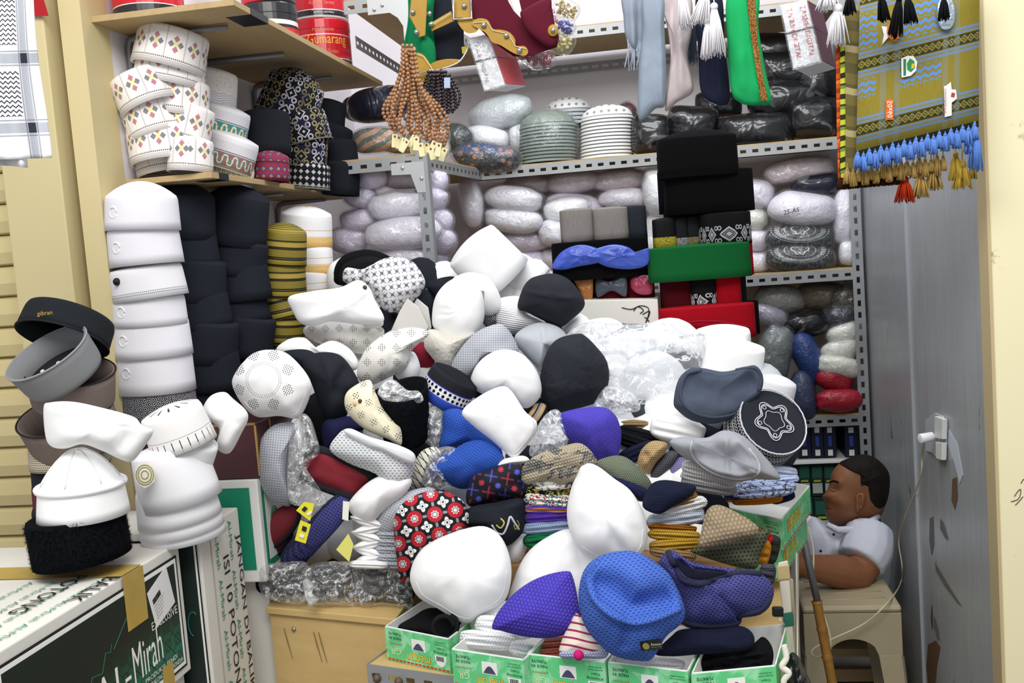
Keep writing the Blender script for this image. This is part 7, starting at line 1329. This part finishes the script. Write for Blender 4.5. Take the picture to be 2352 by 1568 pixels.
for x, y, Y in ((1885, 1265, 3.06), (1915, 1227, 3.05)): b = MB(); b.sphere(at(x, y, Y), .0045); b.build('button', plain('1E2A2A', .4), sh_o, True)
fuse('trousers', [tubem([(.47, 3.27, .31), (.37, 3.2, .36), (.255, 3.13, .375)], [.1, .082, .07]), tubem([(.255, 3.13, .38), (.265, 3.13, .22), (.275, 3.14, .09)], [.068, .06, .05]), tubem([(.47, 3.31, .31), (.4, 3.32, .36), (.3, 3.32, .38)], [.1, .082, .07]), tubem([(.3, 3.32, .38), (.32, 3.32, .2), (.33, 3.33, .09)], [.068, .06, .05]), ball((.47, 3.27, .31), .12)], fabric('7E8088', .3, 300), man, .008, 4)
lw = thing('low_wooden_stool', 'low wooden stool the man sits on', 'stool'); b = MB(); b.box(.34, .62, 3.12, 3.42, .175, .2); b.build('seat', PLY, lw)
for x, y in ((.36, 3.14), (.6, 3.14), (.36, 3.4), (.6, 3.4)): b = MB(); b.box(x-.018, x+.018, y-.018, y+.018, 0, .175); b.build('leg', PLY, lw)
b = MB(); b.box(.36, .6, 3.13, 3.15, .09, .13); b.build('stretcher', PLY, lw)
# plastic stool
PST = mk('beige_plastic', lambda: dict(col=mixc(nz(None, 5, 3), lin('A3967A'), lin('BBAE90')), rough=.38, spec=.4))
ps = thing('plastic_stool', 'beige plastic stool under the man\'s elbow', 'stool'); X0, X1, Y0, Y1, ZS = .298, .565, 2.80, 3.03, .455
b = MB(); b.box(X0, X1, Y0, Y1, ZS-.02, ZS); b.build('seat', PST, ps, bevel=.009)
for i in range(4): b = MB(); a = .03+.06*i; b.tube([(X0+.03, Y0+.02+a*.9, ZS+.0008), (X1-.03, Y0+.01+a*.9+.03, ZS+.0008)], .0022, 5); b.build('seat_rib', PST, ps, True)
def apron(p, q, n):
    p, q, n = Vector(p), Vector(q), Vector(n); u_ = q-p; pts = [p, q]; L = .068
    top = [p+Vector((0, 0, ZS-.02)), q+Vector((0, 0, ZS-.02))]; arc = []
    for i in range(13): f = i/12; a = PI*f; arc.append(q-u_*(.24+.52*f)+Vector((0, 0, ZS-.095-.05*(1-math.sin(a)**.45))))
    b = MB(); b.prism(top+[q+Vector((0, 0, ZS-.145))]+arc+[p+Vector((0, 0, ZS-.145))], n*.005); b.build('apron', PST, ps, bevel=.0015)
apron((X0+.002, Y0+.002, 0), (X1-.002, Y0+.002, 0), (0, 1, 0)); apron((X0+.002, Y1-.007, 0), (X1-.002, Y1-.007, 0), (0, 1, 0)); apron((X0+.002, Y0+.004, 0), (X0+.002, Y1-.004, 0), (1, 0, 0)); apron((X1-.007, Y0+.004, 0), (X1-.007, Y1-.004, 0), (1, 0, 0))
for sx, sy in ((0, 0), (1, 0), (0, 1), (1, 1)):
    x, y = (X0, X1)[sx], (Y0, Y1)[sy]; ix, iy = (1, -1)[sx], (1, -1)[sy]; fx_, fy_ = -ix*.022, -iy*.018; T_ = .066; Bt = .048; zt_ = ZS-.1425
    b = MB()
    for (a, c) in (((ix*T_, 0), (0, iy*.006)), ((0, iy*T_), (ix*.006, 0))):
        k = Bt/T_; q = [Vector((x, y, zt_)), Vector((x+a[0], y+a[1], zt_)), Vector((x+a[0]+c[0], y+a[1]+c[1], zt_)), Vector((x+c[0], y+c[1], zt_))]; g_ = [Vector((x+fx_, y+fy_, 0)), Vector((x+fx_+a[0]*k, y+fy_+a[1]*k, 0)), Vector((x+fx_+a[0]*k+c[0], y+fy_+a[1]*k+c[1], 0)), Vector((x+fx_+c[0], y+fy_+c[1], 0))]; b.hexa(g_+q)
    b.build('leg', PST, ps)
# pole with bamboo handle
pl = thing('bamboo_handled_pole', 'metal pole with bamboo handle leaning against the table', 'pole'); b = MB(); b.tube([at(1832, 1178, 2.62), at(1880, 1392, 2.62)], .0095, 12); b.build('metal_tube', plain('8E8E90', .35, .6), pl, True)
b = MB(); p0, p1 = at(1876, 1380, 2.62), at(1925, 1640, 2.58); pts, rs = [], []
for i in range(41): f = i/40; pts.append(p0.lerp(p1, f)); rs.append(.0125+(.0022 if i % 10 == 0 else 0))
b.tube(pts, rs, 12); b.build('bamboo_handle', mk('bamboo', lambda: dict(col=mixc(nz(None, 40, 3), lin('7A5220'), lin('A87A34')), rough=.4, spec=.4)), pl, True)
b = MB(); b.tube([p1, p1.lerp(p1+(p1-p0), .9)], .012, 12); b.build('lower_handle', MATS['bamboo'], pl, True)
# outlet, plug and cable on the right wall
def atx(px, py, X_=.642): d = ray(px, py); return CAM+d*(X_/d.x)
ou = thing('wall_outlet', 'broken white outlet on the grey panel wall', 'outlet')
for pts, c in (([(2128, 965), (2150, 948), (2168, 955), (2178, 975), (2175, 1050), (2160, 1058), (2145, 1040), (2130, 1035)], 'B9BDC2'), ([(2158, 955), (2176, 962), (2175, 1008), (2158, 1005)], 'DCDDDC'), ([(2160, 1014), (2175, 1016), (2174, 1056), (2161, 1052)], 'E2E2DF')):
    b = MB(); q = [atx(x, y, .6475 if c == 'B9BDC2' else .644) for x, y in pts]; b.prism(q, (-.004 if c == 'B9BDC2' else -.012, 0, 0)); b.build('plate', plain(c, .45), ou, bevel=.001)
t = thing('power_plug', 'white power plug in the broken outlet', 'plug'); c0 = atx(2142, 1002, .632); b = MB(); b.tube([c0, c0+Vector((-.034, -.012, -.002))], [.012, .0125], 14); b.build('plug_body', plain('EDEEF2', .4), t, True, bevel=.001); b = MB(); b.tube([c0, c0+Vector((.012, 0, 0))], .006, 8); b.build('pins', plain('B9B9BC', .3, .8), t, True)
cb = [c0+Vector((-.022, -.006, -.01))]+[atx(x, y, .636) for x, y in ((2118, 1045), (2116, 1085), (2100, 1135), (2078, 1190), (2064, 1240), (2072, 1300), (2068, 1340))]+[at(x, y, Y) for x, y, Y in ((2040, 1382, 2.79), (1985, 1432, 2.77), (1905, 1470, 2.75), (1866, 1492, 2.72), (1872, 1508, 2.68), (1898, 1500, 2.66), (1908, 1470, 2.66), (1892, 1410, 2.68), (1870, 1340, 2.7), (1868, 1260, 2.76), (1856, 1210, 2.8))]
b = MB(); b.tube(crom(cb, 110, False), .0024, 6); tag(b.build('power_cable', plain('CFC6A6', .5), None, True), 'thin cream power cable looping from the outlet to the stool', 'cable')
# clutter along the table side
TP = plain('CDBFA0', .5); t = thing('taped_bundle', 'roll of white card strips taped to the table side', 'bundle'); slab('card_strips', None, None, [(1786, 1292), (1810, 1286), (1818, 1400), (1826, 1510), (1806, 1512), (1796, 1400)], 1.88, .016, plain('D2CDBC', .7), parent=t, bevel=.003); slab('card_strips', None, None, [(1800, 1330), (1822, 1328), (1832, 1500), (1818, 1505)], 1.9, .012, plain('B9AE90', .7), parent=t, bevel=.003)
for pts, c in (([(1784, 1300), (1813, 1296), (1815, 1330), (1787, 1333)], 'B9A578'), ([(1797, 1408), (1821, 1404), (1824, 1436), (1800, 1440)], '2F6A58')): slab('tape_band', None, None, pts, 1.8775, .019, plain(c, .4), parent=t, bevel=.002)
b = MB(); b.tube([at(1830, 1270, 1.93), at(1832, 1568, 1.82), at(1834, 1640, 1.8)], .004, 8); tag(b.build('metal_rod', plain('8A8478', .4, .5), None, True), 'thin metal rod along the table side', 'rod')
t = thing('binder_clip', 'black binder clip at the table side', 'clip'); c0 = at(1776, 1395, 1.84); b = MB(); b.obox(c0, RT*.02, fw*.012, UP*-.018); b.build('clip_body', plain('1A1B1E', .3), t, bevel=.003); b = MB(); b.tube([c0+RT*.008-UP*.018, c0+RT*.02-UP*.03, c0+RT*.016-UP*.05], .0012, 6); b.build('clip_handle', CHROME, t, True)
t = thing('rope_loop', 'white cotton rope knotted at the table corner', 'rope'); b = MB(); b.tube(line3([(1800, 1480, 1.72), (1806, 1510, 1.715), (1796, 1530, 1.712), (1812, 1545, 1.71), (1800, 1565, 1.71), (1808, 1600, 1.71)], 40), .0055, 8); b.build('rope', fabric('E0DED2', .5, 300), t, True)
puff('plastic_bag', 'black plastic bag hanging at the table corner', 'bag', [(1802, 1540), (1815, 1500), (1832, 1505), (1850, 1540), (1866, 1580), (1870, 1640), (1810, 1640), (1800, 1590)], 1.76, .03, mk('black_poly', lambda: dict(col=lin('121315'), rough=.25, spec=.5, bump=nz(None, 40, 3), bs=.6, bd=.006)), ns=(.012, 6))
# peeled paint on the right panel wall
for pts, c in (([(2132, 1480), (2150, 1470), (2160, 1485), (2152, 1530), (2146, 1600), (2134, 1600), (2128, 1530)], '6E5338'), ([(2188, 1100), (2198, 1095), (2200, 1140), (2194, 1170), (2186, 1150)], '6B5540'), ([(2136, 1190), (2144, 1186), (2146, 1250), (2140, 1275), (2135, 1240)], '6A6A6C'), ([(2160, 1190), (2168, 1200), (2180, 1240), (2172, 1236), (2160, 1215)], '6F6F70'), ([(2148, 1290), (2160, 1310), (2185, 1352), (2210, 1392), (2200, 1385), (2170, 1345), (2150, 1310)], '6E6C66'), ([(2180, 985), (2200, 1020), (2212, 1090), (2205, 1110), (2192, 1060), (2178, 1020)], 'C9D0DA'), ([(2146, 1410), (2156, 1440), (2160, 1470), (2152, 1465), (2146, 1440)], '77726A')):
    patch(WALLR, [atx(x, y, .6475) for x, y in pts], plain(c, .6), 'peeled_patch', .0002)
